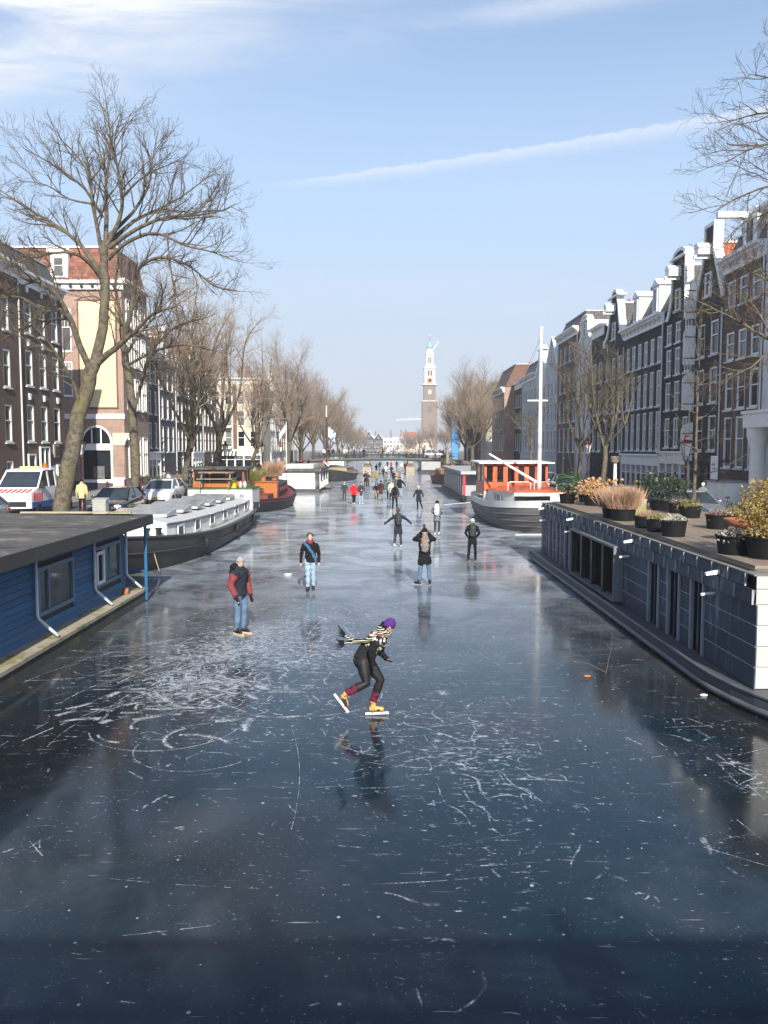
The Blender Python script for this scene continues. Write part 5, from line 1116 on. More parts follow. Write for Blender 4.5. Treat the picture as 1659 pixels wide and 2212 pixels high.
for k in range(5):                                    # end wall: its sunlight is put into a paler zinc colour
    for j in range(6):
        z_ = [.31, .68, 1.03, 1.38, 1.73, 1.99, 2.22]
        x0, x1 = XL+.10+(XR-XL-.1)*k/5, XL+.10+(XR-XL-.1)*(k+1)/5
        MB().box(lx(x0)+.006, lx(x1)-.006, ly(YN)+.05, ly(YN)+.08, z_[j]+.006, z_[j+1]-.006).build('zinc_panel', pm('sunlit_zinc', (.50, .49, .46), .6, .1, 2, rnd=.1), zb)
for y0, y1 in doors:
    d_ = MB().box(lx(XL+.13), lx(XL+.20), ly(y0)+.06, ly(y1)-.06, .32, 1.73).build('glass_door', DKP, zb)
    MB().box(lx(XL+.06), lx(XL+.22), ly(y0), ly(y0)+.07, .31, 1.73).box(lx(XL+.06), lx(XL+.22), ly(y1)-.07, ly(y1), .31, 1.73).build('door_jamb', ZINCL, d_)
    MB().box(lx(XL+.10), lx(XL+.128), ly((y0+y1)/2)-.03, ly((y0+y1)/2)+.03, .32, 1.72).build('mullion', ZINC, d_)
bf = MB().box(lx(XL-.15), lx(XL+.1), ly(bay[0])-.06, ly(bay[0]), .36, 1.80).box(lx(XL-.15), lx(XL+.1), ly(bay[1]), ly(bay[1])+.06, .36, 1.80).box(lx(XL-.15), lx(XL+.1), ly(bay[0]), ly(bay[1]), 1.74, 1.80).box(lx(XL-.15), lx(XL+.1), ly(bay[0]), ly(bay[1]), .36, .42).build('bay_frame', pm('bay_zinc', (.16, .17, .185), .55, .15, 2), zb)
for k in range(4):
    y0, y1 = bay[0]+(bay[1]-bay[0])*k/4, bay[0]+(bay[1]-bay[0])*(k+1)/4
    MB().box(lx(XL+.06), lx(XL+.08), ly(y0)+.02, ly(y1)-.02, .43, 1.73).build('pane', DKP, bf); MB().box(lx(XL-.10), lx(XL-.0), ly(y1)-.09, ly(y1)+.09 if k < 3 else ly(y1), .425, 1.735).build('mullion', BLACKP, bf)
for y in (15.0, 20.2, 26.6, 31.4): MB().hexa([(lx(XL-.18), ly(y)-.04, 2.0), (lx(XL+.06), ly(y)-.05, 2.03), (lx(XL+.06), ly(y)+.05, 2.03), (lx(XL-.18), ly(y)+.04, 2.0), (lx(XL-.18), ly(y)-.04, 2.05), (lx(XL+.06), ly(y)-.05, 2.10), (lx(XL+.06), ly(y)+.05, 2.10), (lx(XL-.18), ly(y)+.04, 2.05)]).build('rain_spout', WHITE, zb)
for y in (15.25, 20.6, 26.9, 31.2): MB().bar((lx(XL-.16), ly(y), 1.60), (lx(XL+.12), ly(y), 1.63), .028, n=8).build('rain_spout', WHITE, zb)
MB().box(lx(XL+.06), lx(XR), ly(YN)+.05, ly(YF), 2.205, 2.23).build('roof', pm('roof_grit', (.20, .185, .16), .95, .3, 3, bump=.4, bscale=50), zb)
MB().box(lx(XL+.16), lx(XL+.30), ly(YN+.5), ly(YF-.3), 2.233, 2.24).build('gutter', BLACKP, zb)
for k in range(13):                                   # roof terrace boards
    x0 = XL+.36+k*.30; MB().box(lx(x0), lx(x0+.285), ly(YN+.7), ly(YF-.8), 2.235, 2.29).build('terrace_board', OLDWOOD, zb)
ZT = 2.292
grp = 'tubs on the zinc houseboat roof'
def tub(px, py, r, h, kd, m, sz, lb, n=None, sq=False, pot=POTB):
    c = gnd(px, py, ZT); rr_ = r
    x = min(max(c.x, XL+.34+r), XR-.1); potted(lb, (x, c.y, ZT), r, h, kd, m, sz, rb.randrange(999), n, pot, grp, square=sq)
# pixel of base centre on the roof plane
tub(1225, 1087, .30, .34, 'ball', LEAFG, (.52, 1.0), 'green leafy camellia bush in round tub at far end', 900)
tub(1262, 1084, .22, .30, 'low', DRYF, (.2, .1), 'small empty looking tub behind the camellia')
tub(1282, 1092, .36, .36, 'ball', DRYF, (.6, .6), 'tub of dried tan hydrangea heads beyond the dry grass', 900)
tub(1300, 1118, .34, .36, 'blade', DRYP, (.55, .62), 'left tub of tall dry brown grass', 800)
tub(1335, 1124, .36, .40, 'blade', DRYP, (.6, .66), 'right tub of tall dry brown grass', 900)
tub(1368, 1112, .30, .50, 'low', LEAFY, (.26, .12), 'square concrete planter with yellow tufts', 300, True, CONC)
tub(1425, 1102, .34, .3, 'ball', DKHED, (.95, 1.05), 'dense dark evergreen hedge bush on the left', 2600)
tub(1378, 1140, .26, .30, 'blade', DRYP, (.2, .25), 'tub with short cut pale stalks', 150)
tub(1408, 1148, .27, .32, 'low', LEAFY, (.26, .12), 'tub of low olive growth behind silver heather', 400)
tub(1452, 1158, .30, .38, 'low', SILV, (.30, .15), 'tub of silver grey heather at the terrace edge', 900)
tub(1490, 1118, .33, .34, 'low', LEAFY, (.33, .22), 'tub of green and brown conifers beyond the silver heather', 700)
tub(1462, 1108, .28, .32, 'low', HEATH, (.28, .2), 'tub of reddish brown heather beside the hedge', 500)
tub(1550, 1142, .30, .36, 'low', HEATH, (.28, .16), 'tub of sparse brown heather in the middle of the terrace', 500)
tub(1575, 1136, .24, .32, 'low', LEAFY, (.26, .18), 'tub with yellow green leaves near the fire bowl', 400)
tub(1577, 1196, .36, .36, 'low', SILV, (.36, .17), 'wide tub of grey green thyme close to the fire bowl', 900)
tub(1656, 1205, .38, .40, 'ball', BAMB, (.55, 1.15), 'tall yellow bamboo tub at the right edge', 4200)
o = empty('fire_bowl', (gnd(1605, 1170, ZT).x, gnd(1605, 1170, ZT).y, ZT), 'rusty shallow fire bowl behind the bamboo', 'fire bowl')
MB().lathe([(.08, .3), (.25, .36), (.4, .5), (.42, .5), (.26, .33), (.02, .28)], 20).build('bowl', pm('rusty_iron', (.30, .10, .05), .8, .3, 6), o, smooth=True); MB().bar((.1, .1, 0), (.1, .1, .34), .02).bar((-.1, .1, 0), (-.1, .1, .34), .02).bar((0, -.12, 0), (0, -.12, .34), .02).build('stand', BLACKM, o)
o = empty('garden_table', (gnd(1350, 1092, ZT).x, gnd(1350, 1092, ZT).y, ZT), 'weathered wooden table among the dried hydrangeas', 'table')
MB().box(-.75, .75, -.4, .4, .62, .68).build('table_top', OLDWOOD, o)
for x in (-.65, .65):
    for y in (-.32, .32): MB().box(x-.04, x+.04, y-.04, y+.04, 0, .62).build('leg', OLDWOOD, o)
o = empty('hydrangea', (gnd(1310, 1090, ZT).x, gnd(1310, 1090, ZT).y+.3, ZT), 'spreading dried hydrangea with tan flower heads before the table', 'shrub')
mb = MB(); st = MB()
for i in range(42):
    a, r_ = rb.uniform(0, 6.28), rb.uniform(.1, .95); p = (r_*1.35*math.cos(a), r_*.6*math.sin(a), rb.uniform(.45, 1.05)-.25*r_); st.tube([(p[0]*.3, p[1]*.3, 0), (p[0]*.7, p[1]*.7, p[2]*.6), p], [.008, .006, .004], 4); mb.ell(p, (.075, .075, .06), 7, 5)
st.build('stems', DRYP, o); h_ = mb.build('flower_heads', DRYF, o, smooth=True); tag(h_, kind='stuff')
MB().lathe([(.3, 0), (.36, .34), (.38, .35), (.34, .35)], 18).build('tub', POTB, o)
# ---- right: boat with orange wheelhouse and white mast
ob = empty('barge', (8.1, 41.5, 0), 'grey and white tugboat with orange wheelhouse and tall white mast', 'boat')
sh, hb = hull('hull', ob, 19, 4.8, 1.35, 1.0, 1.0, HULLG, 3.6, 3.2, .05, deck=GREYP, rubs=((.55, .04), (.78, .04), (.36, .03)))
# white bulwark
ts = [.5-.5*math.cos(math.pi*i/34) for i in range(35)]; ts[0], ts[-1] = .001, .999
rr = [[(s_*(hb(t)+.03), 19*t-(.04 if t < .2 else 0), sh(t)+.01), (s_*(hb(t)+.035), 19*t-(.05 if t < .2 else 0), sh(t)+.36), (s_*(hb(t)-.03), 19*t, sh(t)+.36), (s_*(hb(t)-.03), 19*t, sh(t)+.01)] for s_, t in [(-1, t) for t in reversed(ts)] + [(1, t) for t in ts]]
o = MB().rings(rr).build('bulwark', BWHITE, ob); smooth_by_angle(o.data, 40)
cabin(ob, 1.6, 8.2, 1.75, 1.85, (1.2, 1.2), (2.02, 1.98, 0), .16, BWHITE, ORANGE, taper=lambda y: hb(y/19)*.86)
MB().box(-1.3, .55, 1.50, 1.58, 1.45, 1.85).build('front_window', PANE, ob)
for y in (3.4, 4.3, 5.2, 6.1, 7.0): boatwin(ob, -1.78, y, 1.38, .45, .42, -1, GREYP)
frame_house(ob, -2.05, 1.75, 8.4, 13.0, 1.5, 3.42, 2.3, 6, ORANGE, BWHITE, ov=.35, pw=.13)
MB().box(-2.08, 1.78, 8.3, 8.39, 1.3, 1.75).build('white_skirt', BWHITE, ob)
MB().bar((.35, 3.6, 1.6), (.35, 3.6, 10.7), .12, .075, 12).bar((-.35, 3.6, 6.9), (.75, 3.6, 6.9), .05).lathe([(.11, 0), (.11, .12)], 12, (.35, 3.6, 10.7)).build('mast', BWHITE, ob)
MB().bar((.2, 3.7, 2.5), (-2.0, 6.5, 4.0), .09, .06, 10).build('boom', BWHITE, ob)
for i, (a, b_) in enumerate((((.35, 3.6, 10.4), (-1.9, 9.2, 1.6)), ((.35, 3.6, 9.4), (-1.7, 8.2, 1.5)), ((.35, 3.6, 10.4), (2.0, 1.2, 1.5)), ((.35, 3.6, 8.6), (2.3, 5.5, 1.4)), ((.35, 3.6, 10.4), (-2.0, 6.5, 4.0)))): MB().bar(a, b_, .007, n=4).build('stay', pm('wire', (.12, .11, .10), .6), ob)
for x0, x1 in ((-1.5, -.3), (-.1, 1.1)): MB().tube([(x0, 2.6, 2.1), (x0, 2.6, 2.48), (x0+.1, 2.6, 2.55), (x1-.1, 2.6, 2.55), (x1, 2.6, 2.48), (x1, 2.6, 2.1)], .03, 6).build('grab_rail', CREAMW, ob)
MB().lathe([(.16, 0), (.2, .02), (.2, .05), (.13, .06)], 16).build('hawse_hole', BLACKP, ob, (1.25, .06, 1.05)).rotation_euler = (R(90), 0, R(18))
MB().box(-1.5, 1.5, -.12, 0, -.05, .04).build('ice_edge', CREAMW, ob)
# ---- right: grey houseboat with the red post, then the dark red barge
gh = empty('houseboat', (8.5, 67.0, 0), 'grey houseboat with flat roof and red corner post', 'houseboat')
MB().box(-2.25, 2.3, 0, 23, -.2, .42).build('hull', HULLK, gh); MB().box(-2.0, 2.2, 1.6, 22.8, .423, 2.25).build('wall', pm('lilac_grey', (.36, .37, .42), .6, .08, 2), gh); MB().box(-2.3, 2.35, -.1, 23, 2.253, 2.5).build('roof', pm('grey_fascia', (.40, .41, .41), .7, .1, 2), gh)
for i in range(9): boatwin(gh, -2.015, 3.0+i*2.2, .7, 1.1, 1.35, -1, GREYP)
MB().box(-2.1, -1.9, .1, .3, .42, 2.25).build('corner_post', REDB, gh); MB().box(-1.2, -.7, 2.3, 2.7, 2.503, 2.9).build('roof_vent', BLACKP, gh)
MB().ell((0, 0, 0), (.28, .28, .3), 14, 9).build('ball_fender', RUBBER, gh, (-2.1, -.3, .3), smooth=True)
rbg = empty('barge', (8.2, 97.0, 0), 'dark red barge with cluttered deck before the right bridge pier', 'barge'); hull('hull', rbg, 18, 4.4, 1.5, 1.4, 1.0, pm('maroon_hull', (.09, .018, .02), .5, .3, 2), 2.8, 3, .08, deck=OLDWOOD, rubs=((.95, .06),))
cabin(rbg, 4, 13, 1.4, 1.4, (.8, .8), (1.8, 1.7, 0), .15, REDP, OLDWOOD)
for i, (x, y, kd, m, sz, lb) in enumerate(((7.0, 99.5, 'ball', DRYF, (.7, .9), 'tan bush in a pot at the bow of the dark red barge'), (7.6, 101.5, 'ball', LEAFY, (.8, 1.0), 'yellow green bush on the dark red barge'), (8.6, 104, 'ball', SILV, (.7, .9), 'grey bush in a pot on the dark red barge cabin'))): potted(lb, (x, y, 1.1 if y < 101 else 1.95), .3, .4, kd, m, sz, 70+i, 350, TERRA)
o = empty('parasol', (8.3, 108.5, 1.2), 'folded grey parasol on the dark red barge', 'parasol'); MB().bar((0, 0, 0), (0, 0, 3.2), .03).build('pole', OLDWOOD, o); MB().lathe([(.02, 3.3), (.16, 2.4), (.3, 1.2), (.26, 1.15)], 10, (0, 0, 0)).build('canopy', pm('grey_canvas', (.25, .24, .25), .9), o)
o = empty('barge', (8.6, 150.0, 0), 'orange topped houseboat seen beyond the bridge on the right', 'houseboat'); MB().box(-2, 2, 0, 15, -.2, .5).build('hull', HULLK, o); MB().box(-1.8, 1.8, .3, 14.5, .503, 2.2).build('wall', GREYP, o); MB().box(-2.1, 2.1, 0, 15, 2.203, 2.5).build('roof', ORANGE, o)
# ---------------------------------------------------------------- bridges, church tower, cranes
BGREEN = pm('bridge_green', (.045, .06, .054), .5, .15, 2); PIERS = pm('pier_stone', (.38, .33, .26), .85, .2, 1.5, bump=.2); PIERB = brick('pier_brick', (.16, .11, .085), (.2, .14, .11), (.16, .14, .12))
def camber(x, zc=2.68, k=.22): return zc-k*(x/11.6)**2
br = empty('bridge', (0, 137, 0), 'low green girder bridge on stone piers crossing the canal', 'bridge')
xs = [-12.2+24.4*i/24 for i in range(25)]
MB().rings([[(x, 0, camber(x)-.32), (x, 0, camber(x)), (x, 7, camber(x)), (x, 7, camber(x)-.32)] for x in xs]).build('girder', BGREEN, br)
MB().rings([[(x, -.18, camber(x)+.003), (x, -.18, camber(x)+.10), (x, 7.2, camber(x)+.10), (x, 7.2, camber(x)+.003)] for x in xs]).build('deck', ASPH, br)
MB().rings([[(x, -.24, camber(x)-.08), (x, -.24, camber(x)+.12), (x, -.185, camber(x)+.12), (x, -.185, camber(x)-.08)] for x in xs]).build('deck_edge', pm('bridge_green_light', (.12, .145, .13), .5), br)
for x in (-2.75, 4.4):
    p = MB().box(x-.75, x+.65, .2, 6.6, -.3, 1.35).build('pier', PIERS, br); MB().prism([(x-.75, 1.353), (x+.65, 1.353), (x+.4, 1.9), (x-.5, 1.9)], .3, 6.5).build('pier_brickwork', PIERB, p); MB().box(x-.42, x+.35, .1, 6.7, 1.903, 2.36).build('bearing_block', PIERS, p)
for s_ in (-1, 1): MB().box(*sorted((s_*9.8, s_*12.4)), .05, 6.9, -.3, 2.08).build('abutment', PIERB, br)
for y in (-.1, 7.1):
    r_ = MB()
    for h in (.5, 1.0): r_.tube([(x, y, camber(x)+.1+h) for x in xs], .028, 5)
    for i in range(0, 25): r_.bar((xs[i], y, camber(xs[i])+.1), (xs[i], y, camber(xs[i])+1.14), .03, n=5)
    r_.build('railing', BGREEN, br)
for s_ in (-1, 1):
    a, b = s_*12.2, s_*24
    o = MB().hexa([(min(a, b), 135.5, .9), (max(a, b), 135.5, .9), (max(a, b), 146.5, .9), (min(a, b), 146.5, .9), (min(a, b), 136.8, 2.5 if s_ > 0 else 1.02), (max(a, b), 136.8, 1.02 if s_ > 0 else 2.5), (max(a, b), 144.2, 1.02 if s_ > 0 else 2.5), (min(a, b), 144.2, 2.5 if s_ > 0 else 1.02)]).build('bridge_ramp_' + ('right' if s_ > 0 else 'left'), PAVE); tag(o, kind='structure')
# the bridge the picture is taken from: its rail and deck throw the shade along the lower edge
nbz = empty('bridge', (0, 0, 0), 'bridge under the viewpoint whose railing shades the near ice', 'bridge')
MB().box(-14, 14, -8, .3, 2.35, 2.7).build('deck', ASPH, nbz); MB().box(-14, 14, .303, .42, 2.3, 2.8).build('deck_edge', BGREEN, nbz)
r_ = MB().box(-14, 14, .22, .29, 3.68, 3.76).box(-14, 14, .23, .28, 3.2, 3.25)
for i in range(400): r_.box(-14+i*.07, -13.968+i*.07, .23, .28, 2.7, 3.68)  # bars packed extra close so their shadow blurs to an even tone
r_.build('railing', BGREEN, nbz)
for x in (-4.2, 4.2): MB().box(x-.8, x+.8, -7.8, .1, -.3, 2.345).build('pier', PIERS, nbz)
# church tower
TWB = brick('tower_brick', (.20, .145, .115), (.25, .18, .145), (.22, .18, .15), 4.0); TWS = pm('tower_stone', (.58, .55, .49), .8, .1, .4); TWG = pm('copper_dome', (.26, .44, .43), .6, .1, .5); TWD = pm('tower_louvres', (.10, .10, .11), .8); GOLD = pm('gilded', (.75, .45, .12), .4, metal=.6); CLK = pm('clock_face', (.50, .20, .08), .7)
tw = empty('church_tower', ((927-829.5)/F*617, 617, QZ), 'tall brick and stone church tower with green domed crown', 'church tower')
def sq(mb, h, z0, z1, h2=None): h2 = h if h2 is None else h2; return mb.hexa([(-h, -h, z0), (h, -h, z0), (h, h, z0), (-h, h, z0), (-h2, -h2, z1), (h2, -h2, z1), (h2, h2, z1), (-h2, h2, z1)])
sq(sq(MB(), 5.55, 0, 38), 4.4, 38.8, 50).build('brick_shaft', TWB, tw)
sq(sq(sq(sq(MB(), 5.9, 38, 38.8), 5.4, 50, 51), 3.9, 51, 62), 4.5, 62, 63.2).build('stone_stage', TWS, tw)
sq(sq(sq(MB(), 3.7, 63.2, 65), 2.6, 65, 72.6), 3.1, 72.6, 73.6).build('upper_stage', TWS, tw)
sq(sq(MB(), 2.6, 73.6, 75.5, 1.7), 1.7, 75.5, 76.8).build('lantern', TWS, tw)
MB().lathe([(1.6, 76.8), (2.05, 77.6), (2.1, 78.4), (1.8, 79.4), (1.1, 80.4), (.5, 80.9), (.35, 81.3), (.55, 81.8), (.35, 82.3)], 16).build('dome', TWG, tw, smooth=True)
MB().bar((0, 0, 82.2), (0, 0, 86), .12, .08).build('spire', BLACKM, tw); MB().ell((0, 0, 86.5), (.7, .3, .55), 8, 6).build('weathervane', GOLD, tw)
for s_ in (-1, 1):
    for z, hgt, xo, hw, yf in ((56.8, 4.0, .95, .62, -3.9), (66.0, 4.6, .72, .42, -2.6), (30, 4, .95, .6, -5.55)):
        MB().prism([(s_*xo-hw, z), (s_*xo+hw, z), (s_*xo+hw, z+hgt-hw)] + [(s_*xo+hw*math.cos(a), z+hgt-hw+hw*math.sin(a)) for a in [math.pi*i/6 for i in range(1, 6)]] + [(s_*xo-hw, z+hgt-hw)], yf-.08, yf-.004).build('belfry_opening', TWD, tw)
for x in (-3.6, 3.6): MB().box(x-.35, x+.35, -4.25, -3.91, 51.05, 61.9).build('pilaster', TWS, tw)
for x in (-2.35, 2.35): MB().box(x-.28, x+.28, -2.9, -2.605, 65.05, 72.5).build('pilaster', TWS, tw)
c = MB().box(-1.9, 1.9, -4.2, -3.92, 51.4, 55.4).build('clock', CLK, tw); MB().lathe([(1.5, 0), (1.5, .1), (1.25, .1), (1.25, 0)], 24).build('clock_ring', GOLD, c, (0, -4.21, 53.4)).rotation_euler = (R(90), 0, 0)
MB().prism([(1.35*math.cos(a), 45+1.8*math.sin(a)) for a in [2*math.pi*i/14 for i in range(14)]], -4.6, -4.41).build('stone_niche', TWS, tw)
# cranes far behind
CRW = pm('crane_white', (.78, .78, .76), .6)
def lattice(mb, a, b, w_, n):
    a, b = Vector(a), Vector(b); d = (b-a); t = d.normalized(); s_ = t.cross(Vector((0, 1, 0))).normalized()*w_; y = Vector((0, w_, 0))
    cs = [s_+y, s_-y, -s_-y, -s_+y]
    for c_ in cs: mb.bar(a+c_, b+c_, .14, n=4)
    for i in range(n):
        p0, p1 = a+d*i/n, a+d*(i+1)/n
        for k in range(4): mb.bar(p0+cs[k], p1+cs[(k+1) % 4], .09, n=4)
    return mb
cn = empty('tower_crane', (47, 900, QZ), 'white tower crane with level jib left of the church tower', 'crane')
lattice(MB(), (0, 0, 0), (0, 0, 40), .8, 16).build('mast', CRW, cn); lattice(MB(), (0, 0, 36), (-34, 0, 34.6), .6, 16).build('jib', CRW, cn); MB().bar((0, 0, 41), (-22, 0, 36), .1).build('tie_bar', CRW, cn); MB().box(1, 9, -1, 1, 34.5, 36.5).build('counterweight', STONE, cn)
cn = empty('tower_crane', (50.5, 900, QZ), 'white luffing crane jib poking up beside the tower dome', 'crane')
lattice(MB(), (0, 0, 0), (0, 0, 108), .8, 30).build('mast', CRW, cn); lattice(MB(), (0, 0, 106), (8, 0, 118.5), .45, 8).build('jib', CRW, cn)
# blue banner on the right quay
o = empty('banner', (11.9, 146, QZ), 'tall blue banner on a pole among the right bank trees', 'banner'); MB().bar((0, 0, 0), (0, 0, 9), .06).build('pole', STEEL, o)
MB().rings([[(.08+.03*math.sin(i*.9), -.02, 1.0+i*.65), (1.1+.06*math.sin(i*.7), -.10*math.sin(i*.5), 1.0+i*.65)] for i in range(13)], closed=False, cap=False).build('cloth', pm('banner_blue', (.08, .30, .62), .7), o)
# ---------------------------------------------------------------- street furniture
LRED = pm('lamp_oxblood', (.10, .018, .018), .45); LGL = pm('lantern_glass', (.62, .63, .62), .25, .1)
def lamp(label, x, y, z=QZ, sc=1.0):
    rt = empty('street_lamp', (x, y, z), label, 'street lamp', 'crown topped lantern posts'); rt.scale = (sc,)*3
    p = MB().lathe([(.16, 0), (.16, .25), (.09, .4), (.075, 1.0), (.095, 1.05), (.06, 1.12), (.045, 2.7), (.07, 2.75), (.05, 2.8)], 10).build('post', LRED, rt); smooth_by_angle(p.data, 40)
    a = MB()
    for k in range(4): an = math.pi/4+math.pi/2*k; a.tube([(0, 0, 2.75), (.14*math.cos(an), .14*math.sin(an), 2.85), (.12*math.cos(an), .12*math.sin(an), 3.0)], .018, 5)
    for k in range(4): an = math.pi/4+math.pi/2*k; a.bar((.13*math.cos(an), .13*math.sin(an), 3.0), (.27*math.cos(an), .27*math.sin(an), 3.55), .014, n=4)
    a.build('lantern_frame', LRED, rt)
    q_ = lambda r, z: [(r*math.cos(math.pi/4+math.pi/2*k), r*math.sin(math.pi/4+math.pi/2*k), z) for k in range(4)]
    MB().rings([q_(.12, 3.0), q_(.26, 3.54)]).build('lantern_glass', LGL, rt)
    MB().rings([q_(.33, 3.545), q_(.30, 3.60), q_(.12, 3.72), q_(.10, 3.80)]).lathe([(.06, 0), (.1, .06), (.08, .13), (.02, .17)], 8, (0, 0, 3.8)).build('lantern_cap', LRED, rt)
    c = MB()
    for k in range(8): an = math.pi/4*k; c.ell((.24*math.cos(an), .24*math.sin(an), 3.64), (.03, .03, .045), 6, 4)
    c.build('crown', LRED, rt)
    return rt
lamp('lantern post half hidden behind the large leaning elm', -16.4, 45); lamp('lantern post beside the slim tree right of the mast', 12.75, 52); lamp('lantern post in front of the warehouse shutters', 13.1, 36)
lamp('lantern post behind the orange deckhouse on the left', -12.6, 66); lamp('lantern post near the sunlit corner building', -12.3, 84); lamp('lantern post beside the large forked elm', -12.4, 100)
bol = None
for i, (x, y) in enumerate(((-18.7, 56), (-18.75, 60), (-18.6, 62), (-18.7, 64), (-18.7, 66), (-14.35, 45.5), (-18.7, 70))):
    if bol is None:
        bol = empty('bollard_post', (x, y, QZ), 'nearest dark red iron bollard along the left pavement', 'bollard', 'dark red street bollards')
        o = MB().lathe([(.10, 0), (.10, .1), (.085, .12), (.07, .85), (.085, .88), (.08, .95), (.03, 1.02)], 10).build('shaft', LRED, bol); smooth_by_angle(o.data, 40); MB().lathe([(.09, 0), (.09, .05)], 10, (0, 0, .72)).build('collar', LRED, bol)
    else: o = copy_tree(bol); o.location = (x, y, QZ+(.12 if x < -18.6 else 0)); o['label'] = ('', 'second nearest dark red bollard along the left pavement', 'third nearest dark red bollard along the left pavement', 'fourth nearest dark red bollard along the left pavement', 'fifth nearest dark red bollard along the left pavement', 'dark red bollard beside the black hatchback', 'farthest dark red bollard before the cream walled building')[i]
bol.location.z = QZ+.12
o = empty('utility_cabinet', ((216-829.5)/F*35.6, 35.6, QZ), 'grey metal utility cabinet before the black hatchback', 'cabinet'); MB().box(-.28, .28, -.2, .2, 0, 1.05).hexa([(-.3, -.22, 1.053), (.3, -.22, 1.053), (.3, .22, 1.053), (-.3, .22, 1.053), (-.3, -.22, 1.12), (.3, -.22, 1.12), (.3, .22, 1.2), (-.3, .22, 1.2)]).build('housing', pm('cabinet_grey', (.36, .36, .34), .6), o); MB().box(-.24, .24, -.215, -.203, .1, 1.0).build('door', pm('cabinet_door', (.33, .33, .31), .6), o)
o = empty('flagpole', (-9.4, 80.0, 2.3), 'white flagpole with pale flag by the white houseboat', 'flagpole'); MB().bar((0, 0, 0), (0, 0, 4.6), .05, .04, 8).build('pole', BWHITE, o); MB().rings([[(-i*.10, .05*math.sin(i*1.1), 4.4-.14*i), (-i*.10+.04, .05*math.sin(i*1.1), 3.95-.16*i)] for i in range(8)], closed=False, cap=False).build('flag', pm('flag_pale', (.72, .74, .8), .7, .1, 2, col2=(.35, .38, .6), c2scale=3, c2lo=.55, c2hi=.6), o)
# lamp-topped white post by the right quay
o = empty('ventilation_post', ((1328-829.5)/F*34.5, 34.5, QZ), 'white post with small brown cap above the dried hydrangea', 'post'); MB().bar((0, 0, 0), (0, 0, 2.75), .07, n=10).build('shaft', WHITE, o); MB().lathe([(.18, 2.75), (.2, 2.95), (.16, 3.0)], 12).build('cap', OLDWOOD, o)
# ---------------------------------------------------------------- vehicles
CGL = pm('car_glass', (.03, .04, .05), .04, .3, 2, spec=.8); LITE = pm('headlight', (.75, .77, .8), .1, .1); PLATE = pm('yellow_plate', (.75, .47, .04), .5); TAILL = pm('tail_light', (.35, .02, .02), .2)
TYRE = MB().lathe([(.19, -.1), (.30, -.1), (.325, -.06), (.325, .06), (.30, .1), (.19, .1)], 18).mesh('tyre', RUBBER); RIM = MB().lathe([(.02, -.07), (.18, -.08), (.2, -.1), (.2, .1), (.02, .05)], 14).mesh('rim', STEEL)
def wheels(rt, W_, ys):
    for y in ys:
        for s_ in (-1, 1):
            o = link('wheel', TYRE, rt, (s_*(W_/2-.10), y, .325)); o.rotation_euler = (0, R(90)*s_, 0); link('rim', RIM, o)
def plate_text(parent, x, y, z, s):
    m = MB(); rp = random.Random(4)
    for i in range(8):
        if i in (2, 5): m.box(x-.2+i*.05+.01, x-.2+i*.05+.035, y-.004, y-.001, z+.04, z+.05); continue
        m.box(x-.2+i*.05, x-.2+i*.05+.01, y-.004, y-.001, z+.015, z+.085).box(x-.2+i*.05+.012, x-.2+i*.05+.035, y-.004, y-.001, z+.07, z+.085)
        if rp.random() < .6: m.box(x-.2+i*.05+.012, x-.2+i*.05+.035, y-.004, y-.001, z+.015, z+.03)
    m.build('plate_lettering', BLACKP, parent)
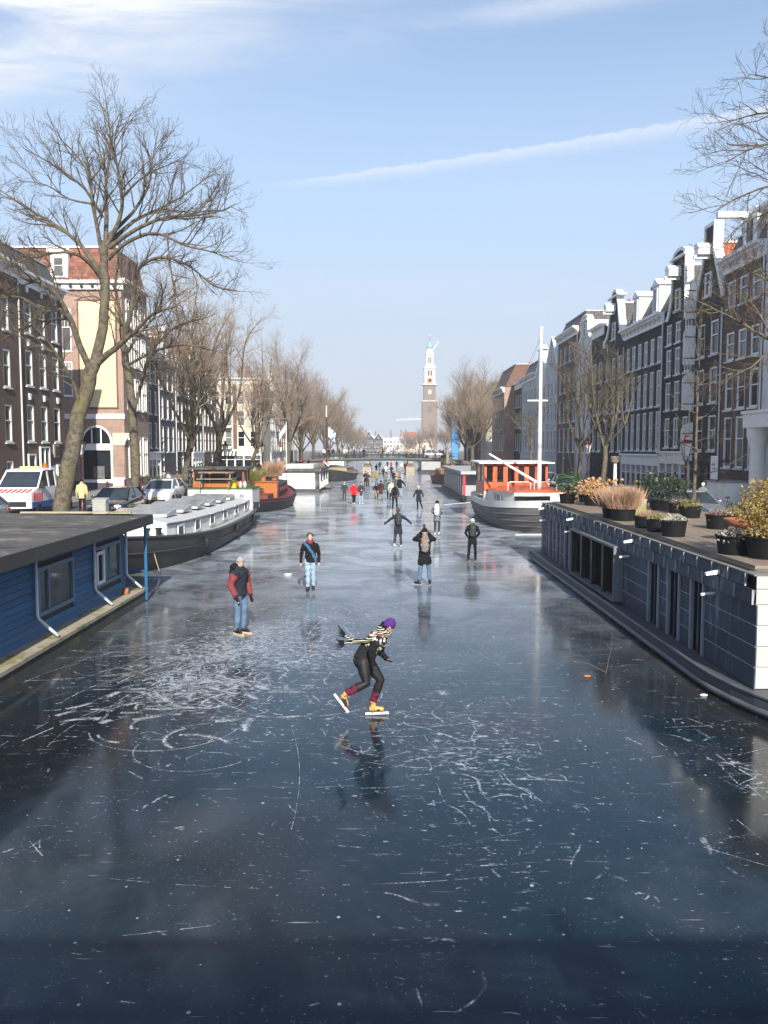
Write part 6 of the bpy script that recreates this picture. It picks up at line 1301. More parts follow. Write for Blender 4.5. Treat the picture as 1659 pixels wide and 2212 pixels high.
def car(label, loc, rz, L_, W_, Hh, paint, name='parked_car', nose=.30, cowl=.98, group='cars parked along the quays'):
    rt = empty(name, loc, label, 'car', group, rz); h = W_/2; f = -L_/2
    st = [(f, .80, .30, .62), (f+.06, .90, .24, .70), (f+.35, .98, .2, .78), (f+.9, 1, .2, .88), (f+nose*L_, 1, .2, cowl-.02), (0, 1, .2, cowl), (L_*.25, 1, .2, cowl+.02), (L_/2-.45, .98, .2, cowl+.03), (L_/2-.08, .93, .26, cowl-.04), (L_/2, .85, .34, cowl-.2)]
    MB().rings([[(-h*k*.96, y, z0), (-h*k, y, .48), (-h*k*.985, y, zt-.12), (-h*k*.90, y, zt), (0, y, zt+.035), (h*k*.90, y, zt), (h*k*.985, y, zt-.12), (h*k, y, .48), (h*k*.96, y, z0)] for y, k, z0, zt in st]).build('body', paint, rt); smooth_by_angle(rt.children[0].data, 50)
    y0, y1, y2, y3 = f+nose*L_-.08, f+nose*L_+.75, L_/2-.75, L_/2-.12
    def ring(k, z): return [(-h*k, z)]
    b0, t0 = h*.90, h*.70
    g = MB().hexa([(-b0, y0, cowl-.02), (b0, y0, cowl-.02), (b0, y3, cowl), (-b0, y3, cowl), (-t0, y1, Hh-.04), (t0, y1, Hh-.04), (t0, y2, Hh-.05), (-t0, y2, Hh-.05)]).build('windows', CGL, rt)
    MB().rings([[(-t0-.03, y, z), (-t0*.6, y, z+.05), (t0*.6, y, z+.05), (t0+.03, y, z)] for y, z in ((y1-.05, Hh-.06), (y1+.3, Hh-.03), (y2-.2, Hh-.03), (y2+.08, Hh-.06))]).build('roof', paint, rt)
    p_ = MB()
    for s_ in (-1, 1):
        p_.bar((s_*(b0+.005), y0, cowl-.02), (s_*(t0+.01), y1, Hh-.04), .035, n=5).bar((s_*(b0+.005), y3, cowl), (s_*(t0+.01), y2, Hh-.05), .05, n=5).bar((s_*(b0+.005), (y0+y3)/2, cowl), (s_*(t0+.01), (y1+y2)/2, Hh-.04), .03, n=5)
    p_.build('pillars', paint, rt)
    for s_ in (-1, 1):
        MB().ell((s_*h*.72, f+.10, .66), (.19, .12, .085), 10, 6).build('headlight', LITE, rt, smooth=True); MB().box(*sorted((s_*h*.78, s_*h*.93)), L_/2-.12, L_/2-.015, .62, .82).build('tail_light', TAILL, rt); MB().ell((s_*(h+.10), y0+.35, cowl+.06), (.10, .06, .07), 8, 6).build('mirror', paint, rt, smooth=True)
    pl_ = MB().box(-.26, .26, f-.012, f+.03, .40, .51).build('number_plate', PLATE, rt); plate_text(pl_, 0, f-.012, .405, 1)
    MB().box(-h*.7, h*.7, f-.008, f+.05, .26, .37).build('grille', BLACKP, rt)
    wheels(rt, W_, (f+.82, L_/2-.75)); return rt
CBLK = pm('car_black', (.006, .006, .008), .15, .1, coat=1); CWHT = pm('car_white', (.75, .77, .80), .2, .04, coat=.8); CSIL = pm('car_silver', (.36, .37, .39), .25, .05, metal=.5, coat=.6); CBLU = pm('car_dark_blue', (.02, .03, .06), .2, .05, coat=.8)
car('black hatchback parked between the two nearest elms', (-12.9, 40.0, QZ), 0, 4.1, 1.74, 1.45, CBLK)
wc = car('white five door car parked beside the bicycles', (-13.3, 50.2, QZ), 0, 4.4, 1.75, 1.49, CWHT, nose=.20)
car('silver car cut off by the left edge', (-16.6, 33.0, QZ), 0, 4.0, 1.72, 1.45, CSIL)
car('dark blue estate car parked behind the orange deckhouse', (-12.6, 72.0, QZ), 0, 4.6, 1.8, 1.75, CBLU)
car('dark hatchback parked beyond the red and black barge', (-12.9, 92.0, QZ), R(8), 4.2, 1.74, 1.5, CBLK)
car('silver car with glinting windscreen behind the tubs on the right', (13.6, 36.5, QZ), R(4), 4.3, 1.76, 1.48, CSIL)
car('black car parked on the right quay behind the mast', (12.9, 58.5, QZ), 0, 4.3, 1.76, 1.48, CBLK)
car('white car on the bridge near its right end', (8.6, 141.5, camber(8.6)+.1), R(90), 4.2, 1.74, 1.5, CWHT)
car('pale car parked on the right quay before the black bell gable', (12.9, 66.0, QZ), 0, 4.3, 1.76, 1.48, CSIL)
# tow truck
tt = empty('tow_truck', (-18.05, 43.0, QZ), 'white tow truck with red chevrons, blue skirt and amber beacon', 'truck')
VW = pm('van_white', (.78, .79, .80), .25, .03, coat=.6); VB = pm('van_blue', (.02, .10, .36), .35); STR = pm('red_stripe', (.55, .03, .04), .4)
h = 1.0
MB().rings([[(-h*k, y, .42), (-h*k, y, 1.05), (-h*k*.98, y, zt), (h*k*.98, y, zt), (h*k, y, 1.05), (h*k, y, .42)] for y, k, zt in ((-3.0, .9, 1.0), (-2.92, .97, 1.15), (-2.3, 1, 1.35), (-2.15, 1, 1.42), (.2, 1, 1.42))]).build('cab_body', VW, tt)
MB().hexa([(-.97, -2.2, 1.38), (.97, -2.2, 1.38), (.97, .2, 1.38), (-.97, .2, 1.38), (-.86, -1.35, 2.22), (.86, -1.35, 2.22), (.86, .15, 2.22), (-.86, .15, 2.22)]).build('windows', CGL, tt)
MB().rings([[(-.9, y, z), (-.8, y, z+.08), (.8, y, z+.08), (.9, y, z)] for y, z in ((-1.5, 2.16), (-1.2, 2.225), (-.2, 2.26), (.22, 2.25))]).build('roof', VW, tt)
p_ = MB()
for s_ in (-1, 1):
    p_.bar((s_*.985, -2.2, 1.38), (s_*.875, -1.35, 2.23), .05, n=5)
    for y in (-.75, .17): p_.hexa([(s_*.93, y-.09, 1.39), (s_*1.0, y-.09, 1.39), (s_*1.0, y+.05, 1.39), (s_*.93, y+.05, 1.39), (s_*.82, y-.09, 2.23), (s_*.89, y-.09, 2.23), (s_*.89, y+.05, 2.23), (s_*.82, y+.05, 2.23)])
p_.build('pillars', VW, tt)
MB().box(-1.008, 1.008, -2.9, .2, .42, .72).build('blue_skirt', VB, tt)
for i in range(6):
    y = -2.75+i*.19; MB().hexa([(1.0, y, .78), (1.012, y, .78), (1.012, y+.09, .78), (1.0, y+.09, .78), (1.0, y+.04, 1.16), (1.010, y+.04, 1.16), (1.010, y+.13, 1.16), (1.0, y+.13, 1.16)]).build('chevron_stripe', STR, tt)
for i in range(7):
    x = -.8+i*.24; MB().hexa([(x, -2.88, 1.165), (x+.1, -2.88, 1.165), (x+.2, -2.45, 1.32), (x+.1, -2.45, 1.32), (x, -2.88, 1.18), (x+.1, -2.88, 1.18), (x+.2, -2.45, 1.335), (x+.1, -2.45, 1.335)]).build('chevron_stripe', STR, tt)
for s_ in (-1, 1): MB().ell((s_*.78, -2.93, .92), (.16, .1, .13), 10, 6).build('headlight', LITE, tt, smooth=True); MB().box(*sorted((s_*1.02, s_*1.2)), -2.0, -1.88, 1.35, 1.7).build('mirror', BLACKP, tt)
MB().box(-.95, .95, .3, 3.0, .7, .95).box(-.95, .95, .3, .4, .95, 1.9).build('flatbed', CSIL, tt); MB().hexa([(-.9, .45, .953), (.9, .45, .953), (.9, 2.6, .953), (-.9, 2.6, .953), (-.9, .45, 2.0), (.9, .45, 2.0), (.9, 1.2, 1.5), (-.9, 1.2, 1.5)]).build('load_cover', pm('grey_tarp', (.34, .33, .32), .8), tt)
b_ = MB().lathe([(.12, 0), (.12, .04), (.09, .05), (.09, .2), (.05, .24)], 12).build('amber_beacon', pm('amber_lens', (.75, .16, .01), .2), tt, (.55, -.2, 2.34), smooth=True)
MB().box(-.7, .3, -.3, -.1, 2.345, 2.40).build('light_bar', pm('light_bar_yellow', (.75, .6, .15), .4), tt)
MB().box(-.75, .75, -3.02, -2.9, .5, .75).build('bumper', BLACKP, tt); wheels(tt, 2.05, (-2.1, 1.9))
# ---------------------------------------------------------------- bicycles
def ringtube(R_, r_, n=22, k=4):
    m = MB(); rs = [[((R_+r_*math.cos(2*math.pi*j/k))*math.cos(2*math.pi*i/n), 0, (R_+r_*math.cos(2*math.pi*j/k))*math.sin(2*math.pi*i/n)) if False else ((R_+r_*math.cos(2*math.pi*j/k))*math.cos(2*math.pi*i/n), r_*math.sin(2*math.pi*j/k), (R_+r_*math.cos(2*math.pi*j/k))*math.sin(2*math.pi*i/n)) for j in range(k)] for i in range(n+1)]
    return m.rings(rs, cap=False)
wm_ = ringtube(.33, .02); 
for i in range(8): a = math.pi*i/8; wm_.bar((-.32*math.cos(a), 0, -.32*math.sin(a)), (.32*math.cos(a), 0, .32*math.sin(a)), .004, n=3)
WHEEL = wm_.mesh('bicycle_wheel', RUBBER)
BFR = MB().bar((-.5, 0, .33), (-.12, 0, .33), .016).bar((-.12, 0, .33), (-.22, 0, .86), .018).bar((-.12, 0, .33), (.38, 0, .78), .02).bar((-.2, 0, .70), (.36, 0, .88), .016).bar((.36, 0, .96), (.54, 0, .33), .018).bar((-.5, 0, .33), (-.21, 0, .80), .012).mesh('frame', BLACKM)
BHD = MB().tube([(.22, -.28, 1.06), (.34, -.2, 1.08), (.36, 0, 1.05), (.34, .2, 1.08), (.22, .28, 1.06)], .014, 5).bar((.36, 0, .94), (.36, 0, 1.05), .014).mesh('handlebar', STEEL); BSD = MB().ell((-.24, 0, .93), (.14, .08, .04), 8, 5).bar((-.22, 0, .84), (-.24, 0, .92), .012).mesh('saddle', RUBBER); BMG = MB().box(-.62, -.28, -.07, .07, .70, .72).mesh('luggage_rack', BLACKM)
def bike(label, loc, rz, group=None, tilt=.08):
    rt = empty('bicycle', loc, label, 'bicycle', group); rt.rotation_euler = (tilt, 0, rz)
    link('wheel', WHEEL, rt, (-.5, 0, .35)); link('wheel', WHEEL, rt, (.54, 0, .35)); link('frame', BFR, rt, (0, 0, .02)); link('handlebar', BHD, rt, (0, 0, .02)); link('saddle', BSD, rt, (0, 0, .02)); link('luggage_rack', BMG, rt, (0, 0, .02)); return rt
rk = random.Random(9)
def nth(i): return (['first', 'second', 'third', 'fourth', 'fifth', 'sixth', 'seventh', 'eighth', 'ninth', 'tenth', 'eleventh', 'twelfth', 'thirteenth', 'fourteenth', 'fifteenth', 'sixteenth', 'seventeenth', 'eighteenth', 'nineteenth', 'twentieth'] + ['twenty-' + q for q in ('first', 'second', 'third', 'fourth', 'fifth', 'sixth', 'seventh', 'eighth', 'ninth')] + ['thirtieth'] + ['thirty-' + q for q in ('first', 'second', 'third', 'fourth', 'fifth')])[i]
bike('black city bicycle parked before the white stoop on the right', (16.3, 42.3, QZ), R(172)); bike('dark bicycle with child seat by the right edge', (16.5, 40.3, QZ), R(160))
for i in range(5): bike(nth(i) + ' nearest bicycle in the tangle beside the white car', (-12.3+rk.uniform(-.2, .5), 51.6+i*.55, QZ), R(-20+rk.uniform(-25, 25)), 'bicycles beside the white car')
for i in range(34): x = -11+i*.66+rk.uniform(-.15, .15); bike(nth(i) + ' bicycle from the left along the green bridge railing', (x, 137.35+rk.uniform(0, .25), camber(x)+.1), rk.choice((0, math.pi))+rk.uniform(-.15, .15), 'bicycles on the green bridge')
for i in range(30): bike(nth(i) + ' nearest bicycle in the long row on the left quay', (-12.5+rk.uniform(-.3, .3), 100+i*1.15, QZ), R(rk.uniform(-20, 20)), 'bicycles on the left quay near the bridge')
for i in range(14): bike(nth(i) + ' nearest bicycle in the row on the right quay', (12.4+rk.uniform(-.3, .3), 108+i*1.9, QZ), R(rk.uniform(-20, 20)), 'bicycles on the right quay near the bridge')
for i in range(9): bike(nth(i) + ' bicycle from the left leaning on the near bridge railing', (-6.5+i*1.35+rk.uniform(-.3, .3), .0, 2.7), rk.choice((0, math.pi)), 'bicycles on the near bridge')  # out of view, added to break up the straight shadow edge of the railing
for i in range(6): bike(nth(i) + ' nearest bicycle by the dark arched warehouse doors', (17.2+rk.uniform(-.3, .3), 46.2+i*.6, QZ), R(rk.uniform(60, 120)), 'bicycles by the warehouse')
# planters and shrubs on the left quay
for i, (x, y, lb, m, sz) in enumerate(((-12.2, 55.5, 'dark evergreen bush by the elm beside the bicycles', DKHED, (1.0, 2.2)), (-12.0, 58.5, 'tall dark shrub between bicycles and orange deckhouse', DKHED, (1.1, 2.6)), (-19.6, 71.5, 'low green shrub at the corner of the cream walled building', LEAFG, (1.0, 1.0)))):
    rt = empty('shrub', (x, y, QZ), lb, 'shrub'); V, Fq = leafball(1500, (sz[0], sz[0], sz[1]/2), .07, 90+i, (0, 0, sz[1]*.5)); tag(link('foliage', np_mesh('foliage', V, Fq, m, False), rt), kind='stuff'); MB().tube([(0, 0, 0), (.05, 0, sz[1]*.5)], [.05, .02], 6).build('stem', TWIG, rt)
# broken twig frozen into the ice
tg = Tree(99); tg.med = [(np.array([(0, 0, .0), (.05, .02, .28), (.10, .0, .55), (.11, .02, .8)]), np.array([.012, .009, .006, .003])), (np.array([(0.0, 0, .02), (-.3, .1, .16), (-.6, .1, .22), (-.9, .2, .42)]), np.array([.010, .008, .005, .003])), (np.array([(.08, 0, .45), (.04, 0, .52), (-.02, 0, .6), (-.08, 0, .62)]), np.array([.006, .005, .004, .003])), (np.array([(-.3, .1, .16), (-.36, .1, .24), (-.42, .1, .3), (-.5, .1, .33)]), np.array([.006, .005, .004, .003]))]
V, Fq = bundle(tg.med, 5); o = link('twig', np_mesh('twig', V, Fq, TWIG), None, gnd(1309, 1455)); tag(o, 'forked bare twig frozen upright in the ice beside the zinc houseboat', 'twig')
# lumps of ice and litter on the surface
for i, (px, py, r_, m, lb) in enumerate(((622, 1243, .09, FROST, 'white lump of ice near the man in the red scarf'), (1268, 1462, .05, TERRA, 'small orange scrap near the frozen twig'), (1520, 1503, .045, FROST, 'pale pebble of ice beside the near hull of the zinc houseboat'))):
    c = gnd(px, py); o = MB().ell((0, 0, 0), (r_*1.6, r_, r_*.5), 9, 6).build('ice_lump', m, None, (c.x, c.y, r_*.3), smooth=True); tag(o, lb, 'ice lump')
# ---------------------------------------------------------------- people
SKIN = pm('skin', (.60, .36, .26), .55, .08, 12); HAIRB = pm('hair_brown', (.06, .033, .02), .6, .4, 30, bump=.6, bscale=40); HAIRL = pm('hair_blond', (.38, .25, .12), .6, .3, 30)
def cloth(name, c, v=.2): return pm('cloth_' + name, c, .9, v, 9, bump=.25, bscale=22, spec=.2)
JEAN = cloth('jeans', (.10, .16, .25)); JEANL = cloth('pale_jeans', (.28, .39, .50)); NAVY = cloth('navy', (.018, .022, .034)); BLK = cloth('black', (.010, .010, .012)); GREY = cloth('grey', (.17, .18, .20)); DGREY = cloth('dark_grey', (.045, .047, .052)); REDC = cloth('red', (.62, .02, .025)); GREEN = cloth('green', (.02, .12, .09)); CREAM = cloth('cream', (.66, .62, .52)); MAROON = cloth('maroon', (.06, .018, .026)); BEIGE = cloth('beige', (.26, .20, .14)); OLIVE = cloth('olive', (.24, .25, .06)); WINE = cloth('wine', (.20, .045, .05)); BLUEC = cloth('blue', (.05, .12, .24)); MINT = cloth('mint', (.33, .58, .48)); PURP = cloth('purple', (.075, .025, .17)); LGREY = cloth('light_grey', (.27, .27, .26)); PINK = cloth('pink', (.30, .04, .09)); WHITC = cloth('white', (.75, .74, .70)); TAN = cloth('tan', (.42, .30, .17)); PACK = cloth('pack_grey', (.19, .175, .16)); LYCRA = pm('lycra_black', (.009, .009, .011), .6, .2, 6)
BLADE = pm('skate_blade', (.75, .76, .78), .25, metal=.7); BOOTB = pm('boot_black', (.012, .012, .013), .35, .2); BOOTW = pm('boot_white', (.72, .71, .68), .45, .1); WOODL = pm('pale_wood', (.55, .44, .30), .7)
QUEUE = []
def skinmesh(name, mb, mat, parent, vox, smooth=3):
    o = mb.build(name, mat, parent); QUEUE.append((o, vox, smooth)); return o
def flush():
    for o, vox, sm in QUEUE:
        r_ = o.modifiers.new('r', 'REMESH'); r_.mode = 'VOXEL'; r_.voxel_size = vox; r_.use_smooth_shade = True
        if sm: s_ = o.modifiers.new('s', 'SMOOTH'); s_.factor = .5; s_.iterations = sm
    dg = bpy.context.evaluated_depsgraph_get(); dg.update(); new = []
    for o, *_ in QUEUE: new.append(bpy.data.meshes.new_from_object(o.evaluated_get(dg)))
    for (o, *_), me in zip(QUEUE, new):
        old = o.data; nm = old.name; o.modifiers.clear(); o.data = me; me.polygons.foreach_set('use_smooth', [True]*len(me.polygons))
        kd = o.name.split('.')[0]
        if kd in ('coat', 'trousers', 'sleeves', 'sleeve', 'sweater', 'leg_warmer', 'jacket_over_shoulder', 'hair', 'backpack'):   # folds
            n_ = len(me.vertices); co = np.empty(n_*3, dtype=np.float32); nr = np.empty(n_*3, dtype=np.float32); me.vertices.foreach_get('co', co); me.vertices.foreach_get('normal', nr); co, nr = co.reshape(-1, 3), nr.reshape(-1, 3)
            gg = np.random.default_rng(len(o.parent.get('label', '')) + n_); f_ = np.zeros(n_)
            for q_ in range(7): kv = gg.normal(size=3)*np.array([22, 22, 48]); f_ += np.sin(co @ kv + gg.uniform(0, 6.28))
            amp = .0045 if kd != 'trousers' else .0055
            f_ = np.sign(f_)*np.abs(f_)**.8; me.vertices.foreach_set('co', (co+nr*(amp*f_*.75)[:, None]).astype(np.float32).ravel()); me.update()
        bpy.data.meshes.remove(old); me.name = nm
    QUEUE.clear()
def chain(mb, pts, rad, n=10, sq=1.0):
    mb.tube(pts, rad, n, sq=sq)
    for p, r in zip(pts, rad): mb.ell(p, (r*.98, r*.98*sq if sq != 1 else r*.98, r*.98), 8, 6)
V3 = lambda *a: Vector(a)
DEF = dict(pel=(0, 0, .95), chest=(0, .0, 1.30), neck=(0, 0, 1.48), head=(0, -.02, 1.635), sa=(-.18, 0, 1.42), sb=(.18, 0, 1.42), ea=(-.25, .03, 1.14), eb=(.25, .03, 1.14), wa=(-.26, -.06, .90), wb=(.26, -.06, .90), ha=(-.09, 0, .93), hb=(.09, 0, .93), ka=(-.10, -.02, .52), kb=(.10, -.02, .52), aa=(-.10, .02, .12), ab=(.10, .02, .12), ta=(-.12, -1, 0), tb=(.12, -1, 0))
def hand(mb, w_, d, side, curl=.5, sc=1.0):
    """palm and five fingers continuing direction d from the wrist"""
    d = Vector(d).normalized(); fwd = Vector((0, -1, 0)); fwd = (fwd-d*fwd.dot(d)).normalized(); ac = d.cross(fwd)
    w_ = Vector(w_); c = w_+d*.05*sc
    mb.tube([w_, w_+d*.035*sc, w_+d*.085*sc], [.026*sc, .034*sc, .036*sc], 8, sq=.6); mb.ell(c, (.03*sc, .036*sc, .04*sc), 8, 6)
    for k, (o_, ln) in enumerate(((-.030, .066), (-.010, .076), (.010, .072), (.030, .056))):
        p0 = w_+d*.08*sc+fwd*o_*sc; p1 = p0+d*ln*.5*sc; p2 = p1+(d*.7+ac*side*-curl).normalized()*ln*.5*sc; mb.tube([p0, p1, p2], [.0095*sc, .009*sc, .0075*sc], 6)
    p0 = w_+d*.03*sc+fwd*.03*sc; mb.tube([p0, p0+(d*.6+fwd*.7).normalized()*.035*sc, p0+(d*.9+fwd*.5).normalized()*.065*sc], [.011*sc, .010*sc, .008*sc], 6)
def headmesh(mb, c, face, neck):
    c, face, neck = Vector(c), Vector(face).normalized(), Vector(neck); up = (c-neck).normalized(); face = (face-up*face.dot(up)).normalized()
    mb.ell(c+up*.02, (.078, .085, .095), 12, 9); mb.ell(c+face*.03-up*.035, (.058, .06, .075), 10, 8); mb.tube([c+face*.085+up*.01, c+face*.108-up*.022, c+face*.09-up*.03], [.010, .015, .012], 6)
    rt_v = face.cross(up)
    for s_ in (-1, 1): mb.ell(c+rt_v*s_*.078-face*.005-up*.005, (.014, .02, .03), 6, 5)
    mb.ell(c+face*.075-up*.065, (.026, .022, .018), 6, 5)
    mb.tube([neck-up*.06, c-up*.04-face*.01], [.058, .052], 10)
    return face, up, rt_v
def person(label, loc, rz, cl, pose=None, H=1.75, vox=.012, group=None, face=(0, -1, 0), skate=True, fine=True):
    J = {k: Vector(v) for k, v in {**DEF, **(pose or {})}.items()}; g = lambda k: J[k]
    rt = empty('person', loc, label, 'person', group, rz); rt.scale = (H/1.75,)*3
    b = MB(); fc, up, rv = headmesh(b, g('head'), face, g('neck'))
    chain(b, [g('pel'), (g('pel')+g('chest'))/2, g('chest'), g('neck')], [.12, .115, .13, .06], sq=.7)
    for s_ in 'ab':
        chain(b, [g('s'+s_), g('e'+s_), g('w'+s_)], [.045, .038, .028]); chain(b, [g('h'+s_), g('k'+s_), g('a'+s_)], [.075, .05, .038])
        if fine: hand(b, g('w'+s_), g('w'+s_)-g('e'+s_), -1 if s_ == 'a' else 1)
        else: b.ell(g('w'+s_)+(g('w'+s_)-g('e'+s_)).normalized()*.07, (.035, .04, .06), 6, 5)
    bd = skinmesh('body', b, cl.get('skin', SKIN), rt, vox*.62 if fine else vox, 1)
    if fine:
        for s_ in (-1, 1): MB().ell(g('head')+fc*.083+rv*s_*.032+up*.012, (.010, .008, .007), 6, 5).build('eye', BLACKP, bd, smooth=True)
        MB().tube([g('head')+fc*.094-up*.058+rv*q for q in (-.022, 0, .022)], .005, 5).build('mouth', PINK, bd)
    # coat
    c = MB(); hem = cl.get('hem', .80); fl = cl.get('flare', .17); pel = g('pel'); low = pel+(pel-g('chest')).normalized()*(.95-hem) if hem < .95 else pel
    k = cl.get('bulk', 1.0)
    chain(c, [g('neck')-Vector((0, 0, .02)), g('neck')*.45+g('chest')*.55+Vector((0, 0, .04)), g('chest'), (g('chest')+pel)/2, pel], [.075, .165*k, .175*k, .160*k, .165*k], 14, sq=.68)
    if hem < .94: c.tube([pel, low], [.168*k, fl*k], 16, sq=.74)
    for s_ in 'ab':
        d_ = (g('w'+s_)-g('e'+s_)).normalized(); chain(c, [g('s'+s_)+Vector((0, 0, -.01)), (g('s'+s_)+g('e'+s_))/2, g('e'+s_), (g('e'+s_)+g('w'+s_))/2, g('w'+s_)-d_*.01], [.072*k, .066*k, .058*k, .052*k, .045*k], 9)
    if cl.get('hood'): c.ell(g('neck')+Vector(face)*-.07+Vector((0, 0, .0)), (.12, .09, .07), 10, 7)
    else: c.tube([g('neck')-up*.03, g('neck')+up*.03], [.085, .072], 10)
    co = skinmesh('coat', c, cl['coat'], rt, vox, 2)
    if cl.get('sleeve'):
        m = MB()
        for s_ in 'ab': d_ = (g('w'+s_)-g('e'+s_)).normalized(); m.tube([g('s'+s_)*.97, (g('s'+s_)+g('e'+s_))/2, g('e'+s_), (g('e'+s_)+g('w'+s_))/2, g('w'+s_)-d_*.012], [.092*k, .084*k, .076*k, .069*k, .06*k], 10)
        m.tube([g('sa')*.9+Vector((0, .0, -.02)), g('sb')*.9+Vector((0, .0, -.02))], .03, 8); skinmesh('sleeves', m, cl['sleeve'], rt, vox, 2)
    # trousers
    t = MB(); tk = cl.get('legs', 1.0); t.ell(g('pel')-Vector((0, 0, .02)), (.15, .112, .12), 12, 8)
    for s_ in 'ab': chain(t, [g('h'+s_), (g('h'+s_)+g('k'+s_))/2, g('k'+s_), (g('k'+s_)*.55+g('a'+s_)*.45), g('a'+s_)], [.094*tk, .084*tk, .065*tk, .066*tk, .052*tk], 10)
    skinmesh('trousers', t, cl['trousers'], rt, vox, 2)
    # boots with blades
    for s_ in 'ab':
        a = g('a'+s_); td = g('t'+s_).normalized(); f_ = MB(); sole = a+Vector((0, 0, -.06)); z0 = .075 if skate else .03
        sole = Vector((a.x, a.y, a.z-.12+z0)) if True else sole
        f_.tube([sole-td*.05, sole+td*.06, sole+td*.15, sole+td*.18], [.042, .045, .042, .025], 9, sq=.8); f_.tube([a+Vector((0, 0, .05)), a, sole-td*.01], [.055, .052, .048], 9); f_.ell(sole+td*.10+Vector((0, 0, .012)), (.045, .05, .035), 8, 6)
        bt = skinmesh('boot', f_, cl.get('boots', BOOTB), rt, vox*.8, 1)
        if skate:
            w_ = td.cross(Vector((0, 0, 1)))*(.022 if cl.get('wood') else .006); p0, p1 = sole-td*.11, sole+td*.25; zb = -(sole.z-.0)
            m = MB().hexa([p0-w_+Vector((0, 0, -z0)), p1-w_+Vector((0, 0, -z0)), p1+w_+Vector((0, 0, -z0)), p0+w_+Vector((0, 0, -z0)), p0-w_+Vector((0, 0, -.03)), p1-w_+Vector((0, 0, -.03)), p1+w_+Vector((0, 0, -.03)), p0+w_+Vector((0, 0, -.03))])
            m.build('skate', WOODL if cl.get('wood') else BLADE, rt)
    hd = g('head')
    if cl.get('hat'):
        m = MB().ell(hd+up*.055-fc*.006, (.092, .1, .085), 14, 9); m.lathe([(.094, 0), (.1, .012), (.1, .045), (.093, .05)], 16, hd+up*.02-Vector((0, 0, .0))-fc*.008)
        skinmesh('hat', m, cl['hat'], rt, vox*.8, 1)
        if cl.get('pom'): MB().ell(hd+up*.165, (.045, .045, .045), 10, 7).build('pompom', cl['pom'], rt, smooth=True)
    if cl.get('hair'):
        m = MB().ell(hd+up*(.0 if cl.get('hat') else .045)-fc*(.035 if cl.get('hat') else .018), (.094, .09, .092) if not cl.get('hat') else (.085, .07, .06), 12, 9)
        rr_ = random.Random(len(label))
        for i in range(0 if cl.get('hat') else 26): a = rr_.uniform(0, 6.28); e = rr_.uniform(.1, 1.5); m.ell(hd+up*(.035+.085*math.sin(e))+rv*(.088*math.cos(e)*math.cos(a))-fc*(.02+.085*math.cos(e)*math.sin(a) if math.sin(a) > -.4 else .0), (.026, .026, .024), 6, 5)
        if cl.get('long'): m.tube([hd-fc*.06+up*.02, hd-fc*.08-up*.12, hd-fc*.075-up*.2], [.085, .08, .05], 10)
        skinmesh('hair', m, cl['hair'], rt, vox*.8, 1)
    if cl.get('scarf'):
        m = MB()
        for i in range(3): m.tube([g('neck')+up*(.0+.02*i)+(fc*math.cos(a)+rv*math.sin(a))*.08 for a in [2*math.pi*j/14 for j in range(15)]], .026, 7)
        skinmesh('scarf', m, cl['scarf'], rt, vox, 1)
    if cl.get('pack'):
        ch, bk = g('chest'), -Vector(cl.get('front', face)).normalized(); bk.z = 0; sx = bk.cross(Vector((0, 0, 1)))
        m = MB()
        for (u, hw) in ((-.16, .12), (-.05, .14), (.1, .135), (.2, .10)): m.ell(ch+bk*.19+Vector((0, 0, u+.0)), (abs(sx.x)*hw+abs(bk.x)*.09+.005, abs(sx.y)*hw+abs(bk.y)*.09+.005, .12), 12, 8)
        p_ = skinmesh('backpack', m, cl['pack'], rt, vox, 2)
        st = MB()
        for s_ in (-1, 1): st.tube([ch+bk*.15+sx*s_*.09+Vector((0, 0, .2)), ch+sx*s_*.11+Vector((0, 0, .21)), ch-bk*.14+sx*s_*.12+Vector((0, 0, .05)), ch-bk*.05+sx*s_*.17+Vector((0, 0, -.12))], .016, 6)
        st.build('straps', BLK, p_)
        if cl.get('packmark'): c_ = ch+bk*.295+Vector((0, 0, .06)); MB().hexa([c_+sx*.03-bk*.02+Vector((0,0,-.08)), c_+sx*.055-bk*.02+Vector((0,0,-.08)), c_+sx*.055+bk*.006+Vector((0,0,-.08)), c_+sx*.03+bk*.006+Vector((0,0,-.08)), c_+sx*.03-bk*.02+Vector((0,0,.07)), c_+sx*.055-bk*.02+Vector((0,0,.07)), c_+sx*.055+bk*.006+Vector((0,0,.07)), c_+sx*.03+bk*.006+Vector((0,0,.07))]).build('orange_mark', pm('orange_mark', (.7, .12, .02), .6), p_)
    if cl.get('gloves'):
        for s_ in 'ab':
            m = MB(); d_ = g('w'+s_)-g('e'+s_); hand(m, g('w'+s_)-d_.normalized()*.015, d_, -1 if s_ == 'a' else 1, sc=1.22); m.tube([g('w'+s_)-d_.normalized()*.04, g('w'+s_)+d_.normalized()*.02], [.045, .04], 8); skinmesh('glove', m, cl['gloves'], rt, vox*.7, 1)
    return rt
BACK = math.pi
def on(px, py): c = gnd(px, py); return (c.x, c.y, 0)
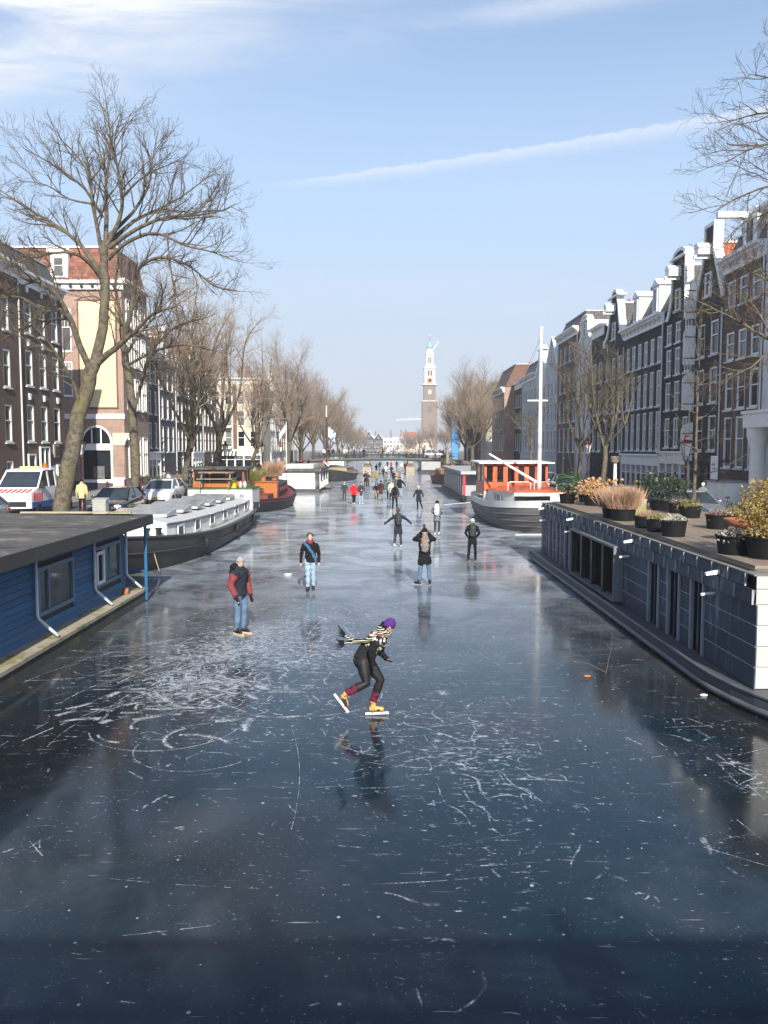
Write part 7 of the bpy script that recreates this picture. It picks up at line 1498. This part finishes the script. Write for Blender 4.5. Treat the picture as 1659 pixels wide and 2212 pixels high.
# --- skater in the foreground, joints read off the photograph and set at their depths
def zk(x, y, Y): return at(685.8+.1488*x, 1289.2+.1488*y, Y-.37)
S0 = Vector((at(812, 1545, 13.03).x, 13.03, 0))
sk = empty('person', S0+Vector((0, 0, .012)), 'speed skater in purple hat and black tights, striped scarf streaming behind', 'person')
k_ = lambda x, y, Y=13.4: zk(x, y, Y)-S0
head, neck, chest, mid, pel = k_(1035, 425), k_(965, 520), k_(870, 640), k_(745, 780), k_(680, 900)
shn, shf = k_(880, 610, 13.22), k_(930, 610, 13.58); eln, wrn = k_(790, 790, 13.1), k_(795, 935, 13.12); elf, wrf = k_(905, 810, 13.62), k_(955, 860, 13.58)
hn, hf = k_(665, 960, 13.31), k_(730, 960, 13.48); kn, kf = k_(708, 1265, 13.24), k_(915, 1215, 13.46); an, af = k_(425, 1405, 13.22), k_(810, 1520, 13.5)
b = MB(); fdir = Vector((.9, .35, -.35)); fc, up, rv = headmesh(b, head, fdir, neck); chain(b, [pel, mid, chest, neck], [.11, .10, .12, .06])
for s_, e_, w_ in ((shn, eln, wrn), (shf, elf, wrf)): chain(b, [s_, e_, w_], [.045, .038, .028]); hand(b, w_, w_-e_, 1, sc=.85)
for h_, q_, a_ in ((hn, kn, an), (hf, kf, af)): chain(b, [h_, q_, a_], [.07, .048, .036])
bd = skinmesh('body', b, SKIN, sk, .008, 1)
for s_ in (-1, 1): MB().ell(head+fc*.083+rv*s_*.032+up*.012, (.01, .008, .007), 6, 5).build('eye', BLACKP, bd)
def sweater_mat():
    mt = bpy.data.materials.new('patterned_sweater'); mt.use_nodes = True; t = NT(mt.node_tree); p = mt.node_tree.nodes['Principled BSDF']
    x, y, z = t.xyz(t.n('ShaderNodeTexCoord').outputs['Object'])
    ax_ = (neck-pel).normalized(); s = t.m('ADD', t.m('MULTIPLY', x, ax_.x), t.m('MULTIPLY', z, ax_.z)); s0 = pel.x*ax_.x+pel.z*ax_.z; Ls = (neck-pel).length
    f = t.m('DIVIDE', t.m('SUBTRACT', s, s0), Ls)
    vo = t.n('ShaderNodeTexVoronoi'); t.put(vo.inputs['Vector'], t.comb(x, y, z)); vo.inputs['Scale'].default_value = 22
    dots = t.mr(vo.outputs['Distance'], .36, .46)
    band = t.m('MULTIPLY', t.mr(f, .36, .40), t.m('SUBTRACT', 1, t.mr(f, .60, .63)))
    band2 = t.m('MULTIPLY', t.mr(f, .66, .68), t.m('SUBTRACT', 1, t.mr(f, 1.05, 1.1)))
    col = t.mix(t.m('MULTIPLY', band, t.m('SUBTRACT', 1, dots)), (.010, .010, .012), (.42, .50, .28))
    col = t.mix(t.m('MULTIPLY', band2, t.mr(t.noise(t.comb(x, y, z), 16, 3), .48, .54)), col, (.62, .58, .50))
    col = t.mix(t.m('MULTIPLY', band2, t.mr(t.noise(t.comb(x, y, z), 11, 3), .60, .66)), col, (.45, .12, .08))
    t.put(p.inputs['Base Color'], col); p.inputs['Roughness'].default_value = .95; return mt
c = MB(); chain(c, [neck-(neck-chest)*.1, chest, mid, pel, pel+(pel-mid)*.25], [.11, .165, .155, .165, .165], 14)
c.ell(shn, (.09, .09, .09), 9, 7).ell(shf, (.09, .09, .09), 9, 7); c.tube([shn, shn.lerp(eln, .5)], [.08, .075], 10).tube([shf, shf.lerp(elf, .5)], [.08, .075], 10)
skinmesh('sweater', c, sweater_mat(), sk, .012, 2)
c = MB()
for s_, e_, w_ in ((shn, eln, wrn), (shf, elf, wrf)): c = MB(); chain(c, [s_.lerp(e_, .45), e_, w_], [.076, .066, .046], 10); skinmesh('sleeve', c, BLK, sk, .012, 2)
for e_, w_ in ((eln, wrn), (elf, wrf)): m = MB(); d_ = w_-e_; hand(m, w_-d_.normalized()*.015, d_, 1, sc=1.35); m.tube([w_-d_.normalized()*.05, w_+d_.normalized()*.02], [.046, .04], 8); skinmesh('glove', m, BLK, sk, .008, 1)
t = MB(); t.ell(pel+Vector((-.01, 0, -.05)), (.165, .16, .15), 12, 9)
for h_, q_, a_ in ((hn, kn, an), (hf, kf, af)): chain(t, [h_, h_.lerp(q_, .5), q_, q_.lerp(a_, .35), a_], [.118, .102, .072, .074, .048], 12)
skinmesh('tights', t, LYCRA, sk, .011, 2)
lt = MB()
for i in range(7): p = hf.lerp(kf, .30+.07*i)+Vector((.015, -.100+.004*i, 0)); lt.ell(p, (.011, .006, .013), 6, 4)
lt.build('tights_lettering', WHITC, sk)
for q_, a_ in ((kn, an), (kf, af)): skinmesh('leg_warmer', MB().tube([q_.lerp(a_, .52), q_.lerp(a_, .62), q_.lerp(a_, .74), q_.lerp(a_, .86), q_.lerp(a_, 1.02)], [.066, .07, .063, .067, .06], 12), cloth('burgundy', (.13, .015, .035)), sk, .010, 1)
SHOE = pm('skate_shoe', (.62, .36, .10), .4, .1, 6, col2=(.03, .03, .03), c2scale=9, c2lo=.5, c2hi=.54)
for a_, heel, toe, b0, b1, Y in ((an, k_(370, 1440, 13.22), k_(430, 1590, 13.22), k_(232, 1430, 13.22), k_(435, 1695, 13.22), 13.2), (af, k_(775, 1635, 13.5), k_(955, 1640, 13.5), k_(698, 1722, 13.5), k_(1035, 1708, 13.5), 13.5)):
    m = MB().tube([heel.lerp(toe, -.12), heel.lerp(toe, .25), heel.lerp(toe, .6), heel.lerp(toe, .95), heel.lerp(toe, 1.05)], [.036, .046, .044, .036, .02], 10).tube([a_, heel.lerp(toe, .15)], [.052, .046], 10)
    s_ = skinmesh('skate_shoe', m, SHOE, sk, .008, 1)
    ax_ = (b1-b0).normalized(); nz_ = Vector((-ax_.z, 0, ax_.x)); nz_ = nz_ if nz_.z > 0 or abs(nz_.z) < .4 else -nz_
    if a_ == an: nz_ = Vector((.8, 0, .6)).normalized(); nz_ = (nz_-ax_*nz_.dot(ax_)).normalized()
    w_ = Vector((0, .009, 0)); hh = nz_*.036
    MB().hexa([b0-w_, b1-w_, b1+w_, b0+w_, b0-w_+hh, b1-w_+hh, b1+w_+hh, b0+w_+hh]).build('skate_blade', BWHITE, sk)
    for f in (.3, .7): p = b0.lerp(b1, f)+hh*.8; q_ = heel.lerp(toe, .1 if f < .5 else .75); MB().bar(p, q_, .018, n=6).build('blade_mount', REDB if f > .5 else STEEL, sk)
m = MB().ell(head+up*.04, (.095, .098, .092), 14, 10); m.ell(head+up*.01-fc*.03, (.094, .094, .06), 12, 8); skinmesh('hat', m, PURP, sk, .009, 1)
m = MB().ell(head-fc*.06-up*.04, (.07, .07, .07), 10, 7).tube([head-fc*.07-up*.05, neck-fc*.08], [.06, .05], 8); skinmesh('hair', m, BLK, sk, .01, 1)
def stripes():
    mt = bpy.data.materials.new('striped_scarf'); mt.use_nodes = True; t = NT(mt.node_tree); p = mt.node_tree.nodes['Principled BSDF']
    x, y, z = t.xyz(t.n('ShaderNodeTexCoord').outputs['Object']); wv = t.m('SINE', t.m('ADD', t.m('MULTIPLY', t.m('SUBTRACT', z, t.m('MULTIPLY', x, .12)), 210), t.m('MULTIPLY', t.noise(t.comb(x, y, z), 5, 2), 6)))
    t.put(p.inputs['Base Color'], t.mix(t.mr(wv, .25, .6), (.01, .01, .011), (.60, .55, .42))); p.inputs['Roughness'].default_value = .95; return mt
SCF = stripes(); m = MB()
for i in range(3): m.tube([neck+up*(.02*i-.01)+(fc*math.cos(a)+rv*math.sin(a))*.10 for a in [2*math.pi*j/14 for j in range(15)]], .034, 8)
pts = [k_(1010, 520, 13.25), k_(900, 545, 13.2), k_(780, 610, 13.2), k_(660, 650, 13.24), k_(540, 645, 13.28), k_(450, 610, 13.3), k_(400, 570, 13.3)]
pts2 = [k_(960, 590, 13.2), k_(840, 620, 13.18), k_(700, 665, 13.25), k_(560, 675, 13.3), k_(440, 665, 13.34), k_(390, 680, 13.34)]
m.tube(pts, [.03, .045, .05, .05, .045, .04, .035], 10, sq=.5); m.tube(pts2, [.03, .04, .045, .045, .04, .035], 10, sq=.5)
skinmesh('scarf', m, SCF, sk, .010, 1)
m = MB()
for q_, p_ in ((pts[-1], pts[-2]), (pts2[-1], pts2[-2])):
    for i in range(9): d_ = (q_-p_).normalized()+Vector((random.Random(i).uniform(-.3, .1), 0, (i-4)*.22)); m.tube([q_+Vector((0, 0, (i-4)*.009)), q_+d_*.07, q_+d_*.12], [.009, .008, .004], 5)
m.build('scarf_fringe', BLK, sk)
# --- the others on the ice, near to far
person('man in grey beanie and maroon and navy jacket on wooden skates', on(520, 1370), R(52), dict(coat=NAVY, sleeve=WINE, trousers=JEAN, hat=LGREY, gloves=BLK, wood=True, pack=BLK, hem=.88, bulk=1.08, front=(0, -1, 0)), dict(wa=(-.2, -.1, .88), wb=(.22, -.1, .88)), 1.80, .011, face=(-.62, -.75, 0))
m3 = person('curly haired man in black sweatshirt and pale jeans with red scarf', on(671, 1279), R(-4), dict(coat=BLK, trousers=JEANL, hair=HAIRB, scarf=PINK, hem=.90, boots=BOOTB, bulk=.98), dict(ka=(-.07, -.05, .52), kb=(.08, .01, .52), aa=(-.07, -.03, .12), ab=(.08, .05, .14), ea=(-.27, .02, 1.13), wa=(-.28, -.02, .88)), 1.78, .011)
skinmesh('jacket_over_shoulder', MB().tube([(-.19, .02, 1.47), (-.08, -.12, 1.40), (.06, -.145, 1.22), (.16, -.10, 1.02), (.19, -.06, .86)], [.05, .055, .05, .055, .035], 8, sq=.7).tube([(-.19, .02, 1.47), (-.12, .13, 1.30), (.1, .14, 1.05), (.19, .0, .95)], .04, 8), BLUEC, m3, .011, 1)
ph = person('man in black hooded parka and jeans raising a phone, grey backpack', on(917, 1264), BACK, dict(coat=BLK, trousers=JEAN, hat=BLK, hood=True, hem=.66, flare=.20, pack=PACK, packmark=True, bulk=1.12, gloves=BLK, boots=BOOTB), dict(ea=(-.31, -.12, 1.40), wa=(-.08, -.24, 1.62), eb=(.31, -.12, 1.40), wb=(.08, -.24, 1.62), ka=(-.13, 0, .52), kb=(.13, 0, .52), aa=(-.16, .02, .12), ab=(.17, .02, .12), tb=(.8, -.5, 0)), 1.80, .011)
MB().box(-.04, .04, -.30, -.29, 1.68, 1.86).build('phone', BLACKP, ph)
person('woman with arms spread in long navy coat and white skates', on(860, 1182), R(184), dict(coat=NAVY, trousers=DGREY, hair=HAIRB, hem=.62, flare=.20, pack=DGREY, boots=BOOTW, hood=True), dict(ea=(-.42, -.02, 1.25), wa=(-.62, -.06, 1.06), eb=(.42, -.02, 1.22), wb=(.64, -.04, 1.08), ka=(-.11, 0, .52), kb=(.13, 0, .52), aa=(-.13, .02, .12), ab=(.17, 0, .12)), 1.68, .013)
person('woman in mint bobble hat with dark backpack and black tights', on(1020, 1213), R(176), dict(coat=BLK, trousers=BLK, hat=MINT, pom=BLK, hair=HAIRL, long=True, hem=.72, pack=DGREY, boots=BOOTB), dict(ea=(-.28, -.06, 1.16), wa=(-.2, -.2, 1.02), eb=(.28, -.06, 1.16), wb=(.2, -.2, 1.02), ka=(-.12, 0, .52), kb=(.13, 0, .52), aa=(-.13, .02, .12), ab=(.16, .02, .12)), 1.64, .013)
person('person in grey coat with a white backpack', on(944, 1156), R(170), dict(coat=GREY, trousers=DGREY, hair=BLK, hem=.74, pack=WHITC, boots=BOOTW), dict(ea=(-.27, -.08, 1.18), wa=(-.16, -.24, 1.06), eb=(.27, -.08, 1.18), wb=(.16, -.24, 1.06)), 1.72, .014)
person('woman in navy coat and white knitted hat gliding near the grey houseboat', on(904, 1101), R(190), dict(coat=NAVY, trousers=BLK, hat=WHITC, hair=HAIRL, long=True, hem=.62, flare=.2), dict(ea=(-.30, .02, 1.16), wa=(-.36, -.04, .94), eb=(.30, .02, 1.16), wb=(.38, -.04, .96), ka=(-.14, .05, .52), aa=(-.26, .1, .14), kb=(.07, 0, .52), ab=(.06, 0, .12)), 1.68, .016, fine=False)
person('man in dark clothes with black backpack seen from behind', on(853, 1101), R(180), dict(coat=DGREY, trousers=BLK, hair=HAIRB, hem=.86, pack=BLK, bulk=1.05), dict(ka=(-.12, 0, .52), kb=(.13, 0, .52), aa=(-.14, 0, .12), ab=(.15, .05, .12)), 1.82, .016, fine=False)
person('person in bright red puffer jacket and black trousers', on(764.5, 1090), R(-5), dict(coat=REDC, trousers=BLK, hair=HAIRB, hem=.80, bulk=1.25, boots=BOOTW), dict(ea=(-.32, .02, 1.14), eb=(.32, .02, 1.14), wa=(-.34, -.05, .90), wb=(.34, -.05, .9), ka=(-.07, -.03, .52), aa=(-.05, -.04, .12), kb=(.07, 0, .52), ab=(.05, .05, .14)), 1.66, .016, fine=False)
person('person in slate jacket and pale jeans beside the red jacket', on(780, 1090), R(8), dict(coat=DGREY, trousers=JEANL, hair=BLK, hem=.72, boots=BOOTW), dict(wa=(-.06, -.22, 1.12), ea=(-.26, -.05, 1.15), wb=(.1, -.22, 1.14), eb=(.27, -.05, 1.15)), 1.72, .016, fine=False)
person('person in dark coat with white scarf at the left of the group', on(744, 1082), R(10), dict(coat=DGREY, trousers=DGREY, hat=LGREY, scarf=WHITC, hem=.76), None, 1.60, .016, fine=False)
person('person in long green hooded coat', on(840, 1080), R(185), dict(coat=GREEN, trousers=BLK, hat=GREEN, hood=True, hem=.68, flare=.19), None, 1.72, .016, fine=False)
person('person in cream white coat beside the green coat', on(845.5, 1082), R(178), dict(coat=CREAM, trousers=BLK, hair=HAIRL, hem=.70, flare=.2), None, 1.66, .016, fine=False)
person('person in black hooded jacket with one arm held out', on(864, 1074), R(180), dict(coat=BLK, trousers=JEANL, hat=BLK, hood=True, hem=.80, bulk=1.1), dict(ea=(-.36, 0, 1.18), wa=(-.5, -.05, .98)), 1.80, .016, fine=False)
person('person in long maroon coat with grey stockings', on(822.7, 1082), R(170), dict(coat=MAROON, trousers=GREY, hair=BLK, hem=.62, flare=.18, legs=.8), None, 1.68, .016, fine=False)
person('crouching skater in black top and beige trousers', on(813, 1078.5), R(0), dict(coat=BLK, trousers=BEIGE, hair=HAIRB, hem=.9), dict(pel=(0, .1, .78), chest=(0, -.1, 1.05), neck=(0, -.2, 1.2), head=(0, -.26, 1.32), sa=(-.18, -.15, 1.14), sb=(.18, -.15, 1.14), ea=(-.3, -.2, .95), eb=(.3, -.2, .95), wa=(-.14, -.34, .84), wb=(.14, -.34, .84), ha=(-.09, .1, .78), hb=(.09, .1, .78), ka=(-.13, -.15, .5), kb=(.13, -.15, .5)), 1.66, .016, fine=False)
# figures far off: one of each build, then copies in their own clothes
def proto(coatm, pose, hem, extra=None): return person('standing person prototype on the ice', (0, 0, 0), 0, dict(coat=coatm, trousers=DGREY, hat=DGREY, hem=hem, **(extra or {})), pose, 1.72, .024, fine=False, skate=False)
PR = [proto(BLK, None, .76), proto(BLK, dict(ka=(-.09, -.14, .54), aa=(-.1, -.22, .13), kb=(.09, .04, .5), ab=(.1, .2, .16), ea=(-.25, .12, 1.16), wa=(-.24, .1, .93), eb=(.25, -.06, 1.15), wb=(.22, -.22, .97)), .84), proto(BLK, dict(ea=(-.27, -.06, 1.17), wa=(-.08, -.24, 1.1), eb=(.27, -.06, 1.17), wb=(.08, -.24, 1.1)), .64, dict(flare=.2))]
photographer = person('photographer standing at the near railing', (0, -.62, 2.7), BACK, dict(coat=NAVY, trousers=JEAN, hat=DGREY, hem=.78), dict(ea=(-.26, -.16, 1.2), wa=(-.1, -.36, 1.36), eb=(.26, -.16, 1.2), wb=(.1, -.36, 1.36)), 1.78, .016, skate=False, fine=False)
flush()
PAL = [('black', BLK), ('navy', NAVY), ('grey', GREY), ('dark grey', DGREY), ('red', REDC), ('green', GREEN), ('cream', CREAM), ('maroon', MAROON), ('beige', BEIGE), ('olive', OLIVE), ('blue', BLUEC), ('white', WHITC), ('tan', TAN), ('pink', PINK)]
PD = dict(PAL); first = [True]*3
def extra(label, loc, rz, j, coat, trousers, hat, H, group):
    o = PR[j] if first[j] else copy_tree(PR[j])
    first[j] = False; o.location = loc; o.rotation_euler = (0, 0, rz); o.scale = (H/1.75,)*3; tag(o, label, 'person', group)
    for ch in o.children:
        kind = ch.name.split('.')[0]; m = dict(coat=coat, trousers=trousers, hat=hat).get(kind)
        if m and ch.material_slots: ch.material_slots[0].link = 'OBJECT'; ch.material_slots[0].material = m
    return o
rp_ = random.Random(17)
for px, py, cn_, tr, ht, lb in ((813, 1049, 'olive', JEAN, HAIRL, 'person in yellow green jacket and jeans, far on the ice'), (806, 1053, 'beige', JEANL, HAIRB, 'person in brown beige coat beside the yellow green jacket'), (833, 1051, 'grey', DGREY, BLK, 'person in grey coat standing alone behind the black sweater skater'), (790, 1052, 'black', BLK, HAIRB, 'tall person in long black coat left of the beige coat'), (794.5, 1053, 'dark grey', BLK, BLK, 'shorter person walking beside the tall black coat'),
    (850.5, 1046, 'black', DGREY, HAIRB, 'person in black jacket in the trio before the right pier'), (856, 1046, 'tan', BLK, HAIRB, 'person in tan coat in the trio before the right pier'), (862, 1043, 'grey', LGREY, BLK, 'person in grey jacket in the trio before the right pier'), (845.5, 1031, 'navy', BLK, BLK, 'person in navy coat midway to the bridge'), (834, 1026, 'white', BLK, BLK, 'person in white jacket midway to the bridge'), (828, 1034, 'black', BLK, BLK, 'small dark figure left of the white jacket'), (813, 1023, 'dark grey', WHITC, BLK, 'figure with pale trousers near the left pier'),
    (820, 1016, 'black', DGREY, BLK, 'dark figure under the bridge left of centre'), (857, 1014, 'dark grey', DGREY, BLK, 'dark grey figure under the bridge right of centre'), (868, 1017, 'white', LGREY, WHITC, 'pale figure beside the right pier'), (874.5, 1019, 'maroon', DGREY, BLK, 'maroon figure closest to the right pier'), (845, 1013, 'red', DGREY, HAIRB, 'red jacketed figure under the bridge'), (837, 1012, 'black', BLK, BLK, 'distant black figure beyond the bridge centre')):
    extra(lb, on(px, py), rp_.choice((BACK, BACK, 0))+rp_.uniform(-.5, .5), rp_.randrange(3), PD[cn_], tr, ht, rp_.uniform(1.6, 1.82), 'skaters far down the ice')
xs_ = sorted(rp_.uniform(-10.5, 10.5) for _ in range(28))
for i, x in enumerate(xs_):
    n_, m = rp_.choice([PAL[k] for k in (0, 0, 0, 1, 3, 3, 2, 7, 11, 6, 12, 13)]); y = 138.3+rp_.uniform(0, 4.5)
    extra(f'person in {n_} coat on the bridge, {nth(i)} from the left', (x, y, camber(x)+.1), rp_.uniform(-1.2, 1.2)+rp_.choice((0, BACK)), rp_.randrange(3), m, rp_.choice((BLK, JEAN, DGREY)), rp_.choice((BLK, HAIRB, HAIRL, GREY)), rp_.uniform(1.6, 1.85), 'people crossing the bridge')
crowd = [(-15.6, 78, 'white'), (-17, 82, 'dark grey'), (-16.2, 95, 'pink'), (-15.3, 97, 'black'), (-16.6, 99, 'black'), (-14.6, 101, 'red'), (-16.0, 104, 'navy'), (-15.0, 108, 'pink'), (-14.2, 110, 'black'), (-15.8, 113, 'red'), (-14.4, 116, 'grey'), (-15.4, 119, 'white'), (-13.9, 122, 'black'), (-15, 126, 'navy'), (-14.4, 130, 'red'), (-13.8, 133, 'black')]
for i, (x, y, n_) in enumerate(crowd): extra(f'person in {n_} coat in the left quay crowd, {nth(i)} nearest', (x+1.7 if y > 90 else x, y, QZ+.01), rp_.uniform(0, 6.28), rp_.randrange(3), PD[n_], rp_.choice((BLK, JEAN)), rp_.choice((BLK, HAIRB, WHITC)), rp_.uniform(1.6, 1.85), 'crowd on the left quay')
extra('woman in white coat on the pavement behind the white car', ((360-829.5)/F*60, 60, QZ+.01), R(20), 2, WHITC, WHITC, HAIRL, 1.7, 'passers-by on the left quay')
extra('woman in tan fur trimmed coat behind the white car', ((384-829.5)/F*59, 59, QZ+.01), BACK, 0, TAN, BLK, HAIRB, 1.72, 'passers-by on the left quay')
extra('person in cream jacket standing by the lantern post beside the big elm', ((176-829.5)/F*42.5, 42.5, QZ+.01), R(195), 0, cloth('cream_yellow', (.62, .48, .25)), BLK, BLK, 1.74, 'passers-by on the left quay')
extra('person in white hat near the stoop on the right', (15.9, 41.3, QZ+.01), R(0), 2, GREY, BLK, WHITC, 1.6, 'passers-by on the right quay')
for i, (x, H) in enumerate(((-2.9, 1.75), (-3.5, 1.68), (2.7, 1.7))): extra(['woman leaning on the near railing left of the viewpoint', 'friend beside the woman at the near railing', 'man leaning on the near railing right of the viewpoint'][i], (x, -.5, 2.7), BACK, i % 3, PAL[i][1], JEAN, BLK, H, 'onlookers on the near bridge')
# ---------------------------------------------------------------- haze
hz = MB().box(-420, 420, -60, 1300, -1.2, 126).build('haze', None); tag(hz, kind='stuff')
hm = bpy.data.materials.new('haze_air'); hm.use_nodes = True; hn_ = hm.node_tree; hn_.nodes.clear()
pv = hn_.nodes.new('ShaderNodeVolumePrincipled'); pv.inputs['Color'].default_value = (.86, .90, .97, 1); pv.inputs['Density'].default_value = .00052; pv.inputs['Anisotropy'].default_value = .0
ho = hn_.nodes.new('ShaderNodeOutputMaterial'); hn_.links.new(pv.outputs[0], ho.inputs['Volume']); hz.data.materials.clear(); hz.data.materials.append(hm)
